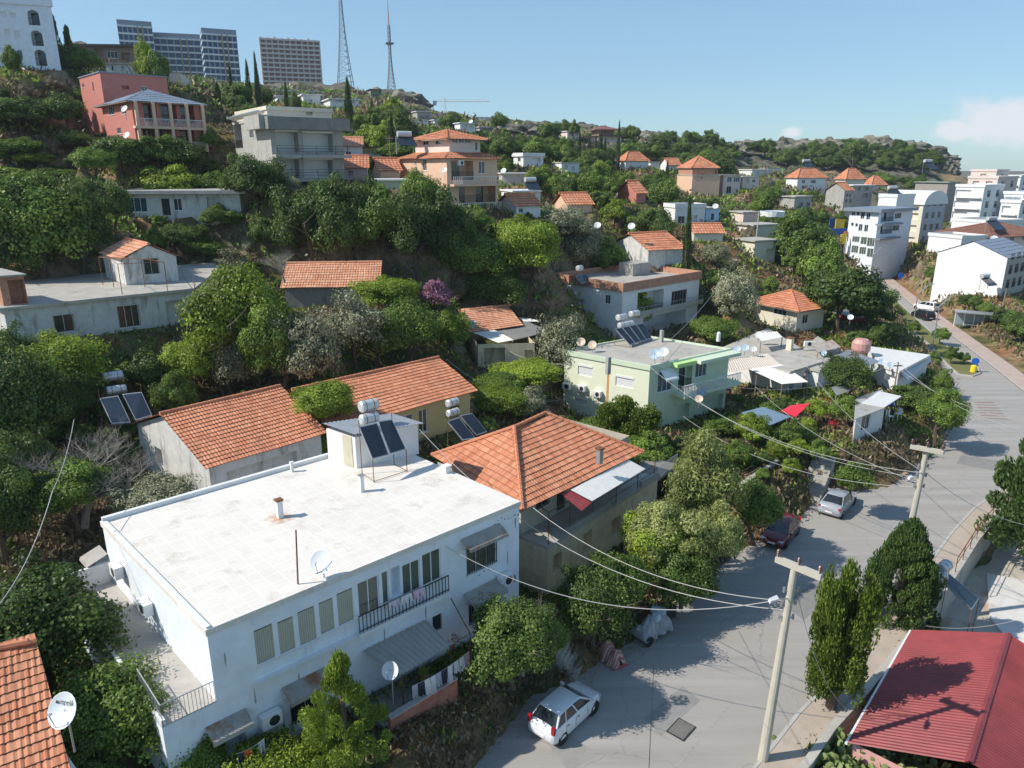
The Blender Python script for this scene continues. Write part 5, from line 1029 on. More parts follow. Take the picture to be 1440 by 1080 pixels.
def G(px, py, dmin=15, dmax=600):
    r = ray(px, py); ds = np.geomspace(dmin, dmax, 400); zz = CAMZ+r.z*ds; h = Hf(r.x*ds, r.y*ds); k = np.nonzero(zz < h)[0]; i = k[0] if len(k) else len(ds)-1
    d = ds[0] if i == 0 else ds[i-1]+(ds[i]-ds[i-1])*np.clip((zz[i-1]-h[i-1])/((zz[i-1]-h[i-1])-(zz[i]-h[i])+1e-9), 0, 1)
    p = C0+r*float(d); p.z = float(Hf(p.x, p.y)); return p, float(d)
# earth banks get broken, crumbly relief
me = bpy.data.meshes.new('ground'); idx = np.arange(na*nr_).reshape(nr_, na)
f = np.stack([idx[:-1, :-1], idx[:-1, 1:], idx[1:, 1:], idx[1:, :-1]], -1).reshape(-1, 4)[:, ::-1]
me.vertices.add(na*nr_); me.vertices.foreach_set('co', np.stack([X, Y, Z], -1).ravel().astype('f')); me.loops.add(f.size); me.loops.foreach_set('vertex_index', f.ravel().astype('i')); me.polygons.add(len(f)); me.polygons.foreach_set('loop_start', np.arange(0, f.size, 4).astype('i')); me.update(calc_edges=True)
me.polygons.foreach_set('use_smooth', [True]*len(me.polygons)); me.materials.append(M['soil']); go = bpy.data.objects.new('ground', me); COL.objects.link(go); tag(go, kind='structure')
def flatpoly(name, pts, z, m, thick=0, kind='structure'):
    import bmesh
    bm = bmesh.new(); vs = [bm.verts.new((x, y, z)) for x, y in pts]; fc = bm.faces.new(vs)
    if fc.normal.z < 0: fc.normal_flip()
    bmesh.ops.triangulate(bm, faces=[fc])
    for fx in bm.faces:
        fx.normal_update()
        if fx.normal.z < 0: fx.normal_flip()
    if thick:
        r = bmesh.ops.extrude_face_region(bm, geom=bm.faces[:]); bmesh.ops.translate(bm, verts=[v for v in r['geom'] if isinstance(v, bmesh.types.BMVert)], vec=(0, 0, -thick)); bmesh.ops.recalc_face_normals(bm, faces=bm.faces)
    me = bpy.data.meshes.new(name); bm.to_mesh(me); bm.free(); me.materials.append(m); o = bpy.data.objects.new(name, me); COL.objects.link(o); o['kind'] = kind; return o
def asphalt():
    m = bpy.data.materials.new('worn grey asphalt'); t, b = nodes_of(m); N = t.nodes.new; L = t.links.new; b.inputs['Roughness'].default_value = .85
    g = N('ShaderNodeNewGeometry'); mp = N('ShaderNodeMapping'); mp.inputs['Rotation'].default_value = (0, 0, R(-52)); mp.inputs['Scale'].default_value = (.05, 1.1, 1); L(g.outputs['Position'], mp.inputs[0])
    def n_(vec, sc, lo, hi, det=8, ro=.6):
        n = N('ShaderNodeTexNoise'); n.inputs['Scale'].default_value = sc; n.inputs['Detail'].default_value = det; n.inputs['Roughness'].default_value = ro; L(vec, n.inputs['Vector']); r = N('ShaderNodeMapRange'); r.inputs[1].default_value = lo; r.inputs[2].default_value = hi; L(n.outputs['Fac'], r.inputs[0]); return r.outputs[0]
    def mix(f, a, c, k=None):
        x = N('ShaderNodeMix'); x.data_type = 'RGBA'; L(f, x.inputs[0])
        for i, v in ((6, a), (7, c)):
            if isinstance(v, tuple): x.inputs[i].default_value = rgb(v)
            else: L(v, x.inputs[i])
        return x.outputs[2]
    c = mix(n_(mp.outputs[0], 1.2, .35, .65), (.29, .272, .25), (.39, .366, .338)); c = mix(n_(g.outputs['Position'], .16, .45, .62), c, (.34, .31, .275)); c = mix(n_(g.outputs['Position'], 9, .62, .75), c, (.18, .17, .16)); c = mix(n_(g.outputs['Position'], .6, .62, .72, 12, .75), c, (.19, .18, .17))
    v = N('ShaderNodeTexVoronoi'); v.feature = 'DISTANCE_TO_EDGE'; v.inputs['Scale'].default_value = .14; n = N('ShaderNodeTexNoise'); n.inputs['Scale'].default_value = .7; n.inputs['Detail'].default_value = 6; L(g.outputs['Position'], n.inputs['Vector']); va = N('ShaderNodeVectorMath'); va.operation = 'MULTIPLY_ADD'; va.inputs[1].default_value = (1.6, 1.6, 0); L(n.outputs['Color'], va.inputs[0]); L(g.outputs['Position'], va.inputs[2]); L(va.outputs[0], v.inputs['Vector'])
    r = N('ShaderNodeMapRange'); r.inputs[1].default_value = .0; r.inputs[2].default_value = .004; r.inputs[3].default_value = .42; r.inputs[4].default_value = 0; L(v.outputs[0], r.inputs[0]); c = mix(r.outputs[0], c, (.15, .14, .13))
    L(c, b.inputs['Base Color']); nb = N('ShaderNodeTexNoise'); nb.inputs['Scale'].default_value = 25; nb.inputs['Detail'].default_value = 4; L(g.outputs['Position'], nb.inputs['Vector']); bp = N('ShaderNodeBump'); bp.inputs['Strength'].default_value = .25; bp.inputs['Distance'].default_value = .02; L(nb.outputs['Fac'], bp.inputs['Height']); L(bp.outputs[0], b.inputs['Normal']); return m
M['asphalt'] = asphalt(); M['paving'] = mat('dusty concrete paving', (.44, .36, .29), .9, var=.15, scale=.8, stain=((.3, .25, .2), .3)); M['kerb'] = mat('concrete kerb', (.45, .43, .40), .85, var=.15, scale=2)
flatpoly('road', ROAD_L+ROAD_R, 0.0, M['asphalt'])
def strip(name, pts, w, z, m, h=.12, side=1, kind='structure'):
    """raised band of width w beside a polyline (plan points), on its right (side 1) or left"""
    q = [Vector((x, y, 0)) for x, y in pts]; o = []
    for i, p in enumerate(q):
        a = q[max(0, i-1)]; b = q[min(len(q)-1, i+1)]; e = (b-a).normalized(); o.append(p+Vector((e.y, -e.x, 0))*w*side)
    mb = MB()
    for a, b, c, d in zip(q, q[1:], o[1:], o):
        T = lambda p: (p.x, p.y, z+h)
        Bt = lambda p: (p.x, p.y, z-.3)
        mb.face((T(a), T(d), T(c), T(b)) if side == 1 else (T(a), T(b), T(c), T(d))); mb.face((Bt(a), Bt(b), T(b), T(a))); mb.face((Bt(d), T(d), T(c), Bt(c)))
    ob = mb.build(name, m); ob['kind'] = kind; return ob
RR2 = [p for p in reversed(ROAD_R)]          # bottom .. top
near_r = W2((1020,1240), (1055,1085), (1085,1050), (1120,1005), (1165,960), (1215,905), (1262,850), (1302,798), (1335,752), (1368,716), (1405,690), (1440,672), (1500,655))
strip('pavement', near_r, 1.45, 0, M['paving'], .13, 1); strip('kerb', near_r, .16, .004, M['kerb'], .15, 1)
far_r = W2((1205,348), (1215,372), (1250,402), (1290,436), (1340,474), (1390,512), (1440,552), (1520,590), (1600,612))
strip('pavement', far_r, 2.5, 0, mat('pinkish paving', (.47, .36, .30), .9, var=.14, scale=.7, stain=((.33, .27, .22), .3)), .13, -1); strip('kerb', far_r, .2, .004, M['kerb'], .16, -1)
left_k = W2((1150,697), (1200,690), (1250,682), (1292,655), (1322,628), (1338,596), (1338,560)); strip('kerb', left_k, .25, .004, M['kerb'], .14, -1)
# planted median
med = W2((1222,398), (1232,400), (1262,424), (1292,452), (1330,486), (1358,505), (1376,518), (1379,526), (1368,530), (1346,527), (1332,515), (1306,486), (1272,458), (1243,432))
o = flatpoly('median_kerb', med, .15, M['kerb'], .3); cx = np.mean(med, 0)
grass = mat('median turf', (.10, .15, .035), .95, var=.35, scale=.8, c2=(.22, .17, .07), bump=.5, bscale=10)
inn = []
for k, (x, y) in enumerate(med):
    a, b = np.array(med[k-1]), np.array(med[(k+1) % len(med)]); e = (b-a)/np.linalg.norm(b-a); s = np.cross(np.append(b-a, 0), np.append(cx-np.array((x, y)), 0))[2]; nrm = np.array((-e[1], e[0]))*(1 if s > 0 else -1); inn.append((x+nrm[0]*.22, y+nrm[1]*.22))
flatpoly('median_grass', inn, .156, grass)
white_p = mat('worn road paint', (.34, .33, .31), .8, var=.25, scale=5)
def stripe(pts, w, name='road_marking', z=.005, m=None): q = W2(*pts); ob = strip(name, q, w, z-.0, m or white_p, 0.0, 1); return ob
def mark(pts, w, m=None):
    q = [Vector((x, y, .005)) for x, y in W2(*pts)]; mb = MB()
    for a, b in zip(q, q[1:]): e = (b-a).normalized(); n = Vector((e.y, -e.x, 0))*w/2; mb.face((a+n, b+n, b-n, a-n))
    ob = mb.build('road_marking', m or white_p); ob['kind'] = 'structure'
mark(((1000,1024), (1030,985)), .08); mark(((940,1090), (985,1040)), .06); mark(((1392,735), (1400,726)), .12); mark(((1420,600), (1440,612)), .1)
redp = mat('dull red road paint', (.25, .12, .09), .85, var=.2, scale=4)
for k in range(7): x = 1374+k*1.0; mark(((1372+k*1.5, 566+k*3.6), (1398+k*3.2, 566+k*3.9)), .2, redp)
# retaining wall below the pavement and yard slabs
pw = strip('x', near_r, .01, 0, M['kerb'], 0, 1); bpy.data.objects.remove(pw)
def off_line(pts, w):
    q = [Vector((x, y, 0)) for x, y in pts]; o = []
    for i, p in enumerate(q): a = q[max(0, i-1)]; b = q[min(len(q)-1, i+1)]; e = (b-a).normalized(); o.append(p+Vector((e.y, -e.x, 0))*w)
    return o
a, b = off_line(near_r, 1.46), off_line(near_r, 1.76); t = thing('retaining_wall', 'long curved concrete retaining wall below the pavement at the right of the road', 'wall', (a[4].x, a[4].y, -2.6)); mb = MB()
for i in range(len(a)-1): mb.prism([(p.x, p.y) for p in (a[i], a[i+1], b[i+1], b[i])][::-1], -3.5, .28)
wpart(mb, 'wall', 'concrete', t); mb = MB()
for i in range(len(a)-1): mb.prism([(p.x, p.y) for p in (a[i]+(a[i]-b[i])*.1, a[i+1]+(a[i+1]-b[i+1])*.1, b[i+1]+(b[i+1]-a[i+1])*.1, b[i]+(b[i]-a[i])*.1)][::-1], .284, .35)
wpart(mb, 'coping', 'roofconc', t)
rl = thing('metal_railing', 'rusty pipe railing along the curved retaining wall', 'railing', (a[8].x, a[8].y, .35)); mb = MB(); q = [p+Vector((0, 0, .35)) for p in off_line(near_r, 1.6)][7:12]
for p, p2 in zip(q, q[1:]):
    k = max(1, int((p2-p).length/1.6))
    for j in range(k): s = p.lerp(p2, j/k); mb.bar(s, s+Vector((0, 0, 1.0)), .025, n=5)
    mb.bar(p+Vector((0, 0, 1)), p2+Vector((0, 0, 1)), .03, n=5); mb.bar(p+Vector((0, 0, .55)), p2+Vector((0, 0, .55)), .02, n=5)
wpart(mb, 'rail', 'rustm', rl)
def Wz(z, *pp): return [(P(x, y, z).x, P(x, y, z).y) for x, y in pp]
yard = mat('dirty concrete yard', (.48, .43, .36), .9, var=.2, scale=.6, stain=((.36, .2, .12), .4), bump=.2)
flatpoly('yard', Wz(-2.0, (1215,900), (1265,850), (1318,800), (1350,760), (1400,722), (1500,715), (1600,860), (1600,1000), (1300,1000)), -2.0, yard, .5)
flatpoly('yard_slab', Wz(-1.85, (1388,806), (1520,830), (1560,960), (1440,925), (1392,868)), -1.85, mat('whitewashed slab', (.64, .61, .57), .8, var=.12, stain=((.4, .34, .3), .35)), .3)
for q, c in ((((905,1010), (960,965), (985,985), (930,1035)), (.27, .26, .245)), (((1100,850), (1150,815), (1180,835), (1130,872)), (.24, .23, .215)), (((1215,735), (1262,712), (1290,725), (1240,752)), (.33, .315, .295)), (((770,1045), (800,1030), (840,1062), (800,1085)), (.30, .285, .26)), (((1352,640), (1420,650), (1410,664), (1345,652)), (.25, .24, .225))): flatpoly('road_patch', W2(*q), .003, mat('asphalt patch %.2f' % c[0], c, .85, var=.15, scale=2, bump=.2))
r = random.Random(4); mb = MB()
for _ in range(900):
    k = r.randrange(1, 19); a, b = ROAD_L[k], ROAD_L[k+1]; u = r.random(); x, y = a[0]+(b[0]-a[0])*u+abs(r.gauss(0, .5))-.1, a[1]+(b[1]-a[1])*u-abs(r.gauss(0, .35)); s = r.uniform(.015, .07); mb.lathe((x, y, 0), [(s, -.01), (s*.9, s*.5), (0, s*.8)], 5)
tag(mb.build('gravel', mat('loose stones', (.36, .31, .26), .9, var=.4, scale=3)), kind='stuff')
# flight of steps beside the covered scooter and steps by the silver car
def steps(label, p0, p1, z0, z1, n, w, m='concrete'):
    a, b = P(*p0, z0), P(*p1, z1); t = thing('steps', label, 'steps', a); mb = MB(); e = Vector((b.x-a.x, b.y-a.y, 0)); L_ = e.length; e.normalize(); s = Vector((e.y, -e.x, 0))*w/2
    for k in range(n): u, v = a+e*(L_*k/n), a+e*(L_*(k+1)/n+.02*(k % 2)); mb.prism([(p.x, p.y) for p in (u+s, v+s, v-s, u-s)][::-1], z0-.6, z0+(z1-z0)*(k+1)/n)
    wpart(mb, 'treads', m, t); return t
steps('rough concrete steps going up from the road beside the cloth covered scooter', (815,948), (788,905), .02, 1.5, 7, 1.3, 'roofconc'); steps('stone steps climbing the bank behind the silver parked car', (1136,705), (1160,640), .02, 2.7, 14, 1.6)
# ================================================================ roof gear, poles, cables
def solar(label, zg, panels, zt, zb, tanks, m='tank', legs=True, group=None):
    """panels: four picture corners each (top-left, top-right, bottom-right, bottom-left); tanks: (px, py, z, length, radius)"""
    p0 = P(*panels[0][3], zb); t = thing('solar_water_heater', label, 'solar heater', (p0.x, p0.y, zg), 0, group)
    ends = []
    for q in panels:
        c = [P(*q[0], zt), P(*q[1], zt), P(*q[2], zb), P(*q[3], zb)]; mb = MB(); mb.slab(*c, .09); f = wpart(mb, 'collector', 'greym', t); n = (c[1]-c[0]).cross(c[3]-c[0]).normalized()
        if n.z < 0: n = -n
        ctr = sum(c, Vector())/4; i = [x+(ctr-x)*.07+n*.006 for x in c]; mb = MB(); mb.slab(*i, .004); g = wpart(mb, 'glass', 'panel', t); g.parent = f; g.location = (0, 0, 0); ends.append(c)
    e = (ends[-1][1]-ends[0][0]).normalized(); e.z = 0; e.normalize()
    for px, py, z, L_, r in tanks:
        c = P(px, py, z); mb = MB(); mb.lathe(c-e*L_/2, [(0, 0), (r*.75, 0), (r, r*.22), (r, L_-r*.22), (r*.75, L_), (0, L_)], 18, e); wpart(mb, 'tank', m, t, True)
        mb = MB(); [mb.lathe(c-e*L_/2, [(r*1.02, L_*k), (r*1.02, L_*k+.04)], 18, e) for k in (.25, .7)]; wpart(mb, 'strap', 'rustm', t)
    mb = MB(); a, b = ends[0], ends[-1]
    for s in (a[0], b[1]): mb.bar((s.x, s.y, zg), s, .022, n=4); tk = P(*tanks[0][:2], tanks[0][2]); mb.bar(s, Vector((s.x, s.y, tk.z-.1)), .022, n=4)
    for s in (a[3], b[2]): mb.bar((s.x, s.y, zg), s, .022, n=4); 
    lo = lambda s: Vector((s.x, s.y, zg+.05)); mb.bar(lo(a[3]), lo(b[2]), .02, n=4); mb.bar(lo(a[0]), lo(a[3]), .02, n=4); mb.bar(lo(b[1]), lo(b[2]), .02, n=4); wpart(mb, 'frame', 'rustm', t); return t
solar('solar water heater with twin dark panels and blue grey tanks on the white roof', 8.82, [((505,600),(530,594),(547,640),(524,646)), ((532,592),(551,589),(571,632),(549,639))], 11.5, 10.1, [(518,570,11.95,1.05,.33), (519,588,11.35,1.05,.3)])
solar('solar water heater with rust banded white tanks beside the whitewashed gable', 5.6, [((140,560),(166,556),(184,594),(157,596)), ((172,554),(199,551),(214,584),(191,591))], 9.0, 7.9, [(159,529,9.7,1.35,.36), (164,548,9.1,1.3,.32)])
solar('solar water heater with grey tanks behind the hip roofed house', 4.7, [((629,592),(645,587),(669,616),(651,619)), ((647,584),(664,581),(685,607),(670,612))], 7.5, 6.4, [(636,566,7.9,1.0,.3), (637,580,7.4,1.0,.28)])
solar('bank of four solar panels with double tanks at the back of the green house roof', 7.92, [((865+10*k,462-2*k),(874+10*k,460.3-2*k),(893.5+7.8*k,483-2.5*k),(886+7.8*k,485-2.5*k)) for k in range(4)], 9.6, 8.2, [(874,446,10.3,1.2,.32), (892,441,10.3,1.2,.32), (880,456,9.7,2.0,.28)])
solar('small solar water heater with an upright tank on the brick parapet roof', 10.75, [((809,388),(816,386),(825,397),(818,399)), ((818,386),(824,385),(834,396),(827,397))], 11.9, 11.0, [(815,377,12.2,.9,.35)])
solar('solar water heater on a tall frame beside the red metal roof', -1.95, [((1323,815),(1334,806),(1377,842),(1367,857))], 2.4, 1.2, [(1328,797,2.9,.9,.33), (1321,813,2.6,.9,.33)])
def solar_far(px, py, d, label, s=1.6):
    p = Q(px, py, d); t = thing('solar_water_heater', label, 'solar heater', p, R(25)); mb = MB(); mb.slab((-s, .5, s), (s, .5, s), (s, -s, 0), (-s, -s, 0), .1); mb.build('collector', M['panel'], t); mb = MB(); mb.lathe((-s*.8, .6, s*1.25), [(0, 0), (.4, 0), (.4, s*1.6), (0, s*1.6)], 10, (1, 0, 0)); mb.build('tank', M['tank'], t); mb = MB(); [mb.bar((x, .5, -1), (x, .5, s), .05, n=4) for x in (-s, s)]; mb.build('frame', M['greym'], t)
for q in ((571,205,90,'solar water heater on a frame at the left of the peach house'), (1306,238,190,'solar water heater behind the vaulted white roof'), (1256,276,178,'small solar heater on the flat roof beside the vaulted building'), (1396,322,150,'solar heater between the white room and the brown roof'), (1388,400,122,'solar heater with a red base in front of the blank gable wall'), (980,243,190,'little solar heater left of the red hip roof on the brick storey'), (1135,236,220,'solar heater behind the red hip roof below the ridge'), (748,266,110,'tank and panel on the white house right of the peach house')): solar_far(*q[:3], q[3], s=1.1 if q[2] < 130 else 1.7)
def dish(px, py, z, rpx, label, d=None, m='dish', face=(-.28, -.78, .56), mast=1.0, text=None):
    c = P(px, py, z) if d is None else Q(px, py, d); d = proj(c)[2]; r = max(.3, rpx*d/FPX); f = Vector(face).normalized(); t = thing('satellite_dish', label, 'satellite dish', c-Vector((0, 0, mast))); mb = MB()
    prof = [(r*k/6, r*.22*(k/6)**2) for k in range(7)]; mb.lathe(c-f*r*.1, prof, 20, f); mb.lathe(c-f*(r*.1+.012), prof[::-1], 20, f); mb.lathe(c-f*r*.1, [(r, r*.22), (r*1.03, r*.215), (r*1.02, r*.18), (r*.99, r*.2)], 20, f); b = wpart(mb, 'bowl', m, t, True)
    side = f.cross(Vector((0, 0, 1))).normalized(); upv = side.cross(f).normalized(); k = c+f*r*.95-upv*r*.15; mb = MB(); mb.bar(c-upv*r*.95+f*r*.1, k, r*.02+.006, n=5); wpart(mb, 'feed_arm', 'greym', t); mb = MB(); mb.bar(k, k-f*r*.22, r*.08, r*.06, n=8); wpart(mb, 'receiver', 'greym', t)
    mb = MB(); back = c-f*(r*.12+.05); mb.bar(c-Vector((0, 0, mast))-f*.1, back, .025+r*.012, n=6); mb.bar(back, c-f*r*.08, .04, n=6); wpart(mb, 'mast', 'greym', t)
    if text:
        cu = bpy.data.curves.new('lettering', 'FONT'); cu.body = text; cu.size = r*.42; cu.align_x = 'CENTER'; cu.extrude = .001; o = bpy.data.objects.new('t', cu); COL.objects.link(o); dg = bpy.context.evaluated_depsgraph_get(); me = bpy.data.meshes.new_from_object(o.evaluated_get(dg)); bpy.data.objects.remove(o); o = bpy.data.objects.new('lettering', me); COL.objects.link(o)
        from mathutils import Matrix
        rt = -side if side.x < 0 else side; rt = (rt+upv*.1).normalized(); u2 = f.cross(rt); mat_ = Matrix((rt, u2, f)).transposed().to_4x4(); o.parent = t; mat_.translation = (c+upv*r*.32+f*r*.05+rt*r*.12)-t.location; o.matrix_local = mat_; me.materials.clear(); me.materials.append(M['darkm'])
        mb = MB(); h0 = c+upv*r*.4+f*r*.06-rt*r*.62; mb.lathe(h0, [(0, 0), (r*.09, 0)], 10, f); wpart(mb, 'emblem', 'darkm', t)
    return t
dish(89, 999, 8.35, 24, 'large white satellite dish with dark lettering at the corner of the bottom left tile roof', text='arçelik', mast=1.6)
dish(452, 790, 9.55, 17, 'large pale satellite dish standing on the front edge of the white roof', mast=.75)
dish(549, 943, 5.0, 12.5, 'white satellite dish in front of the corrugated terrace canopy', mast=2.4)
M['dish2'] = mat('rust tinged dish enamel', (.62, .50, .38), .6, var=.15, stain=((.35, .18, .08), .4)); M['dish3'] = mat('bluish dish enamel', (.45, .58, .70), .4, var=.1)
for q in ((817,481,8.7,6.3,'cream dish at the left corner of the green house roof','dish2'), (833,485,8.6,6,'rusty dish beside the cream one on the green house roof','dish2'), (921,498,8.8,7.5,'blue tinted dish on the front corner of the green house roof','dish3'), (933,495,8.8,7,'white dish next to the blue tinted one on the green house roof','dish'), (983,561,5.2,5.5,'rusty dish below the green balcony','dish2'),
 (1036,491,5.9,5,'left one of the three dishes on the low roof right of the green house','dish3'), (1048,489,5.9,5,'middle one of the three dishes on the low roof','dish3'), (1060,491,5.8,4,'right and smallest of the three dishes on the low roof','dish'), (1067,471,5.8,5,'left one of the white dish pair on the wide concrete roof','dish'), (1075,471,5.8,5,'right one of the white dish pair on the wide concrete roof','dish'),
 (664,456,9.4,5.5,'blue grey dish at the left corner of the patched shack','dish3'), (1159,497,5.6,4,'dish behind the round tree on the low row','dish3'), (1252,513,5,3.5,'small dish on the side wall of the last white roof','dish3'), (1240,508,5.1,3,'tiny dish left of the small dish on the last white roof','dish3'), (1196,446,6.5,4,'grey dish above the red lane hut','dish')): dish(*q[:5], m=q[5], mast=.8)
for q in ((175,153,87,5,'white dish on the upper corner balcony of the pink house'), (178,190,86,5,'white dish on the lower corner balcony of the pink house'), (1398,336,140,5,'white dish left of the brown roof'), (625,239,84,4,'dish on the corner wall of the peach house'), (708,240,88,4,'dish right of the peach house'), (840,317,98,5,'left one of two dishes in the valley trees'), (888,318,98,5,'right one of two dishes in the valley trees'), (662,171,205,3,'small dish on the white skyline house'), (1006,290,130,4,'white dish on the light blue house roof')): dish(q[0], q[1], 0, q[3], q[4], d=q[2], mast=1.2)
def ac(h, f, px, py, label):
    s, t0 = h.on(f, px, py); i, p, e, n, w = h.fr(f); o = h.base+p+e*s+Vector((0, 0, t0)); t = thing('air_conditioner', label, 'air conditioner', o+n*.2-Vector((0, 0, .3))); z = Vector((0, 0, 0)); mb = MB(); obox(mb, n*-.05+Vector((0, 0, .3)), e, n, -.4, .4, -.28, .28, -.08, .28); mb.build('case', M['whitem'], t)
    mb = MB(); mb.lathe(n*.231+e*.08+Vector((0, 0, .3)), [(0, .004), (.21, .004), (.22, 0)], 16, n); mb.build('fan_grille', M['darkm'], t); mb = MB(); [obox(mb, Vector((0, 0, .3)), e, n, k-.02, k+.02, -.33, -.282, -.19, .2) for k in (-.3, .3)]; mb.build('bracket', M['greym'], t)
for q in ((wb,'L',172,799,'air conditioner under the rusty side awning of the white house'), (wb,'L',213,850,'air conditioner in the middle of the sunlit side wall of the white house'), (wb,'F',377,1006,'air conditioner on the shaded lower front of the white house'), (wb,'F',706,812,'air conditioner beside the lower right window of the white house'), (gh,'L',799,542,'left one of the three air conditioners on the green house'), (gh,'L',820,545,'middle one of the three air conditioners on the green house'), (gh,'L',842,553,'right and lowest of the three air conditioners on the green house'), (ph,'F',646,229,'air conditioner in the upper balcony of the peach house')): ac(*q)
p = P(1136,487,4.9); t = thing('air_conditioner', 'air conditioner unit lying on the wide concrete roof of the low row', 'air conditioner', p); mb = MB(); mb.box((0, 0, .3), (.9, .35, .6)); mb.build('case', M['whitem'], t); mb = MB(); mb.lathe((.1, -.18, .3), [(0, .005), (.22, .005), (.23, 0)], 14, (0, -1, 0)); mb.build('fan_grille', M['darkm'], t)
chimney(1110, 492, 4.6, 1.4, w=.6, m='cream', root=r1_)
pole_m = mat('pale concrete pole', (.50, .46, .38), .85, var=.12, stain=((.4, .25, .12), .15))
def epole(base, top, a0, a1, label, lamp):
    t = thing('utility_pole', label, 'utility pole', base); mb = MB(); mb.bar(base-Vector((0, 0, .4)), top, .22, .13, n=12); wpart(mb, 'post', pole_m, t, True); mb = MB(); mb.slab(a0+Vector((-.09, -.09, 0)), a1+Vector((-.09, -.09, 0)), a1+Vector((.09, .09, 0)), a0+Vector((.09, .09, 0)), .22); wpart(mb, 'cross_arm', pole_m, t)
    for k in (.04, .5, .95): q = a0.lerp(a1, k)+Vector((0, 0, .0)); mb = MB(); mb.lathe(q, [(.02, 0), (.03, .1), (.1, .12), (.05, .17), (.1, .2), (.05, .25), (.09, .28), (.04, .34), (0, .36)], 10); wpart(mb, 'insulator', mat('brown porcelain insulator', (.09, .04, .035), .3), t, True)
    ax = base.lerp(top, .84); 
    for k in (.82, .75, .88): mb = MB(); mb.bar(base.lerp(top, k)+Vector((-.3, 0, .0)), base.lerp(top, k)+Vector((.3, 0, 0)), .035, n=5); [mb.bar(base.lerp(top, k)+Vector((s, 0, -.08)), base.lerp(top, k)+Vector((s, 0, .14)), .05, n=6) for s in (-.27, .27)]; wpart(mb, 'bracket', 'greym', t)
    mb = MB(); mb.bar(ax, lamp, .03, n=6); wpart(mb, 'lamp_arm', 'greym', t); mb = MB(); e = (lamp-ax); e.z = .1; e.normalize(); mb.slab(lamp-e*.1+Vector((0, -.14, .05)), lamp+e*.5+Vector((0, -.1, .12)), lamp+e*.5+Vector((0, .1, .12)), lamp-e*.1+Vector((0, .14, .05)), .12); wpart(mb, 'lamp_head', 'whitem', t)
b1_ = P(1072,1068,.1); t1_ = P(1119,793,9.9); t1_ = Vector((b1_.x+.12, b1_.y+.1, 9.75)); a0, a1 = P(1092,782,9.75), P(1156,808,9.75); c = (a0*.58+a1*.42); t1_ = Vector((c.x, c.y, 9.7))
epole(b1_, t1_, a0, a1, 'tall concrete utility pole with a cross arm at the near road edge', P(1092,842,8.6))
t2_ = P(1304,629,9.6); b2_ = Vector((t2_.x-.25, t2_.y+.1, .1)); epole(b2_, t2_, P(1281,625,9.65), P(1328,634,9.65), 'second concrete utility pole further up the road behind the broad conifer', P(1282,671,8.4))
def pole_small(px, yb, yt, label, z=None, r=.08, m=None, name='utility_pole'):
    p = P(px, yb, z) if z is not None else G(px, yb)[0]; d = proj(p)[2]; v = ray(px, yt); top = C0+v*(p.y/v.y); t = thing(name, label, 'pole', p); mb = MB(); mb.bar((0, 0, -.5), (0, 0, top.z-p.z), r, r*.6, n=6); mb.build('post', m or M['wood'], t); mb = MB(); mb.box((0, 0, top.z-p.z-.4), (1.0, .12, .12)); mb.build('cross_arm', m or M['wood'], t); return Vector((p.x, p.y, top.z))
s1 = pole_small(1331, 405, 373, 'pale utility pole in the bushes before the blank gable wall', r=.14, m=pole_m); s2 = pole_small(1407, 448, 405, 'timber pole among the bushes at the right of the bus shelter', z=0, r=.14)
s3 = pole_small(1257, 550, 509, 'slanting timber pole beside the last white flat roof', z=2.2, r=.09); s4 = pole_small(505, 386, 362, 'thin aerial pole behind the orange roof in the trees', r=.05, m=M['greym'])
s5 = pole_small(1063, 342, 298, 'grey utility pole beside the sand coloured house', r=.12, m=pole_m); s6 = pole_small(550, 250, 190, 'thin pole left of the peach house', r=.08)
q = P(419,821,8.82); t = thing('iron_rod', 'thin leaning iron rod standing at the front edge of the white roof', 'rod', q); mb = MB(); mb.bar(q, q+Vector((.12, 0, 2.35)), .035, .03, n=6); wpart(mb, 'rod', 'rustm', t)
def street_lamp(px, yb, ht, label, dx=1.6):
    p = P(px, yb, .1); t = thing('street_lamp', label, 'street lamp', p); mb = MB(); pts = [Vector((0, 0, 0)), Vector((0, 0, ht*.8))]+[Vector((dx*math.sin(a)*1, 0, ht*.8+ht*.2*math.sin(a*1.0))) for a in (.5, .9, 1.3, 1.57)]; mb.tube(pts, .07, 6); mb.build('post', M['greym'], t); mb = MB(); mb.box((dx+.3, 0, ht+.02), (.7, .25, .1)); mb.build('lamp_head', M['greym'], t)
street_lamp(1311, 490, 7.5, 'curved grey street lamp on the median behind the round tree'); street_lamp(1222, 400, 8, 'far street lamp at the top of the median'); street_lamp(1282, 468, 7.5, 'thin street lamp beside the dusty young tree'); street_lamp(1196, 384, 7, 'street lamp in front of the white corner apartment block')
def cable(a, b, sag, label, r=.03, m='whitem', n=22):
    r *= .62
    t = MB(); pts = [a.lerp(b, k/n)-Vector((0, 0, sag*4*(k/n)*(1-k/n))) for k in range(n+1)]; t.tube(pts, r, 5); o = t.build('cable', cabm if m == 'c' else M[m]); tag(o, label, 'cable'); return o
cabm = mat('pale cable sheath', (.42, .41, .39), .5, var=.1)
N1 = b1_.lerp(t1_, .84)+Vector((-.2, 0, 0)); N2 = b2_.lerp(t2_, .84)+Vector((-.2, 0, 0)); wl = lambda h, f, x, y: h.base+h.fr(f)[1]+h.fr(f)[2]*h.on(f, x, y)[0]+Vector((0, 0, h.on(f, x, y)[1]))+h.fr(f)[3]*.05
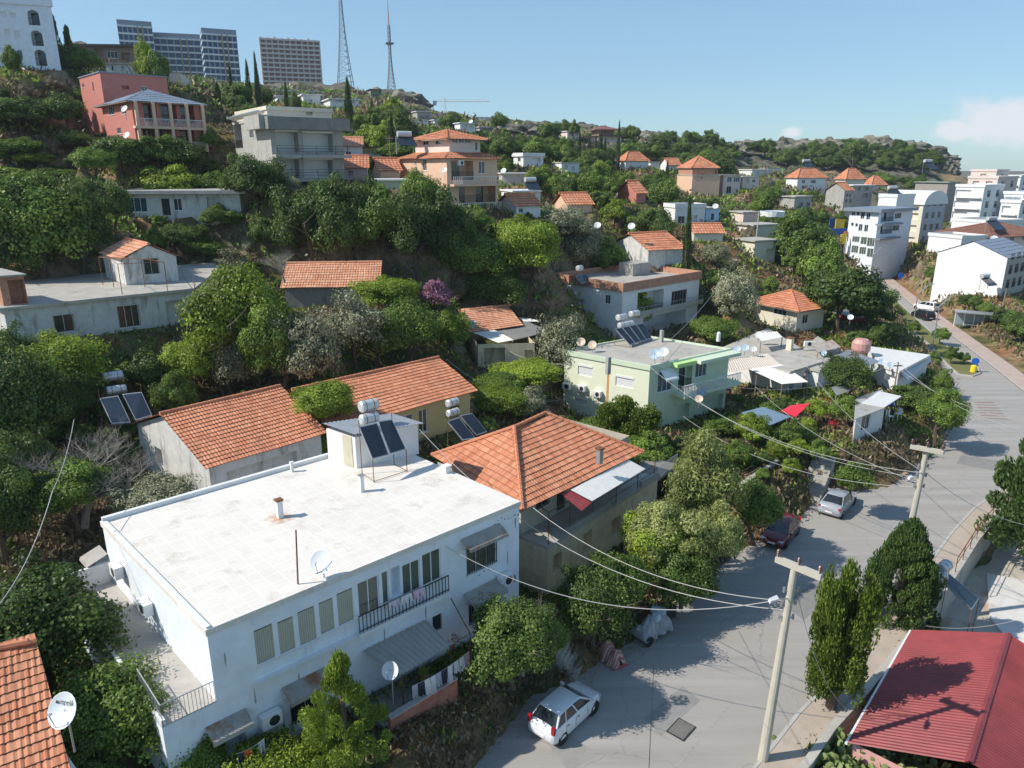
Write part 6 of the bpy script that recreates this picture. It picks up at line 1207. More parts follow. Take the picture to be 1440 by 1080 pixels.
for a, b, s, lb, rr in ((wl(wb,'F',626,768), N1, 1.6, 'cable from the white house front to the near pole, sagging over the parked car', .03), (P(590,604,10.7), N1+Vector((0, 0, -.5)), 2.4, 'cable from the stair hut over the hip roof to the near pole', .028), (P(735,702,7.2), N1+Vector((.1, 0, -.1)), 1.3, 'cable from the hip roof eave corner to the near pole', .028),
 (N2, P(914,516,8.0), 1.7, 'uppermost cable from the green house roof corner to the further pole', .028), (N2+Vector((0, 0, -.3)), P(985,566,5.4), 1.0, 'cable from below the green balcony to the further pole', .026), (N2+Vector((0, 0, -.6)), P(1040,520,5.0), 1.2, 'cable from the cream canopy to the further pole', .026), (N2+Vector((0, 0, .2)), P(1120,492,6.0), 1.1, 'cable from the wide concrete roof to the further pole', .026), (N2+Vector((0, 0, -.9)), P(960,585,4.6), 1.4, 'lowest cable from the green house door to the further pole', .026),
 (N2+Vector((.4, 0, 0)), P(1450,740,4.5), .5, 'cable running from the further pole to the right picture edge', .03), (s3, P(1470,612,6.5), 1.2, 'cable across the road from the slanting timber pole', .035), (s3+Vector((0, 0, -.6)), P(1475,598,7.5), 1.0, 'second cable across the road from the slanting timber pole', .03), (s3, P(914,512,8.6), 2.6, 'long cable between the green house and the slanting pole', .03), (s4, P(665,447,9.9), .9, 'pale cable from the aerial pole down to the patched shack', .045), (P(665,455,9.2), P(797,512,8.0), 1.2, 'cable between the patched shack and the green house', .03), (P(628,505,9.6), P(798,560,4.8), 1.5, 'cable from the tiled ridge end to the lower wall of the green house', .03), (s5, P(914,500,9), 3.0, 'cable from the sand coloured house down to the green house roof', .03),
 (P(-20,872,9.5), P(74,690,11.0), .6, 'pale cable at the left edge over the garden path', .03), (P(74,690,11.0), P(104,590,12.5), .3, 'pale cable rising through the bare tree in the left garden', .025), (N1+Vector((.5, 0, .2)), E['fl']+Vector((.5, 1.5, .5)), .8, 'thin cable from the near pole to the gutter of the red roof', .02), (P(1302,880,1.0), P(1430,872,1.9), .3, 'thin cable lying over the top of the red roof', .02)): cable(a, b, s, lb, rr, 'c')
cable(P(926,800,4.5), P(912,1095,9.0), .1, 'dark vertical looking cable hanging over the road near the middle of the picture', .018, 'darkm')
# ================================================================ cars
def paint(name, c): m = mat(name, c, .28, .0, var=.03, spec=.6, coat=.6); return m
carglass = mat('car glass', (.02, .025, .03), .015, var=.2, spec=.9); M['red_light'] = mat('red tail lamp', (.4, .01, .02), .2); M['lamp'] = mat('clear head lamp', (.65, .66, .68), .12, .3)
def car(label, loc, head, pm, kind='hatch', cat='car', plate=True, L_=None, name='parked_car'):
    S = dict(hatch=(3.85, 1.66, 1.44, ((1.02, .93), (.30, 1.40), (-1.25, 1.42), (-1.66, .98))), sedan=(4.35, 1.72, 1.42, ((.95, .90), (.20, 1.36), (-.95, 1.38), (-1.62, .98))), suv=(4.4, 1.82, 1.62, ((1.10, 1.05), (.45, 1.55), (-1.75, 1.58), (-2.08, 1.08))))[kind]
    L_, Wd, Ht, cab = S; hw = Wd/2; t = thing(name, label, cat, loc, head); x0, x1 = -L_/2, L_/2; bz = cab[0][1]; tz = cab[3][1]
    st = [(x0, .72, .40, .66), (x0+.08, .9, .26, tz-.12), (x0+.28, .97, .20, tz), (cab[3][0]+.25, 1.0, .18, tz), (-.3, 1.0, .17, tz-.03), (.6, 1.0, .17, bz-.02), (cab[0][0]+.1, .99, .18, bz-.03), (x1-.55, .95, .20, bz-.10), (x1-.18, .86, .24, bz-.22), (x1-.03, .72, .34, bz-.34)]
    mb = MB(); rings = []
    for x, k, zb, zt in st:
        w = hw*k; m_ = (zt+zb)/2; rings.append([Vector(q) for q in ((x, -w*.9, zb), (x, -w, zb+.12), (x, -w*1.0, m_+.08), (x, -w*.93, zt-.04), (x, -w*.84, zt), (x, 0, zt+.025), (x, w*.84, zt), (x, w*.93, zt-.04), (x, w, m_+.08), (x, w, zb+.12), (x, w*.9, zb))])
    for A, B in zip(rings, rings[1:]):
        for i in range(11): j = (i+1) % 11; mb.face((A[i], B[i], B[j], A[j]))
    mb.face(rings[0]); mb.face(rings[-1][::-1])
    (ax, az), (bx, bz2), (cx_, cz), (dx, dz) = cab; wb_, wt_ = hw*.88, hw*.70
    c = lambda x, z, s, w: Vector((x, s*w, z)); lo = [c(ax, az-.03, -1, wb_), c(ax, az-.03, 1, wb_), c(dx, dz-.03, 1, wb_), c(dx, dz-.03, -1, wb_)]; hi = [c(bx, bz2, -1, wt_), c(bx, bz2, 1, wt_), c(cx_, cz, 1, wt_), c(cx_, cz, -1, wt_)]
    for i in range(4): j = (i+1) % 4; mb.face((lo[i], lo[j], hi[j], hi[i]))
    mid = [hi[0].lerp(hi[1], .5)+Vector((-.1, 0, .035)), hi[2].lerp(hi[3], .5)+Vector((.1, 0, .035))]; mb.face((hi[0], hi[1], mid[0])); mb.face((hi[2], hi[3], mid[1])); mb.face((hi[1], hi[2], mid[1], mid[0])); mb.face((hi[3], hi[0], mid[0], mid[1]))
    body = mb.build('body', pm, t, True, merge=True); bv = body.modifiers.new('b', 'BEVEL'); bv.width = .035; bv.segments = 2; bv.limit_method = 'ANGLE'; bv.angle_limit = R(25); body.data.polygons.foreach_set('use_smooth', [True]*len(body.data.polygons))
    def pane(a, b2, c2, d2, nm, n_=.012, ins=.1):
        ctr = (a+b2+c2+d2)/4; n = (b2-a).cross(d2-a).normalized(); n = n if n.dot(ctr-Vector((-.2, 0, .8))) > 0 else -n; q = [v+(ctr-v).normalized()*ins*.9+n*n_ for v in (a, b2, c2, d2)]; m2 = MB(); m2.slab(*q, .008) if abs(n.z) > .01 else m2.face(q); m2.build(nm, carglass, t)
    pane(lo[0], lo[1], hi[1], hi[0], 'windscreen', ins=.08); pane(lo[2], lo[3], hi[3], hi[2], 'rear_window', ins=.09)
    for s in (0, 1):
        l0, l1, h1, h0 = (lo[0], lo[3], hi[3], hi[0]) if s == 0 else (lo[1], lo[2], hi[2], hi[1]); cuts = (.03, .42, .74, .98)
        for u, v in zip(cuts, cuts[1:]): pane(l0.lerp(l1, u), l0.lerp(l1, v), h0.lerp(h1, v), h0.lerp(h1, u), 'side_window', .012, .055)
    for sx in (x1-.78, x0+.68):
        for s in (-1, 1):
            m2 = MB(); m2.lathe((sx, s*(hw-.2), .31), [(0, 0), (.20, 0), (.30, .01), (.31, .04), (.31, .17), (.28, .205), (.19, .2)], 20, (0, s, 0)); w = m2.build('wheel', M['black'], t, True); m2 = MB(); m2.lathe((sx, s*(hw-.02), .31), [(.2, 0), (.16, -.02), (.05, .0), (0, .005)], 14, (0, s, 0)); r_ = m2.build('rim', M['greym'], t, True); r_.parent = w
            m2 = MB(); m2.lathe((sx, s*(hw-.012), .33), [(0, 0), (.37, 0), (.375, -.03)], 22, (0, s, 0)); m2.build('wheel_arch', M['black'], t)
    for s in (-1, 1):
        m2 = MB(); m2.box((x0+.12, s*hw*.80, tz-.17 if kind != 'hatch' else tz-.02), (.14, .16, .14 if kind != 'hatch' else .36)); m2.build('tail_light', M['red_light'], t); m2 = MB(); m2.box((x1-.22, s*hw*.68, bz-.30), (.26, .3, .13)); m2.build('headlight', M['lamp'], t); m2 = MB(); m2.box((ax-.15, s*(hw+.06), az+.06), (.12, .18, .12)); m2.build('wing_mirror', pm, t)
        m2 = MB(); [m2.box((x_, s*(hw*1.0+.004), .62), (.012, .01, .5)) for x_ in (.55, -.35, -1.05)]; m2.build('door_seam', M['darkm'], t); m2 = MB(); [m2.box((x_, s*(hw*.985+.01), .78), (.14, .02, .03)) for x_ in (-.15, -.9)]; m2.build('door_handle', M['darkm'], t)
    if plate:
        for x_, s_ in ((x0-.01, 1), (x1-.01, 1)): m2 = MB(); m2.box((x_, 0, .5), (.03, .5, .11)); m2.build('number_plate', M['white'], t)
        m2 = MB(); m2.box((x1-.04, 0, .34), (.06, hw*1.1, .12)); m2.build('grille', M['darkm'], t)
    return t
rw, fw = P(793,1045,0), P(838,1002,0); e = (fw-rw).normalized(); hd = math.atan2(e.y, e.x); n = Vector((-e.y, e.x, 0)); car('white small hatchback parked at the foot of the embankment', (rw+fw)/2+n*.80-e*.05, hd, paint('white car paint', (.74, .75, .76)), 'hatch')
car('silver saloon parked by the bank steps, seen from behind', P(1177,714,0), R(50), paint('silver car paint', (.36, .38, .42)), 'sedan'); car('dark red hatchback parked in the shade facing the camera', P(1097,757,0), R(232), paint('dark red car paint', (.14, .012, .02)), 'hatch')
car('white car on the far lane beside the black one', P(1302,436,0), R(112), paint('white car paint', (.74, .75, .76)), 'suv', name='car'); car('black car on the far lane seen from behind', P(1297,448,0), R(96), paint('black car paint', (.015, .015, .018)), 'suv', name='car'); car('silver car at the top of the road before the white apartment block', P(1200,381,0), R(255), paint('silver car paint', (.36, .38, .42)), 'hatch', name='car')
car('white car parked in the forecourt left of the white apartment block', P(1176,352,0), R(200), paint('white car paint', (.74, .75, .76)), 'sedan'); car('second white car parked at the forecourt edge under the shop boards', P(1186,349,0), R(200), paint('white car paint', (.74, .75, .76)), 'hatch'); car('black car parked far right beside the blank gable building', P(1424,418,0), R(120), paint('black car paint', (.015, .015, .018)), 'suv')
# ================================================================ street things
def cloth(label, cx, cy, z, L_, Wd, Hh, m, name, head, cat, seed=1):
    """crumpled cover thrown over something long and humped"""
    r = random.Random(seed); t = thing(name, label, cat, (cx, cy, z), head); n, k = 30, 17; mb = MB(); g = []
    for i in range(n+1):
        row = []; u = i/n*2-1; hump = Hh*(.62+.38*math.cos(u*3.6+.6)**2)*(1-abs(u)**5*.6)
        for j in range(k+1):
            v = j/k*2-1; a = abs(v); y = v*Wd/2*(1.0+.14*math.sin(u*11+seed)*a); z_ = hump*(1-a**2.3) if a < .98 else 0; z_ += .05*math.sin(u*23+v*5+seed)*a+.03*math.sin(u*9-v*13); y += .05*math.sin(u*17+seed*2)*a
            row.append((u*L_/2*(1+.06*math.sin(v*7)), y, max(.03, z_)))
        g.append(row)
    for i in range(n):
        for j in range(k): mb.face((g[i][j], g[i+1][j], g[i+1][j+1], g[i][j+1]), [(i/n*L_, j/k*Wd), ((i+1)/n*L_, j/k*Wd), ((i+1)/n*L_, (j+1)/k*Wd), (i/n*L_, (j+1)/k*Wd)])
    for x_ in (g[0], g[-1]): mb.face([(p[0], p[1], p[2]) for p in x_]+[(x_[-1][0], x_[-1][1], 0), (x_[0][0], x_[0][1], 0)])
    mb.build('cover', m, t, True, merge=True); return t
stm = mat('striped red and cream cloth', (.5, .2, .17), .95); tt, bb = nodes_of(stm); uv = tt.nodes.new('ShaderNodeUVMap'); wv = tt.nodes.new('ShaderNodeTexWave'); wv.inputs['Scale'].default_value = 2.6; wv.bands_direction = 'X'; cr = tt.nodes.new('ShaderNodeValToRGB'); cr.color_ramp.elements[0].color = (.36, .10, .09, 1); cr.color_ramp.elements[1].color = (.55, .40, .34, 1); tt.links.new(uv.outputs[0], wv.inputs[0]); tt.links.new(wv.outputs[0], cr.inputs[0]); tt.links.new(cr.outputs[0], bb.inputs['Base Color'])
a, b = P(843,922,0), P(874,948,0); e = b-a; t = cloth('scooter hidden under a red and cream striped cloth at the road edge', (a.x+b.x)/2, (a.y+b.y)/2+.5, .02, 1.9, .95, 1.0, stm, 'covered_scooter', math.atan2(e.y, e.x), 'scooter', 2)
for x_ in (-.75, .75): mb = MB(); mb.lathe((x_, -.06, .24), [(.16, 0), (.24, .01), (.24, .11), (.16, .12)], 16, (0, 1, 0)); mb.build('wheel', M['black'], t, True)
q = P(918,898,0); t = cloth('cargo tricycle loaded with bundles under grey sheets by the bank', q.x, q.y+.2, .35, 2.2, 1.15, 1.05, mat('dusty grey sheet', (.33, .34, .36), .9, var=.3, scale=2, stain=((.5, .5, .5), .3)), 'cargo_tricycle', R(35), 'tricycle', 5)
for x_, y_ in ((-.8, .5), (-.8, -.6), (.95, 0)): mb = MB(); mb.lathe((x_, y_, -.05), [(.02, 0), (.22, .0), (.28, .02), (.29, .05), (.22, .08), (.02, .08)], 20, (0, 1, 0)); mb.build('wheel', M['black'], t, True)
mb = MB(); mb.bar((-.9, .62, .1), (-.9, .62, 1.5), .03); mb.bar((1.1, .5, .1), (1.5, .75, 1.6), .03); mb.bar((-.9, .62, 1.45), (1.45, .72, 1.55), .02); mb.box((1.5, .5, .35), (1.0, .7, .7)); mb.build('frame', M['darkm'], t); mb = MB(); [mb.lathe((x_, y_, z_), [(0, .3), (.22, .24), (.3, 0), (.2, -.2), (0, -.25)], 9) for x_, y_, z_ in ((.35, .2, 1.0), (.7, .1, .85), (0, -.2, .95))]; mb.build('bundle', mat('pale bundle cloth', (.42, .52, .6), .9, var=.3, scale=3), t, True)
q = P(958,1026,0); t = thing('drain_grate', 'rusty iron drain grate in the road surface', 'drain grate', (q.x, q.y, .006), R(48)); mb = MB(); mb.box((0, 0, .012), (1.15, .9, .024)); mb.build('frame', M['darkm'], t); mb = MB(); [mb.box((-.48+k*.08, 0, .032), (.035, .78, .02)) for k in range(13)]; mb.build('bars', M['darkconc'], t)
# bus shelter
q = P(1368,462,.15); t = thing('bus_shelter', 'glass walled bus shelter with a flat pale roof on the far pavement', 'bus shelter', q, R(-28)); mb = MB(); mb.box((0, 0, 2.55), (5.6, 2.2, .16)); mb.build('roof', M['greym'], t)
for x_ in (-2.6, -1.3, 0, 1.3, 2.6): mb = MB(); mb.box((x_, .8, 1.25), (.1, .1, 2.5)); mb.build('post', M['whitem'], t); 
for x_ in (-1.95, -.65, .65, 1.95): mb = MB(); mb.box((x_, .8, 1.3), (1.16, .03, 2.0)); mb.build('glass_panel', glass('shelter glass', (.25, .33, .38), .1), t)
mb = MB(); mb.box((0, .3, .5), (4, .4, .08)); [mb.box((k, .3, .24), (.08, .3, .48)) for k in (-1.8, 1.8)]; mb.build('bench', M['greym'], t)
# boards and road signs
def board(px, py, d, w, h, m, label, name='sign_board', post=True):
    p = Q(px, py, d); z0 = float(H(p.x, p.y)[0]) if _W is not None else 0; t = thing(name, label, 'sign', (p.x, p.y, 0), R(20)); mb = MB(); mb.box((0, 0, p.z), (w, .15, h)); mb.build('board', m, t)
    if post: mb = MB(); mb.box((-w*.3, .1, (p.z)/2), (.12, .12, p.z)); mb.build('post', M['greym'], t)
    return t
blue = mat('blue sign enamel', (.02, .10, .42), .4, var=.05); yel = mat('yellow sign enamel', (.85, .62, .03), .4, var=.05); orange = mat('orange sign enamel', (.75, .2, .05), .5, var=.05)
board(1170,316,170,1.6,3.0,blue,'tall blue sign panel at the left of the roadside forecourt'); board(1181,316,168,2.6,2.4,yel,'square yellow sign at the roadside forecourt'); board(1181,326,166,5.5,1.6,blue,'long blue and white board over the roadside shop', post=True); board(1195,329,165,3.4,1.2,orange,'orange awning board beside the white apartment block'); board(1186,336,164,1.6,2.2,yel,'small yellow banner in the roadside forecourt'); board(1177,338,164,2.2,1.6,mat('white and red banner', (.7, .45, .38), .6),'faded red and white banner in the roadside forecourt')
q = P(1264,404,.1); t = thing('road_sign', 'round blue road sign on a post at the far pavement', 'sign', q); mb = MB(); mb.bar((0, 0, 0), (0, 0, 2.4), .05); mb.build('post', M['greym'], t); mb = MB(); mb.lathe((0, -.06, 2.5), [(0, 0), (.62, 0), (.62, -.05), (0, -.05)], 18, (0, -1, .1)); mb.build('disc', blue, t)
q = P(1369,522,.16); t = thing('road_sign', 'blue keep right sign over a yellow block at the median tip', 'sign', q); mb = MB(); mb.bar((0, 0, 0), (0, 0, 1.2), .04); mb.build('post', M['greym'], t); mb = MB(); mb.lathe((0, -.06, 1.3), [(0, 0), (.42, 0), (.42, -.05), (0, -.05)], 18, (-.3, -1, .1)); mb.build('disc', blue, t); mb = MB(); mb.lathe((-.25, -.3, 0), [(.34, 0), (.34, .75), (.2, .85), (0, .85)], 12); mb.build('yellow_block', yel, t)
# laundry, plants, chairs
def laundry(label, a, b, items, sag=.15, name='clothes_line', drop=.75):
    t = thing(name, label, 'laundry', a); mb = MB(); pts = [a.lerp(b, k/16)-Vector((0, 0, sag*4*k/16*(1-k/16))) for k in range(17)]; mb.tube(pts, .008, 4); wpart(mb, 'line', 'greym', t)
    n = len(items)
    for k, c in enumerate(items):
        if c is None: continue
        u0, u1 = (k+.06)/n, (k+.94)/n; p, q = [a.lerp(b, u)-Vector((0, 0, sag*4*u*(1-u))) for u in (u0, u1)]; e = (q-p); nn = Vector((e.y, -e.x, 0)).normalized(); mb = MB(); g = []
        hgt = drop*(.8+.4*((k*37) % 7)/7)
        for i in range(7): s = p.lerp(q, i/6); g.append([s-Vector((0, 0, hgt*j/4))+nn*(.03*math.sin(i*2.1+k)*j) for j in range(5)])
        for i in range(6):
            for j in range(4): mb.face((g[i][j], g[i][j+1], g[i+1][j+1], g[i+1][j]))
        wpart(mb, 'cloth', mat('cloth '+str(c), c, .95, var=.08), t, True)
w_, g_, p_, k_ = (.72, .72, .74), (.45, .46, .52), (.62, .45, .5), (.05, .05, .08)
laundry('white washing hung along the line in front of the covered terrace', P(579,965,4.25), P(660,915,4.2), [g_, k_, w_, w_, g_, k_, w_, w_, w_, p_])
i, p, e2, n2, w2 = wb.fr('F'); s_ = wb.on('F', 540,850)[0]; zz = wb.base+Vector((0, 0, tz+.0)); A_ = wb.base+p+e2*s_+n2*.3; B_2 = wb.base+p+e2*(s_+1.9)+n2*.3; rz_ = wb.on('F', 505,888)[1]+.93+wb.base.z; A_.z = B_2.z = rz_
laundry('pink and white towels over the balcony rail of the white house', A_, B_2, [(.66, .58, .64), (.75, .73, .74), (.68, .48, .6)], 0, 'towels', .42)
laundry('orange and black cloths on a line at the lower left of the white house', P(332,1060,4.2), P(372,1038,4.4), [k_, (.75, .12, .03), None, g_], .1)
laundry('white cloth hanging over the green house balcony rail', wl(gh,'F',950,545)+gh.fr('F')[3]*1.5, wl(gh,'F',975,540)+gh.fr('F')[3]*1.5, [w_, (.4, .5, .7)], .05)
def chair(px, py, z, rz, label):
    t = thing('plastic_chair', label, 'chair', P(px, py, z), rz); mb = MB(); mb.box((0, 0, .42), (.45, .45, .04)); mb.build('seat', M['whitem'], t); mb = MB(); mb.box((0, .22, .68), (.45, .03, .5)); mb.build('backrest', M['whitem'], t)
    for x_ in (-.19, .19):
        for y_ in (-.19, .19): mb = MB(); mb.bar((x_, y_, .41), (x_*1.15, y_*1.15, 0), .022, n=5); mb.build('leg', M['whitem'], t)
chair(1250, 591, 3.0, R(20), 'left white plastic chair on the cabin porch'); chair(1262, 588, 3.0, R(-70), 'right white plastic chair on the cabin porch'); chair(1019, 553, 2.4, R(40), 'white plastic chair under the white sheet canopy')
for q in ((597,961,2.46,.22,'potted plant hanging below the corrugated terrace canopy'), (636,912,2.46,.45,'yellow green pot plant at the right end of the covered terrace'), (1170,604,2.8,.5,'pot of red flowers on the low wall above the bank')):
    p = P(*q[:3]); t = thing('potted_plant', q[4], 'plant', p); mb = MB(); mb.lathe((0, 0, 0), [(.12, 0), (.18, .3), (.16, .3), (0, .26)], 12); mb.build('pot', M['tiles'] if False else mat('clay pot', (.4, .16, .08)), t); c_ = (.5, .03, .05) if 'red' in q[4] else (.28, .36, .04); r = random.Random(3); mb = MB()
    for k in range(160): a = Vector((r.gauss(0, q[3]*.4), r.gauss(0, q[3]*.4), .45+abs(r.gauss(0, .2)))); d1, d2 = Vector((r.uniform(-.06, .06), r.uniform(-.06, .06), .05)), Vector((r.uniform(-.06, .06), r.uniform(-.06, .06), -.03)); mb.face((a, a+d1, a+d1+d2, a+d2))
    mb.build('foliage', mat('leaf '+q[4][:9], c_), t)
# prickly pears bottom right
def cactus(px, py, z, n, label, seed):
    r = random.Random(seed); p = P(px, py, z); t = thing('prickly_pear', label, 'cactus', p); mb = MB()
    def pad(o, up, lv):
        s = r.uniform(.16, .24); side = up.cross(Vector((r.uniform(-1, 1), r.uniform(-1, 1), .2))).normalized(); n_ = up.cross(side).normalized(); ring = [o+up*(s*(1-math.cos(a)))*1.0+side*(s*.72*math.sin(a)) for a in [2*math.pi*k/12 for k in range(12)]]; c = o+up*s
        for k in range(12): a, b = ring[k], ring[(k+1) % 12]; mb.face((a, b, c+n_*.035)); mb.face((b, a, c-n_*.035))
        if lv < 4:
            for _ in range(r.choice((1, 2, 2, 3) if lv < 2 else (0, 1, 2))): a = r.uniform(-1.0, 1.0); pad(o+up*(s*(1+math.cos(a)))*.98+side*(s*.72*math.sin(a)), (up*.8+side*a*.7+Vector((r.uniform(-.3, .3), r.uniform(-.3, .3), .25))).normalized(), lv+1)
    for _ in range(n): o = Vector((r.gauss(0, .55), r.gauss(0, .35), 0)); pad(o, Vector((r.uniform(-.3, .3), r.uniform(-.3, .3), 1)).normalized(), 0)
    mb.build('pads', mat('prickly pear skin', (.14, .21, .07), .6, var=.2, scale=3, c2=(.24, .27, .10)), t)
for k, (x, y) in enumerate(((1145,1100), (1185,1092), (1225,1098), (1262,1092), (1160,1130), (1240,1140))): cactus(x, y, -1.6, 16, ('leftmost prickly pear bush at the bottom edge', 'second prickly pear bush from the left at the bottom edge', 'prickly pear bush below the corner of the red roof', 'rightmost prickly pear bush in front of the pink wall', 'low prickly pear under the leftmost bush', 'low prickly pear in the corner by the pink wall')[k], k)
# people
def person(px, py, z, rz, shirt, trousers, label, sit=True):
    t = thing('person', label, 'person', P(px, py, z), rz); sk = bpy.data.meshes.new('body'); hz = .45 if sit else .92
    J = [(0, 0, hz), (0, 0, hz+.25), (0, 0, hz+.48), (0, .0, hz+.60), (0, -.02, hz+.76)]; E_ = [(0, 1), (1, 2), (2, 3), (3, 4)]; rad = [.15, .14, .15, .055, .10]
    for s in (-1, 1):
        b = len(J); J += [(s*.19, 0, hz+.47), (s*.24, -.08, hz+.22), (s*.16, -.30, hz+.14)]; E_ += [(2, b), (b, b+1), (b+1, b+2)]; rad += [.065, .048, .035]
        b = len(J); J += [(s*.10, -.02, hz), (s*.12, -.42 if sit else -.02, hz if sit else .48), (s*.12, -.44 if sit else .0, .07), (s*.12, -.6 if sit else -.16, .04)]; E_ += [(0, b), (b, b+1), (b+1, b+2), (b+2, b+3)]; rad += [.09, .065, .045, .04]
    sk.from_pydata(J, E_, []); o = bpy.data.objects.new('body', sk); COL.objects.link(o); o.parent = t; md = o.modifiers.new('s', 'SKIN'); lay = sk.skin_vertices[0] if sk.skin_vertices else None
    if lay is None:
        import bmesh
        bm = bmesh.new(); bm.from_mesh(sk); bm.verts.layers.skin.verify(); bm.to_mesh(sk); bm.free(); lay = sk.skin_vertices[0]
    for v, r_ in zip(lay.data, rad): v.radius = (r_, r_)
    lay.data[0].use_root = True; ss = o.modifiers.new('u', 'SUBSURF'); ss.levels = 1; ss.render_levels = 2
    m = bpy.data.materials.new('person clothing'); tt, bb = nodes_of(m); tc_ = tt.nodes.new('ShaderNodeTexCoord'); sx = tt.nodes.new('ShaderNodeSeparateXYZ'); tt.links.new(tc_.outputs['Object'], sx.inputs[0]); cr = tt.nodes.new('ShaderNodeValToRGB'); cr.color_ramp.interpolation = 'CONSTANT'; mr = tt.nodes.new('ShaderNodeMath'); mr.operation = 'DIVIDE'; mr.inputs[1].default_value = 2; tt.links.new(sx.outputs[2], mr.inputs[0]); tt.links.new(mr.outputs[0], cr.inputs[0])
    e = cr.color_ramp.elements; e[0].color = rgb(trousers); e[0].position = 0; e[1].color = rgb((.45, .28, .2)); e[1].position = (hz+.53)/2; x = e.new((hz+.06)/2); x.color = rgb(shirt); tt.links.new(cr.outputs[0], bb.inputs['Base Color']); sk.materials.append(m)
    mb = MB(); mb.lathe((0, .01, hz+.78), [(.10, 0), (.115, .05), (.09, .11), (0, .14)], 12); mb.build('hair', mat('dark hair', (.02, .015, .012)), t, True)
person(1022, 553, 2.4, R(30), (.6, .62, .64), (.05, .05, .07), 'person in a pale shirt sitting below the left part of the white canopy'); person(1112, 552, 2.5, R(-20), (.35, .38, .6), (.06, .06, .1), 'person in a blue violet shirt sitting below the right end of the white canopy'); person(1130, 546, 2.5, R(10), (.2, .2, .22), (.04, .04, .05), 'standing person in dark clothes at the right end of the white canopy', False); person(1252, 577, 3.0, R(0), (.12, .2, .38), (.05, .05, .07), 'person in a blue shirt sitting on the cabin porch')
q = P(1198,462,2.6); t = thing('lane_hut', 'little red framed hut with a grey lean-to roof above the side lane', 'hut', q, R(20)); mb = MB(); mb.box((0, 0, .9), (3, 2.4, 1.8)); mb.build('wall', mat('dull red timber', (.35, .06, .04), var=.2), t); mb = MB(); mb.slab((-1.9, -1.5, 1.9), (2.4, -1.6, 1.9), (2.2, 1.5, 2.5), (-1.9, 1.5, 2.5), .06); mb.build('roof', M['greym'], t)
q = P(1210,494,4.7); t = thing('water_tank', 'pinkish round water tank on the low white roof', 'tank', q); mb = MB(); mb.lathe((0, 0, 0), [(.9, 0), (1, .3), (1, 1.0), (.7, 1.4), (0, 1.5)], 16); mb.build('shell', mat('pink plastic', (.55, .3, .26), .5), t, True)
# ================================================================ vegetation
rng = np.random.default_rng(11)
LEAF = dict(
 dark=leaf_mat('dark glossy foliage', (0.027, 0.051, 0.012), (0.100, 0.160, 0.032), (0.259, 0.362, 0.077)),
 mid=leaf_mat('green foliage', (0.041, 0.070, 0.012), (0.143, 0.224, 0.037), (0.356, 0.500, 0.087)),
 lime=leaf_mat('fresh yellow green foliage', (0.068, 0.101, 0.011), (0.232, 0.320, 0.032), (0.504, 0.619, 0.082)),
 olive=leaf_mat('silvery olive foliage', (0.068, 0.076, 0.037), (0.240, 0.252, 0.144), (0.584, 0.566, 0.359), .15),
 pine=leaf_mat('pine needles', (0.048, 0.076, 0.011), (0.186, 0.265, 0.034), (0.443, 0.549, 0.090), .25),
 cyp=leaf_mat('cypress foliage', (0.018, 0.035, 0.011), (0.064, 0.101, 0.028), (0.157, 0.223, 0.053), .15),
 jun=leaf_mat('bright conifer foliage', (0.035, 0.058, 0.008), (0.123, 0.181, 0.024), (0.290, 0.369, 0.065), .25),
 con=leaf_mat('spreading conifer foliage', (.03, .06, .016), (.075, .13, .03), (.17, .25, .06), .2),
 pep=leaf_mat('hanging pepper tree foliage', (0.096, 0.118, 0.029), (0.279, 0.326, 0.092), (0.605, 0.619, 0.255), .35),
 dry=leaf_mat('dry brush', (.10, .07, .04), (.20, .15, .09), (.33, .26, .16), .15),
 flower=leaf_mat('pink blossom', (.16, .07, .10), (.34, .14, .22), (.5, .32, .36), .2))
def quads(name, c, n, u, lw, ll, tint, m, taper=.35):
    """c centres, n normals, u long axes; leaf-shaped four-cornered faces"""
    v = np.cross(n, u); v /= np.linalg.norm(v, axis=1, keepdims=True)+1e-9
    a = c-u*ll[:, None]*.5; b = c+u*ll[:, None]*.5; m1 = c+v*lw[:, None]*.5-u*ll[:, None]*.08; m2 = c-v*lw[:, None]*.5-u*ll[:, None]*.08
    V_ = np.stack([a, m1, b, m2], 1).reshape(-1, 3); k = len(c); me = bpy.data.meshes.new(name)
    me.vertices.add(4*k); me.vertices.foreach_set('co', V_.ravel().astype('f')); me.loops.add(4*k); me.loops.foreach_set('vertex_index', np.arange(4*k, dtype='i')); me.polygons.add(k); me.polygons.foreach_set('loop_start', np.arange(0, 4*k, 4, dtype='i')); me.update(calc_edges=True)
    at = me.attributes.new('tint', 'FLOAT', 'FACE'); at.data.foreach_set('value', tint.astype('f')); me.materials.append(m); return me
def unit(v): return v/(np.linalg.norm(v, axis=-1, keepdims=True)+1e-9)
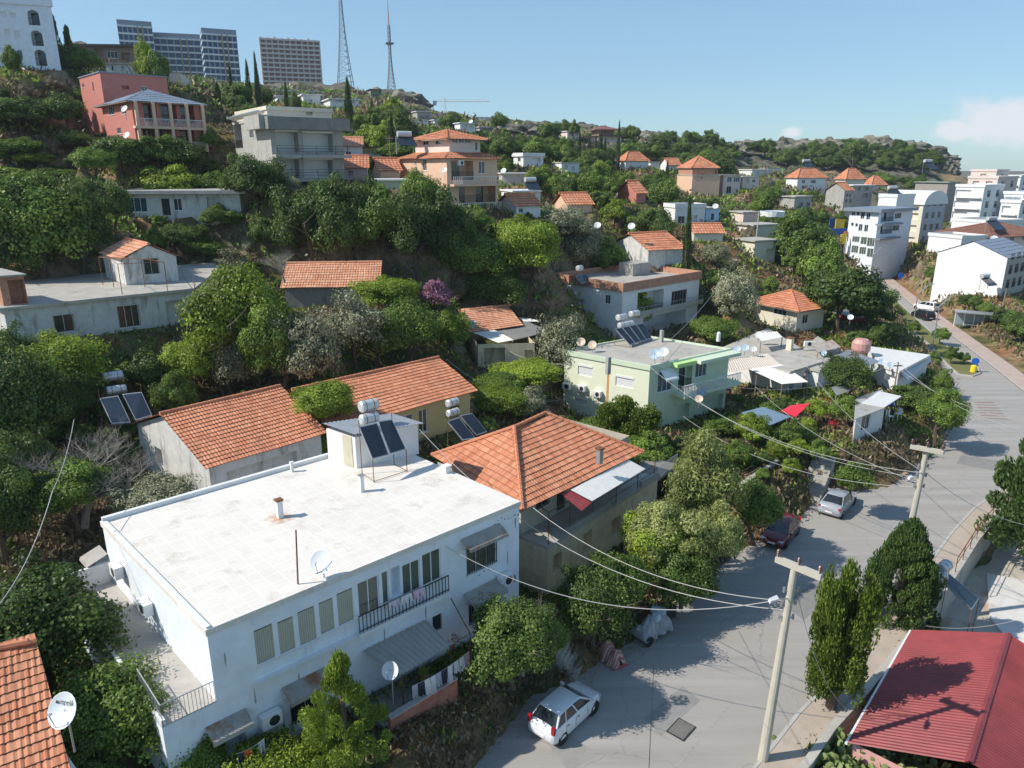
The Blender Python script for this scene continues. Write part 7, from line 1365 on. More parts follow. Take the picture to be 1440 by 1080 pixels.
def crown_mesh(kind, m, seed, ncl, nlf, leaf, shape='round', asp=1.7):
    """crown inside the unit box: x, y in -.5..5, z in 0..1, built of leaf clumps"""
    r = np.random.default_rng(seed)
    if shape == 'round':
        d = unit(r.normal(size=(ncl, 3))); d[:, 2] = np.where(d[:, 2] < -.35, -d[:, 2]*.6, d[:, 2]); lump = 1+.34*np.sin(d[:, 0]*3+seed)*np.sin(d[:, 1]*4+seed*2)+.12*np.sin(d[:, 2]*7+seed); rad = r.uniform(.3, 1, ncl)**.5
        c = d*rad[:, None]*lump[:, None]*np.array([.40, .40, .40])+np.array([0, 0, .5]); cr = r.uniform(.09, .19, ncl)
    elif shape == 'flat':
        c = np.stack([r.normal(0, .2, ncl), r.normal(0, .2, ncl), r.uniform(.2, .85, ncl)], 1); cr = r.uniform(.09, .17, ncl)
    elif shape == 'cone':
        h = r.uniform(0, 1, ncl)**1.25; R0 = .40*(1-h)**.85+.02; a = r.uniform(0, 6.28, ncl); q = r.uniform(.35, 1, ncl)**.5; c = np.stack([R0*q*np.cos(a), R0*q*np.sin(a), .04+h*.92], 1); cr = (.05+.10*(1-h))*r.uniform(.7, 1.2, ncl)
    elif shape == 'open':
        h = r.uniform(0, 1, ncl)**1.1; R0 = .46*np.minimum(1, (1-h)*1.7)**.8+.03; a = r.uniform(0, 6.28, ncl); q = r.uniform(.25, 1, ncl)**.6; c = np.stack([R0*q*np.cos(a), R0*q*np.sin(a), .05+h*.9], 1); cr = r.uniform(.06, .12, ncl)
    elif shape == 'column':
        h = r.uniform(0, 1, ncl); R0 = .36*np.minimum(1, (1-h)*2.2)**.7*np.minimum(1, .45+h*3); a = r.uniform(0, 6.28, ncl); q = r.uniform(.2, 1, ncl)**.5; c = np.stack([R0*q*np.cos(a), R0*q*np.sin(a), .02+h*.95], 1); cr = np.full(ncl, .1)*r.uniform(.7, 1.2, ncl)
    elif shape == 'multi':      # several upright plumes side by side
        k = r.integers(0, 7, ncl); ka = np.array([0, .9, 1.9, 2.8, 3.8, 4.9, 5.6])+seed; kr = np.array([.05, .22, .25, .2, .24, .22, .26]); kh = np.array([1, .86, .93, .7, .96, .78, .85])
        h = r.uniform(0, 1, ncl); q = r.uniform(.2, 1, ncl)**.5; a = r.uniform(0, 6.28, ncl); R0 = .17*np.minimum(1, (1-h)*2.5)**.7
        c = np.stack([kr[k]*np.cos(ka[k])*(.55+.5*h)+R0*q*np.cos(a), kr[k]*np.sin(ka[k])*(.55+.5*h)+R0*q*np.sin(a), .03+h*.93*kh[k]], 1); cr = r.uniform(.06, .1, ncl)
    elif shape == 'tiers':      # layered conifer branches
        t = r.integers(0, 11, ncl); h = t/11+r.normal(0, .012, ncl); R0 = .46*(1-h)**.8; a = r.uniform(0, 6.28, ncl); q = r.uniform(.1, 1, ncl)**.6; c = np.stack([R0*q*np.cos(a), R0*q*np.sin(a), .05+h*.95-.05*q], 1); cr = .05+.05*(1-h)
    elif shape == 'weep':
        d = unit(r.normal(size=(ncl, 3))); d[:, 2] = np.abs(d[:, 2]); c = d*(r.uniform(.4, 1, ncl)**.5)[:, None]*np.array([.42, .42, .5])+np.array([0, 0, .38]); c[:, 2] -= r.uniform(0, .3, ncl)*(np.hypot(c[:, 0], c[:, 1])*2); cr = r.uniform(.07, .13, ncl)
    k = r.integers(0, ncl, nlf); d = unit(r.normal(size=(nlf, 3))); rr = r.uniform(.25, 1, nlf)**.5
    sc = np.array([1, 1, 1.25 if shape in ('column', 'cone', 'multi') else (1.3 if shape == 'weep' else .8)])
    p = c[k]+d*(cr[k]*rr)[:, None]*sc; ctr = np.array([0, 0, .45]); out = unit(p-ctr)
    n = unit(d*.8+out*.5+r.normal(size=(nlf, 3))*.55+np.array([0, 0, .25])); u = unit(np.cross(n, r.normal(size=(nlf, 3))))
    if shape == 'weep': u = unit(np.array([0, 0, -1])+r.normal(size=(nlf, 3))*.22); n = unit(np.cross(u, r.normal(size=(nlf, 3))))
    if kind in ('cyp', 'jun', 'pine'): u = unit(out*.5+np.array([0, 0, .8 if kind != 'pine' else .3])+r.normal(size=(nlf, 3))*.35); n = unit(np.cross(u, r.normal(size=(nlf, 3))))
    ct = r.uniform(.15, .85, ncl); tint = np.clip(ct[k]*.6+r.uniform(0, .4, nlf), 0, 1); L_ = leaf*r.uniform(.7, 1.35, nlf)
    return quads(kind+'_crown', p, n, u, L_/asp, L_, tint, m)
CR = {}
def reg(key, *a, **k): CR.setdefault(key, []).append(crown_mesh(*a, **k))
for s in range(4):
    for kd in ('dark', 'mid', 'lime'): reg(kd+'N', kd, LEAF[kd], 10+s+ord(kd[0]), (150, 90, 120, 70)[s], 19000, .044, asp=1.45)
    reg('oliveN', 'olive', LEAF['olive'], 40+s, 130, 13000, .045, asp=2.6)
for s in range(2):
    for kd in ('dark', 'mid', 'lime'): reg(kd+'H', kd, LEAF[kd], 110+s+ord(kd[0]), (230, 120)[s], 40000, .030, asp=1.5)
    reg('pineN', 'pine', LEAF['pine'], 50+s, 75, 26000, .042, shape='open', asp=4.5); reg('cypN', 'cyp', LEAF['cyp'], 60+s, 160, 7000, .05, shape='column', asp=2.2); reg('pepN', 'pep', LEAF['pep'], 70+s, (110, 70)[s], 32000, .042, shape='round', asp=3.2)
    reg('sprN', 'cyp', LEAF['cyp'], 80+s, 150, 6000, .07, shape='tiers', asp=2.5); reg('junN', 'jun', LEAF['jun'], 90+s, 260, 36000, .034, shape='multi', asp=2.0); reg('conN', 'jun', LEAF['con'], 95+s, 190, 42000, .036, shape='open', asp=2.2)
    reg('shrubN', 'mid', LEAF['mid'], 100+s, 50, 4500, .085, shape='flat', asp=1.4); reg('dryN', 'dry', LEAF['dry'], 105+s, 50, 3500, .12, shape='flat', asp=5); reg('flowerN', 'flower', LEAF['flower'], 108+s, 60, 4000, .06)
def trunk_mesh(seed, bare=False, m=None):
    """tapered trunk with limbs, z 0..1 (crown base near .45), radius about .03"""
    r = random.Random(seed); mb = MB()
    def limb(p, d, L_, r0, lv):
        n = 4; pr = p
        for i in range(n):
            d2 = (d+Vector((r.uniform(-.25, .25), r.uniform(-.25, .25), r.uniform(-.08, .2)))).normalized(); q = pr+d2*(L_/n); mb.bar(pr, q, r0*(1-.6*i/n), r0*(1-.6*(i+1)/n), n=6 if lv == 0 else 4, cap=False)
            if lv < (4 if bare else 2) and i >= (1 if lv else 1):
                for _ in range(2 if bare or lv == 0 else 1):
                    a = r.uniform(0, 6.28); limb(q, (d2*.5+Vector((math.cos(a), math.sin(a), r.uniform(.1, .6)))*.8).normalized(), L_*.62, r0*(1-.6*(i+1)/n)*.75, lv+1)
            pr, d = q, d2
    limb(Vector((0, 0, -.06)), Vector((0, 0, 1)), .6, .034, 0); o = mb.build('t', m or M['bark']); me = o.data; bpy.data.objects.remove(o); return me
TR = [trunk_mesh(s) for s in range(4)]; TRB = [trunk_mesh(s+20, True, M['palebark']) for s in range(2)]; TRP = [trunk_mesh(s+30, False, M['palebark']) for s in range(1)]
stem_mb = MB(); stem_mb.bar((0, 0, -.05), (0, 0, .9), .03, .008, n=6); _o = stem_mb.build('t', M['bark']); STEM = _o.data; bpy.data.objects.remove(_o)
TREES = []
def tree(kind, loc, h, w, label=None, group=None, ch=None, cat=None, name=None, lift=None, w2=None, rz=None):
    """h total height, w crown width, lift = clear trunk below the crown"""
    if kind in ('dark', 'mid', 'lime') and max(h, w) > 4.6 and loc[1] < 88: kind += 'H'
    key = kind+'N' if kind+'N' in CR else kind; names = dict(dark='dark_broadleaf_tree', mid='broadleaf_tree', lime='lime_broadleaf_tree', olive='olive_tree', pine='pine_tree', cyp='cypress_tree', pep='pepper_tree', spr='spruce_tree', jun='conifer_tree', con='conifer_tree', shrub='shrub', dry='dry_shrub', flower='oleander_shrub')  # dark, mid and lime are one broadleaf kind, split by leaf colour only
    base = kind.rstrip('H') if kind.endswith('H') else kind
    lift = {'cyp': .03, 'spr': .05, 'jun': .12, 'con': .16, 'shrub': 0, 'dry': 0, 'flower': 0, 'pep': .08}.get(base, .04) if lift is None else lift
    t = thing(name or names[base], label or 'tree', cat or ('shrub' if base in ('shrub', 'dry', 'flower') else 'tree'), loc, 0, group)
    k = rng.integers(0, 100); c = bpy.data.objects.new('crown', CR[key][k % len(CR[key])]); COL.objects.link(c); c.parent = t
    c.location = (0, 0, h*lift); c.scale = (w, w2 or w, h*(1-lift)); c.rotation_euler = (0, 0, rng.uniform(0, 6.28) if rz is None else rz)
    tm = STEM if base in ('cyp', 'spr', 'con', 'shrub', 'dry', 'flower', 'jun', 'pine') else TR[k % 4]; tr = bpy.data.objects.new('trunk' if 'shrub' not in t.name else 'stem', tm); COL.objects.link(tr); tr.parent = t; tr.scale = (h, h, h) if tm is not STEM else (h*1.1, h*1.1, h); tr.rotation_euler = (0, 0, rng.uniform(0, 6.28))
    TREES.append((loc[0], loc[1], w)); return t
def tpx(kind, px, yb, yt, wpx, label, z=None, group=None, d=None, **k):
    """tree whose foot is seen (or would be) at px, yb, top at yt, crown wpx wide"""
    if d is not None:
        pt = Q(px, (yb+yt)/2, d); p = Vector((pt.x, pt.y, float(H(pt.x, pt.y)[0])))
    elif z is not None: p = P(px, yb, z); d = proj(p)[2]
    else: p, d = G(px, yb)
    # height so that the top lands on yt
    v = (yt-540)/FPX; rp = math.hypot(p.x, p.y); dr = ray(px, yt); top = C0+dr*(p.y/dr.y); h = max(.8, top.z-p.z); w = wpx*d/FPX
    return tree(kind, p, h, w, label, group, **k)
T = tpx
# hero trees in the foreground
T('pine', 490, 1092, 922, 118, 'light green young pine tree against the front of the white house', z=1.9)
T('darkH', 72, 975, 806, 205, 'big dense tree at the left edge beside the side terrace of the white house', z=3.6, lift=.05)
T('midH', 172, 1075, 938, 165, 'bushy green tree between the satellite dish and the white house wall', z=2.8, lift=.03); T('darkH', 120, 1140, 1035, 130, 'dark foliage at the bottom edge below the bushy tree by the dish', z=2.5, lift=.02)
T('midH', 285, 1100, 1022, 90, 'small green tree under the rusty lower left awning of the white house', z=2.2, lift=.02); T('limeH', 375, 1130, 1048, 130, 'low pale green shrub at the bottom edge below the white house', z=1.6, lift=0, name='shrub', cat='shrub')
T('darkH', 722, 962, 846, 130, 'fig tree at the right front corner of the white house', z=1.9, lift=.08, name='fig_tree'); T('midH', 765, 940, 868, 62, 'sparse branch tree leaning over the concrete steps', z=1.6, lift=.1)
T('darkH', 835, 905, 790, 105, 'dark rounded bush on the road bank below the terrace of the hip roofed house', z=.9, lift=0, name='shrub', cat='shrub'); T('midH', 868, 868, 772, 92, 'yellowish green bush on the road bank left of the pepper trees', z=1.2, lift=0, name='shrub', cat='shrub')
T('pep', 982, 765, 610, 112, 'tall drooping pepper tree in front of the end terrace, furthest of the three', z=1.8); T('pep', 928, 812, 700, 112, 'drooping pepper tree nearest to the hip roofed house terrace', z=1.4); T('pep', 1000, 815, 705, 84, 'drooping pepper tree with bare twigs hanging over the road edge', z=.9)
T('limeH', 920, 805, 715, 95, 'yellow green tree in the shade of the pepper trees', z=1.6, lift=.05); T('darkH', 958, 852, 770, 100, 'dark undergrowth bush at the foot of the pepper trees', z=.6, lift=0, name='shrub', cat='shrub')
T('mid', 1060, 762, 673, 62, 'small yellowish tree on the bank left of the red car', z=.6, lift=.05)
T('jun', 1166, 1010, 787, 112, 'tall bright green conifer with many upright plumes between the near pole and the red roof', z=-.5, lift=.2)
T('con', 1256, 900, 732, 96, 'broad bright green conifer between the tall plumed one and the further pole', z=-1.6, lift=.14)
T('con', 1462, 800, 560, 150, 'dark spreading conifer at the right edge of the picture over the yard', z=-2, lift=.12, ch=1)
# around the green house and down the road side
T('jun', 880, 640, 556, 120, 'feathery green conifer in front of the pale green house', z=2.2, lift=.02, name='conifer_tree'); T('mid', 838, 625, 590, 90, 'leafy vine covered bush along the back of the hip roof', z=3.2, lift=0); T('mid', 905, 655, 612, 80, 'vine bush hanging over the end of the hip roof', z=3.0, lift=0)
T('lime', 1056, 628, 582, 52, 'young green tree on the dry earth plot by the blue canopy', z=2.5); T('mid', 1018, 612, 588, 50, 'small shrub left of the young tree by the blue canopy', z=2.4, lift=0); T('mid', 1110, 630, 592, 42, 'loose green shrub under the red sun sail', z=2.6, lift=0)
T('dark', 1186, 566, 498, 70, 'round dark green tree standing in the middle of the low flat roofed houses', z=2.6, lift=.2); T('mid', 1188, 600, 556, 42, 'small tree with pale blossom left of the white cabin', z=2.8); T('mid', 1315, 624, 545, 64, 'green tree at the road corner right of the white cabin', z=.8, lift=.1); T('dark', 1282, 590, 540, 60, 'dark tree behind the little porch of the white cabin', z=1.6, lift=.1)
T('mid', 1197, 700, 648, 55, 'yellow green shrub on the dry bank above the silver parked car', z=1.6, lift=0, name='shrub', cat='shrub'); T('mid', 1150, 650, 620, 30, 'thin green plant beside the bank steps', z=2.6, lift=0)
for k, (x, yb, yt, w, lb) in enumerate(((1322,485,460,26,'round street tree at the near end of the median'), (1337,512,488,20,'little round street tree at the tip of the median'), (1260,452,430,18,'small round tree in the median grass'), (1285,470,452,20,'dusty young tree in the middle of the median'), (1355,512,496,18,'clipped bush by the median tip'), (1308,520,495,26,'green bush at the side lane corner'), (1322,560,520,28,'dark bush beside the white flat roofed house at the lane corner'))): T('mid', x, yb, yt, w, lb, z=.1)
T('dark', 1178, 468, 370, 105, 'big dark dense tree between the orange hip roof and the road', z=3.2); T('dark', 1218, 470, 400, 60, 'dark tree at the top of the side lane next to the big dense one', z=2.2); T('dark', 1240, 490, 452, 32, 'dark cone shaped bush beside the red roofed lane hut', z=2); T('mid', 1120, 395, 300, 90, 'tall loose green tree on the slope left of the road top', z=6); T('mid', 1150, 420, 335, 60, 'brownish tree with bare twigs near the road top', z=4.5); T('dark', 1095, 400, 350, 55, 'dark tree behind the orange hip roof', z=5)
T('olive', 1028, 462, 376, 66, 'big silvery olive tree between the brick parapet house and the orange hip roof', z=4.4); T('mid', 1000, 480, 444, 70, 'low green fig behind the flat roof of the green house', z=4, lift=0); T('lime', 888, 470, 406, 66, 'tree with yellow blossom at the corner of the brick parapet house', z=4.2)
T('cyp', 966, 412, 286, 17, 'tall slender dark cypress standing alone in the middle of the picture', d=97)
T('olive', 790, 505, 440, 78, 'silvery olive tree between the shack and the green house', d=70, lift=.05); T('olive', 745, 590, 545, 60, 'small olive tree beside the solar water heater left of the green house', z=4.2, lift=.02); T('lime', 745, 545, 505, 100, 'bright green vine arbour in front of the patched shack', z=5.5, lift=.1); T('mid', 712, 560, 520, 75, 'leafy green fruit tree below the patched shack', z=5, lift=.05); T('lime', 700, 585, 540, 80, 'fresh green bush right of the orange ridge end', z=4.6, lift=0)
T('lime', 462, 640, 532, 92, 'green tree growing through the gap between the two long tiled roofs', z=5.6, lift=.35); T('lime', 445, 655, 606, 52, 'small bright tree at the back edge of the white roof left of the stair hut', z=5.2, lift=.1); T('dark', 610, 605, 560, 62, 'dark tree in the yard behind the stair hut', z=4.8, lift=.05); T('olive', 655, 590, 560, 30, 'tiny olive beside the grey water tanks', z=5, lift=.05)
T('olive', 225, 728, 668, 110, 'grey green olive shrub against the back parapet of the white roof', z=5.6, lift=.0); T('mid', 110, 740, 640, 120, 'half bare tree with green leaves in the left garden', z=5.2, lift=.15)
# left garden wood
for kd, x, yb, yt, w, lb in (('lime',92,570,462,130,'yellow green tree top at the left edge below the old flat roof'), ('dark',30,660,480,140,'tall dark tree at the left edge in front of the whitewashed house'), ('dark',112,610,520,60,'dark fig left of the pair of solar panels'), ('dark',215,560,490,70,'dark tree under the barred windows of the old flat roofed house'),
 ('lime',272,560,470,80,'yellow green tree above the left end of the long tiled roof'), ('lime',345,540,362,140,'tallest yellow green tree left of the orange roof in the trees'), ('mid',395,560,420,90,'green tree between the tallest yellow green one and the olives'), ('olive',438,560,432,95,'large grey olive left of the orange roof'), ('olive',500,520,410,85,'grey olive in front of the orange roof eave'), ('olive',330,560,470,70,'grey olive in the shade of the tallest tree'),
 ('mid',572,520,415,95,'green tree above the ridge of the long tiled house'), ('lime',634,500,436,50,'yellow green bush left of the dish on the patched shack'), ('mid',530,515,440,70,'round green tree between the grey olive and the ridge'), ('lime',548,440,386,88,'bright green bush right of the orange roof in the trees'), ('dark',20,560,455,80,'dark tree at the left edge just below the brick shed'), ('dark',48,740,600,90,'dark tree behind the bare branches in the left garden'), ('dark',10,790,640,110,'dark tree at the left picture edge beside the garden path'), ('mid',250,610,520,60,'green shrub beyond the solar panels')):
    T(kd, x, yb, yt, w, lb)
T('flower', 612, 440, 394, 55, 'pink flowering oleander above the patched shack'); T('dry', 640, 432, 400, 40, 'dry brush beside the pink oleander')
# slope below the pink and concrete houses
for kd, x, yb, yt, w, lb in (('mid',60,410,236,150,'big feathery green tree at the left edge above the old flat roof'), ('dark',118,392,240,90,'big dark fig tree left of the small gabled room'), ('dark',25,420,290,90,'dark tree at the left edge behind the brick shed'), ('dark',160,330,250,60,'dark tree at the left end of the long slab roofed house'), ('lime',248,296,230,82,'fresh yellow green tree in front of the long slab roofed house'), ('mid',312,336,284,62,'round green bush at the right end of the long slab roofed house'),
 ('dark',262,352,312,62,'dark bush behind the small gabled room'), ('mid',290,372,330,60,'green bush on the path right of the gabled room'), ('dark',365,300,214,92,'big green tree below the bare concrete house'), ('mid',300,290,240,60,'tree at the left foot of the bare concrete house'), ('dark',378,358,300,46,'small dark tree on the dry slope left of the dark wood'), ('olive',405,280,246,40,'silver olive at the foot of the shuttered balconies'), ('olive',330,396,350,70,'grey thorny shrub on the slope above the tallest tree'),
 ('dark',440,385,250,95,'dark dense tree at the left end of the dark wood'), ('dark',490,390,244,100,'second dark dense tree of the dark wood'), ('mid',540,392,252,100,'third tree of the dark wood, a little lighter'), ('dark',590,392,258,100,'dark dense tree of the dark wood below the peach house'), ('mid',592,330,232,62,'tall tree touching the left corner of the peach house'), ('dark',635,400,290,70,'dark tree at the right end of the dark wood'),
 ('mid',665,410,318,95,'broad fig tree right of the dark wood'), ('dark',700,440,372,90,'dark shrub mass above the patched shack'), ('lime',745,400,300,95,'bright green tree right of the broad fig'), ('olive',790,345,288,80,'large silver olive on the slope below the white roofed shed'), ('olive',815,390,312,62,'smaller silver olive right of the bright green tree'), ('mid',850,400,330,60,'green tree above the left end of the brick parapet'),
 ('dark',175,250,188,95,'dark green tree in front of the pink house balconies'), ('mid',135,252,205,60,'light green bush left of the tree before the pink house'), ('dark',262,252,192,60,'dark tree at the right foot of the pink house'), ('mid',225,246,190,60,'green tree top under the pink house ground floor'), ('dark',30,190,132,90,'dark fig at the left below the white apartment block'), ('dark',95,190,128,56,'dark tree left of the pink block'), ('mid',30,225,192,70,'green shrub on the dry slope at the left edge'), ('dark',108,216,182,50,'dark shrub on the dry slope left of the pink house'), ('lime',45,236,212,50,'yellow green shrub on the dry slope'),
 ('mid',50,262,236,110,'low scrub at the left edge above the slab roof'), ('mid',295,215,180,30,'narrow bush between the pink house and the concrete house')):
    T(kd, x, yb, yt, w, lb)
T('spr', 78, 98, 14, 26, 'dark spruce with a thin top next to the white apartment block', d=112); T('spr', 97, 98, 32, 30, 'second shorter dark spruce right of the thin topped one', d=114); T('mid', 118, 104, 64, 46, 'round green tree in front of the dark terrace building', d=110); T('lime', 205, 128, 56, 34, 'tall airy eucalyptus in front of the left glass tower', d=112); T('mid', 222, 128, 72, 32, 'airy tree leaning right of the eucalyptus', d=112)
T('mid', 14, 84, 62, 26, 'small bush before the arched windows of the white apartment block', d=98, lift=.0)
for x, yt, w, lb in ((325,92,8,'slim cypress left of the cypress pair below the construction tower'), (349,88,11,'left cypress of the tall pair below the construction tower'), (361,78,10,'right and taller cypress of the pair below the construction tower'), (306,118,12,'short cypress below the right glass tower'), (402,118,9,'small cypress right of the tall pair')): T('cyp', x, 148, yt, w, lb, d=130)
for x, yb, yt, w, d, lb in ((335,150,116,40,128,'dark bushy tree at the foot of the cypress pair'), (300,150,128,30,132,'dark tree left of the short cypress'), (372,150,120,22,135,'green tree right of the cypress pair'), (415,158,128,20,140,'dark tree before the small cypress')): T('dark', x, yb, yt, w, lb, d=d)
T('cyp', 493, 196, 113, 15, 'dark cypress right of the first mast'); T('cyp', 551, 205, 162, 10, 'small cypress below the second mast', d=125); T('cyp', 524, 185, 140, 9, 'thin cypress on the rocky knoll', d=220)
for kd, x, yb, yt, w, d, lb in (('mid',565,212,155,44,128,'big round green tree below the second mast'), ('lime',520,208,174,50,122,'green tree right of the dark cypress'), ('dark',500,205,172,30,125,'dark tree hugging the dark cypress'), ('lime',490,196,186,26,112,'bright bush at the foot of the dark cypress'), ('mid',560,228,200,70,112,'green bushes behind the dark canopy building'),
 ('dark',632,186,158,30,225,'round dark tree left on the skyline'), ('dark',702,186,157,28,215,'round dark tree right on the skyline'), ('mid',660,186,166,22,212,'palm like tree on the roof line between the two round skyline trees'), ('dark',770,226,170,30,222,'dark tree on the cliff edge'), ('mid',808,186,170,16,240,'windswept tree on the skyline'), ('dark',893,200,176,17,255,'ball shaped tree standing alone on the cliff top'), ('mid',934,205,184,24,270,'tree on the cliff top right of the ball shaped one'), ('mid',918,204,186,18,268,'bush on the cliff top next to the white cube house'), ('mid',962,204,186,12,280,'thin tree on the cliff top'), ('dark',1202,236,194,32,300,'umbrella shaped tree standing above the rocky ridge'), ('mid',1010,214,206,30,300,'green scrub on the far end of the cliff')): T(kd, x, yb, yt, w, lb, d=d, **(dict(lift=.45) if 'ball' in lb or 'umbrella' in lb else {}))
for k, (x, yt, yb, w) in enumerate(((815,184,225,6), (828,190,222,5), (838,192,222,5), (845,185,232,8), (850,196,262,8), (870,174,228,8), (832,222,252,5), (938,228,262,9))): T('cyp', x, yb, yt, w, 'slim dark cypress in the row on the slope under the hilltop restaurant', group='cypress row under the hilltop restaurant', d=205 if k < 7 else 180)
# ---- filler wood and scrub: one object per tree, placed where the land shows green
BOX = []
for o in list(bpy.data.objects):
    if o.parent is None and o.children and o.get('category') in ('house', 'building', 'outbuilding', 'shack', 'shed', 'cabin', 'barn', 'canopy', 'pavilion', 'tower'):
        xs = []; 
        for c in o.children:
            if c.type == 'MESH' and c.name.split('.')[0] in ('wall', 'roof', 'sheet', 'sheet_roof', 'balcony_slab'):
                bb = [Vector(v) for v in c.bound_box]; lo = max(b.z for b in bb)
                for b in bb: w = o.location+c.location+b; w.z = max(w.z, o.location.z); xs.append(proj(w))
        if xs: BOX.append((min(p[0] for p in xs), min(p[1] for p in xs), max(p[0] for p in xs), max(p[1] for p in xs), np.mean([p[2] for p in xs]), o.location.x, o.location.y))
PADA = [p for p, z in PADS]
KEEP = [(136,514,222,600,52), (20,690,150,800,60), (640,560,780,600,62), (560,960,760,1040,60)]
def clear(p, h, w, tol=.12):
    for poly in PADA:
        if abs(poly[:, 0].mean()-p.x) < 25 and abs(poly[:, 1].mean()-p.y) < 25:
            if inside(np.array([p.x]), np.array([p.y]), poly)[0] or seg_dist(np.array([p.x]), np.array([p.y]), poly)[0] < w*.35: return False
    if inside(np.array([p.x]), np.array([p.y]), SHELF)[0] or seg_dist(np.array([p.x]), np.array([p.y]), SHELF)[0] < w*.35: return False
    bx, by, d = proj(p); tx, ty, _ = proj(p+Vector((0, 0, h))); hw = w*.45*FPX/d; a = (bx-hw, ty, bx+hw, by); area = (a[2]-a[0])*(a[3]-a[1])
    for x0, y0, x1, y1, dd, *_ in BOX+KEEP:
        if dd < d: continue
        ox = min(a[2], x1)-max(a[0], x0); oy = min(a[3], y1)-max(a[1], y0)
        if ox > 0 and oy > 0 and ox*oy > tol*min(area, (x1-x0)*(y1-y0)): return False
    return True
DESC = dict(shrub='leafy green', dark='dark green', mid='mid green', lime='yellow green', olive='silvery', dry='dry brown')
def fill(label, poly, n, kinds, h0, h1, group, wr=(.75, 1.15), seed=0, tries=14, tol=.12, gap=.38):
    r = random.Random(seed); xs = [p[0] for p in poly]; ys = [p[1] for p in poly]; pa = np.array(poly, float); c = 0; t = 0
    while c < n and t < n*tries:
        t += 1; px, py = r.uniform(min(xs), max(xs)), r.uniform(min(ys), max(ys))
        if not inside(np.array([px]), np.array([py]), pa)[0]: continue
        p, d = G(px, py); h = r.uniform(h0, h1); w = h*r.uniform(*wr)
        if not clear(p, h, w, tol) or any((p.x-x)**2+(p.y-y)**2 < (gap*(w+ww))**2 for x, y, ww in TREES): continue
        kd = r.choice(kinds); tree(kd, p, h, w, DESC[kd]+' '+label, group, lift=r.choice((.02, .08, .15)) if kd not in ('cyp', 'shrub', 'dry') else None, **({'name': 'shrub', 'cat': 'shrub'} if h1 < 2.6 else {})); c += 1
    return c
fill('small tree in the dense garden wood on the left slope', [(0,455),(300,470),(560,440),(640,470),(610,500),(430,520),(210,560),(0,640)], 36, ['dark', 'mid', 'dark', 'olive', 'lime'], 2.8, 4.6, 'garden wood on the left slope', seed=1)
fill('tree on the slope between the slab roofed house and the old flat roof', [(0,300),(180,320),(350,330),(420,400),(300,390),(0,380)], 22, ['dark', 'mid', 'dark'], 2.4, 4.2, 'trees between the slab roof and the old flat roof', seed=2)
fill('tree in the wood on the slope below the peach house', [(400,320),(640,310),(760,300),(860,390),(740,430),(560,400),(420,380)], 34, ['dark', 'dark', 'mid', 'lime'], 3.2, 5.6, 'wood below the peach house', seed=3)
fill('tree in the wooded valley between the peach house and the tall cypress', [(700,250),(950,250),(1000,300),(960,370),(880,380),(760,345)], 62, ['dark', 'mid', 'mid', 'dark', 'lime'], 4.0, 7.0, 'trees of the wooded valley', seed=4)
fill('tree on the wooded slope under the cliff', [(700,222),(980,225),(1060,262),(960,265),(700,255)], 44, ['dark', 'mid', 'dark'], 4.5, 8, 'trees under the cliff', seed=5)
fill('tree on the slope between the tall cypress and the rocky ridge', [(980,275),(1180,285),(1200,340),(1120,390),(1000,400),(960,320)], 44, ['dark', 'mid', 'mid', 'olive'], 3.5, 6.0, 'trees between the cypress and the ridge', seed=6)
fill('scrub tree at the foot of the rocky ridge', [(1040,250),(1320,262),(1240,285),(1060,268)], 30, ['dark', 'mid', 'olive'], 3.5, 6.0, 'scrub at the foot of the ridge', seed=7)
fill('scrub tree on the crest and face of the rocky ridge', [(1050,214),(1320,216),(1322,246),(1100,240)], 110, ['dark', 'dark', 'mid'], 3.5, 7.5, 'scrub on the rocky ridge', seed=8, gap=.15)
fill('scrub on the face of the cliff under the hilltop restaurant', [(700,190),(1000,206),(1040,232),(700,222)], 70, ['dark', 'dark', 'mid'], 3.5, 7.5, 'scrub on the cliff face', seed=9, gap=.22)
fill('tree among the houses on the hillside below the masts', [(440,150),(700,185),(700,235),(600,225),(440,235),(300,150)], 36, ['dark', 'mid', 'lime'], 3.0, 6.0, 'trees on the hillside below the masts', seed=10)
fill('shrub on the dry slope at the upper left', [(0,100),(110,110),(140,240),(0,250)], 34, ['dark', 'mid', 'dry'], 1.6, 3.6, 'shrubs on the upper left slope', seed=11)
fill('tree in the gardens around the low roadside houses', [(1000,400),(1180,440),(1240,500),(1000,480)], 14, ['dark', 'mid'], 2.5, 4.0, 'gardens of the roadside houses', seed=12)
fill('shrub in the gardens above the road bank', [(930,600),(1190,560),(1200,650),(1100,680),(940,700)], 26, ['mid', 'dark', 'lime'], 1.2, 2.4, 'shrubs above the road bank', seed=13)
fill('bush in the yards right of the far road', [(1255,376),(1310,380),(1440,470),(1440,500),(1380,458),(1290,408)], 26, ['dark', 'mid'], 2.6, 4.4, 'bushes right of the far road', seed=14, tol=.35)
fill('tree between the white blocks on the right', [(1270,350),(1330,330),(1440,340),(1440,380),(1310,372)], 18, ['dark', 'mid'], 3.5, 6.5, 'trees between the white blocks', seed=15, tol=.3)
fill('dry shrub on the steep road bank', [(860,880),(1040,770),(1130,715),(1130,690),(1180,640),(1290,620),(1290,650),(1180,700),(1000,800)], 12, ['dry'], .8, 1.5, 'dry shrubs on the road bank', seed=16, gap=.2)
fill('shrub in the sunny orchard beside the shack', [(640,500),(800,510),(790,580),(660,600)], 12, ['mid', 'olive', 'lime'], 1.2, 2.2, 'orchard shrubs', seed=17)
fill('shrub between the long tiled house and the left garden', [(0,600),(230,620),(290,690),(140,720),(0,720)], 16, ['dark', 'mid', 'dark'], 1.4, 3.0, 'left garden shrubs', seed=18)
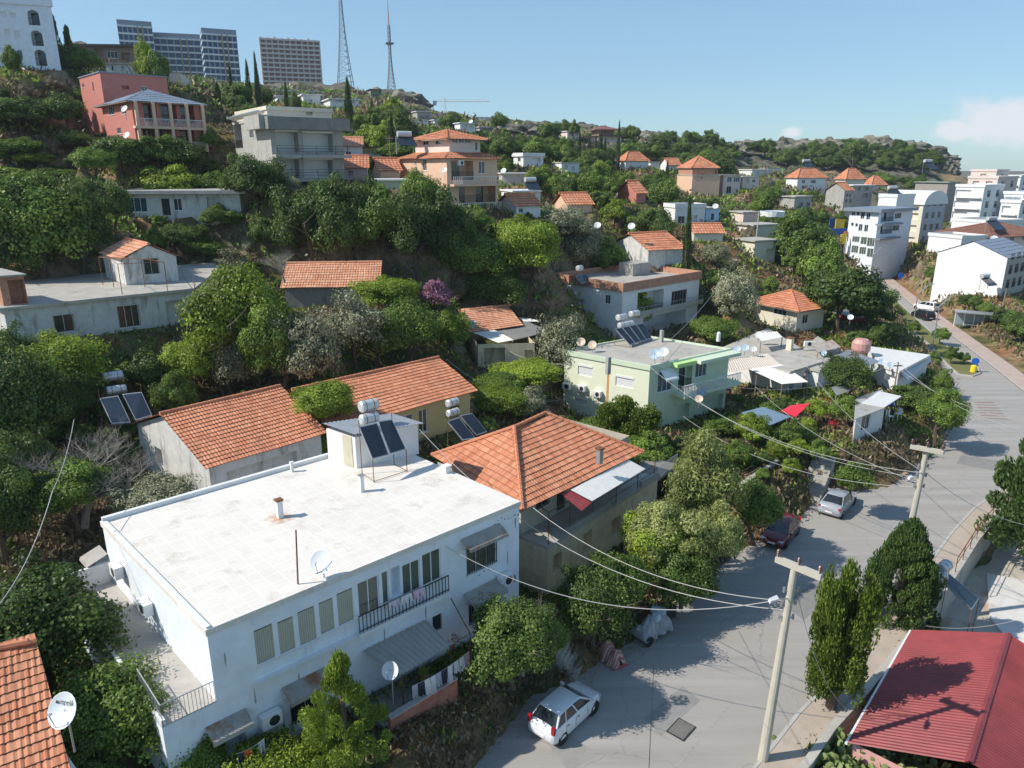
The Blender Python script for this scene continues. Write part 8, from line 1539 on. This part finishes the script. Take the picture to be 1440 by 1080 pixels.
fill('tree in the dark gap between the concrete house and the dark wood', [(300,260),(420,262),(560,280),(430,300),(300,300)], 14, ['dark', 'mid', 'olive'], 3.0, 5.0, 'trees below the concrete house', seed=19)
fill('low shrub on the open slope between the hillside houses', [(0,180),(350,200),(700,300),(900,330),(900,500),(560,470),(0,480)], 90, ['shrub', 'shrub', 'dry', 'mid', 'olive'], .8, 1.7, 'low shrubs on the open hillside', seed=31, gap=.25, tol=.5, tries=20)
fill('low weedy shrub in the plots between the near houses', [(0,560),(300,560),(640,500),(900,520),(1180,580),(1180,650),(900,700),(0,800)], 60, ['shrub', 'mid', 'dry', 'olive'], .6, 1.4, 'weedy shrubs between the near houses', seed=32, gap=.25, tol=.5, tries=20)
# crags along the far ridge
import bmesh
def crag(px, py, d, w, h, k):
    r = random.Random(k); bm = bmesh.new(); bmesh.ops.create_icosphere(bm, subdivisions=4, radius=1)
    for v in bm.verts:
        c = v.co; f = 1+.25*math.sin(c.x*4+k)*math.sin(c.y*5+c.z*3)+.16*math.sin(c.x*11+c.z*9+k)+.10*math.sin(c.y*19-c.z*17+c.x*13); c *= f; c.z = round(c.z*4)/4*.4+c.z*.6
    me = bpy.data.meshes.new('rock_outcrop'); bm.to_mesh(me); bm.free(); me.materials.append(M['crag']); p = Q(px, py, d); h *= .62; p.z = float(Hf(p.x, p.y))-.2*h; o = bpy.data.objects.new('rock_outcrop', me); COL.objects.link(o); o.location = p; o.scale = (w, w*.6, h); o.rotation_euler = (0, 0, r.uniform(-.4, .4)); tag(o, 'craggy grey rock outcrop on the crest of the far ridge', 'rock', 'rock outcrops along the far ridge')
M['crag'] = mat('grey limestone crag', (.30, .27, .22), .95, scale=.3, c2=(.05, .06, .035), bump=1, bscale=1.2)
for k, q in enumerate(((1052,222,340,9,5), (1078,218,345,12,7), (1100,216,350,9,8), (1118,215,350,12,7), (1142,216,350,13,8), (1166,216,352,11,7), (1186,222,345,12,6), (1222,220,350,12,8), (1246,220,350,14,7), (1268,222,350,12,7), (1292,222,350,14,9), (1312,226,348,12,9), (1324,232,345,8,8), (1022,218,320,9,5), (1000,216,310,10,5), (975,214,300,9,5), (948,214,290,9,5), (905,216,280,10,6), (850,214,262,9,5), (730,204,236,8,4), (745,215,228,8,5), (545,140,290,12,8), (560,150,290,12,7), (520,132,290,10,5))): crag(*q, k)
# bare tree in the left garden
def bare(px, py, z, h, w, label, name='bare_tree'):
    p = P(px, py, z); t = thing(name, label, 'tree', p); tr = bpy.data.objects.new('trunk', TRB[0 if h > 3 else 1]); COL.objects.link(tr); tr.parent = t; tr.scale = (w, w, h); return t
bare(118, 735, 5.0, 5.2, 6.5, 'bare grey branching tree in the left garden'); bare(172, 722, 5.2, 3.4, 5, 'leaning bare tree with pale twigs beside the whitewashed gable'); bare(1125, 405, 5, 8, 7, 'dead brown tree near the top of the road'); bare(735, 945, 1.7, 3.4, 3, 'thin bare branches sticking out of the fig tree'); bare(400, 395, 14.5, 2.6, 3.5, 'dead branches left of the orange roof in the trees')
# ground cover: tufts of grass, weeds and litter over all open soil
def cover():
    n = 80000; r = np.random.default_rng(5); px = r.uniform(-60, 1500, n); d = np.exp(r.uniform(np.log(24), np.log(300), n)); x = (px-720)/FPX*d*1.02; y = d*.96
    z = Hf(x, y); m = ~inside(x, y, SHELF)&(seg_dist(x, y, SHELF) > .15)
    for poly in PADA: m &= ~inside(x, y, poly)
    for pl in (Wz(-2.0, (1215,900), (1265,850), (1318,800), (1350,760), (1400,722), (1500,715), (1600,860), (1600,1000), (1300,1000)),): m &= ~inside(x, y, pl)
    x, y, z, d = x[m], y[m], z[m], d[m]; k = 7; N = len(x); s = (.14+.0045*d)*r.uniform(.6, 1.5, N); c = np.repeat(np.stack([x, y, z], 1), k, 0); S = np.repeat(s, k); off = r.normal(size=(N*k, 3))*S[:, None]*np.array([.8, .8, .25]); off[:, 2] = np.abs(off[:, 2])
    u = unit(np.array([0, 0, 1])+r.normal(size=(N*k, 3))*.7); nn = unit(np.cross(u, r.normal(size=(N*k, 3)))); pat = .5+.5*np.sin(x*.35+1.7*np.sin(y*.22))*np.sin(y*.31+2); green = (pat+r.normal(0, .22, N)) > .5; dd_ = y*CP-(z-CAMZ)*SP; qx, qy = 720+FPX*x/dd_, 540+FPX*(-(z-CAMZ)*CP-y*SP)/dd_
    for pl in ([(520,1010), (700,930), (800,960), (640,1100), (500,1100)], [(1040,660), (1290,610), (1300,660), (1130,730), (1040,780)], [(0,690), (150,690), (150,800), (0,830)], [(760,560), (800,560), (790,620), (700,600)], [(0,190), (130,200), (120,250), (0,250)], [(1280,400), (1440,470), (1440,520), (1300,430)]): green &= ~(inside(qx, qy, np.array(pl, float)) & (r.uniform(size=N) > .12))
    g = np.repeat(green, k)
    for nm, sel, mm in (('green_weeds', g, LEAF['mid']), ('dry_grass', ~g, LEAF['dry'])):
        me = quads(nm, (c+off)[sel], nn[sel], u[sel], S[sel]*.4, S[sel], r.uniform(0, 1, sel.sum()), mm); o = bpy.data.objects.new(nm, me); COL.objects.link(o); tag(o, kind='stuff')
cover()
# ---- the air: faint even haze round the whole place
hz_ = MB(); hz_.box((0, 400, 95), (1700, 1700, 210)); ho = hz_.build('haze', None); tag(ho, kind='stuff')
hm = bpy.data.materials.new('pale haze'); hm.use_nodes = True; t_ = hm.node_tree; t_.nodes.clear(); vo = t_.nodes.new('ShaderNodeVolumePrincipled'); vo.inputs['Color'].default_value = (.80, .88, 1, 1); vo.inputs['Density'].default_value = .00016; vo.inputs['Anisotropy'].default_value = .2; oo = t_.nodes.new('ShaderNodeOutputMaterial'); t_.links.new(vo.outputs[0], oo.inputs['Volume']); ho.data.materials.append(hm)
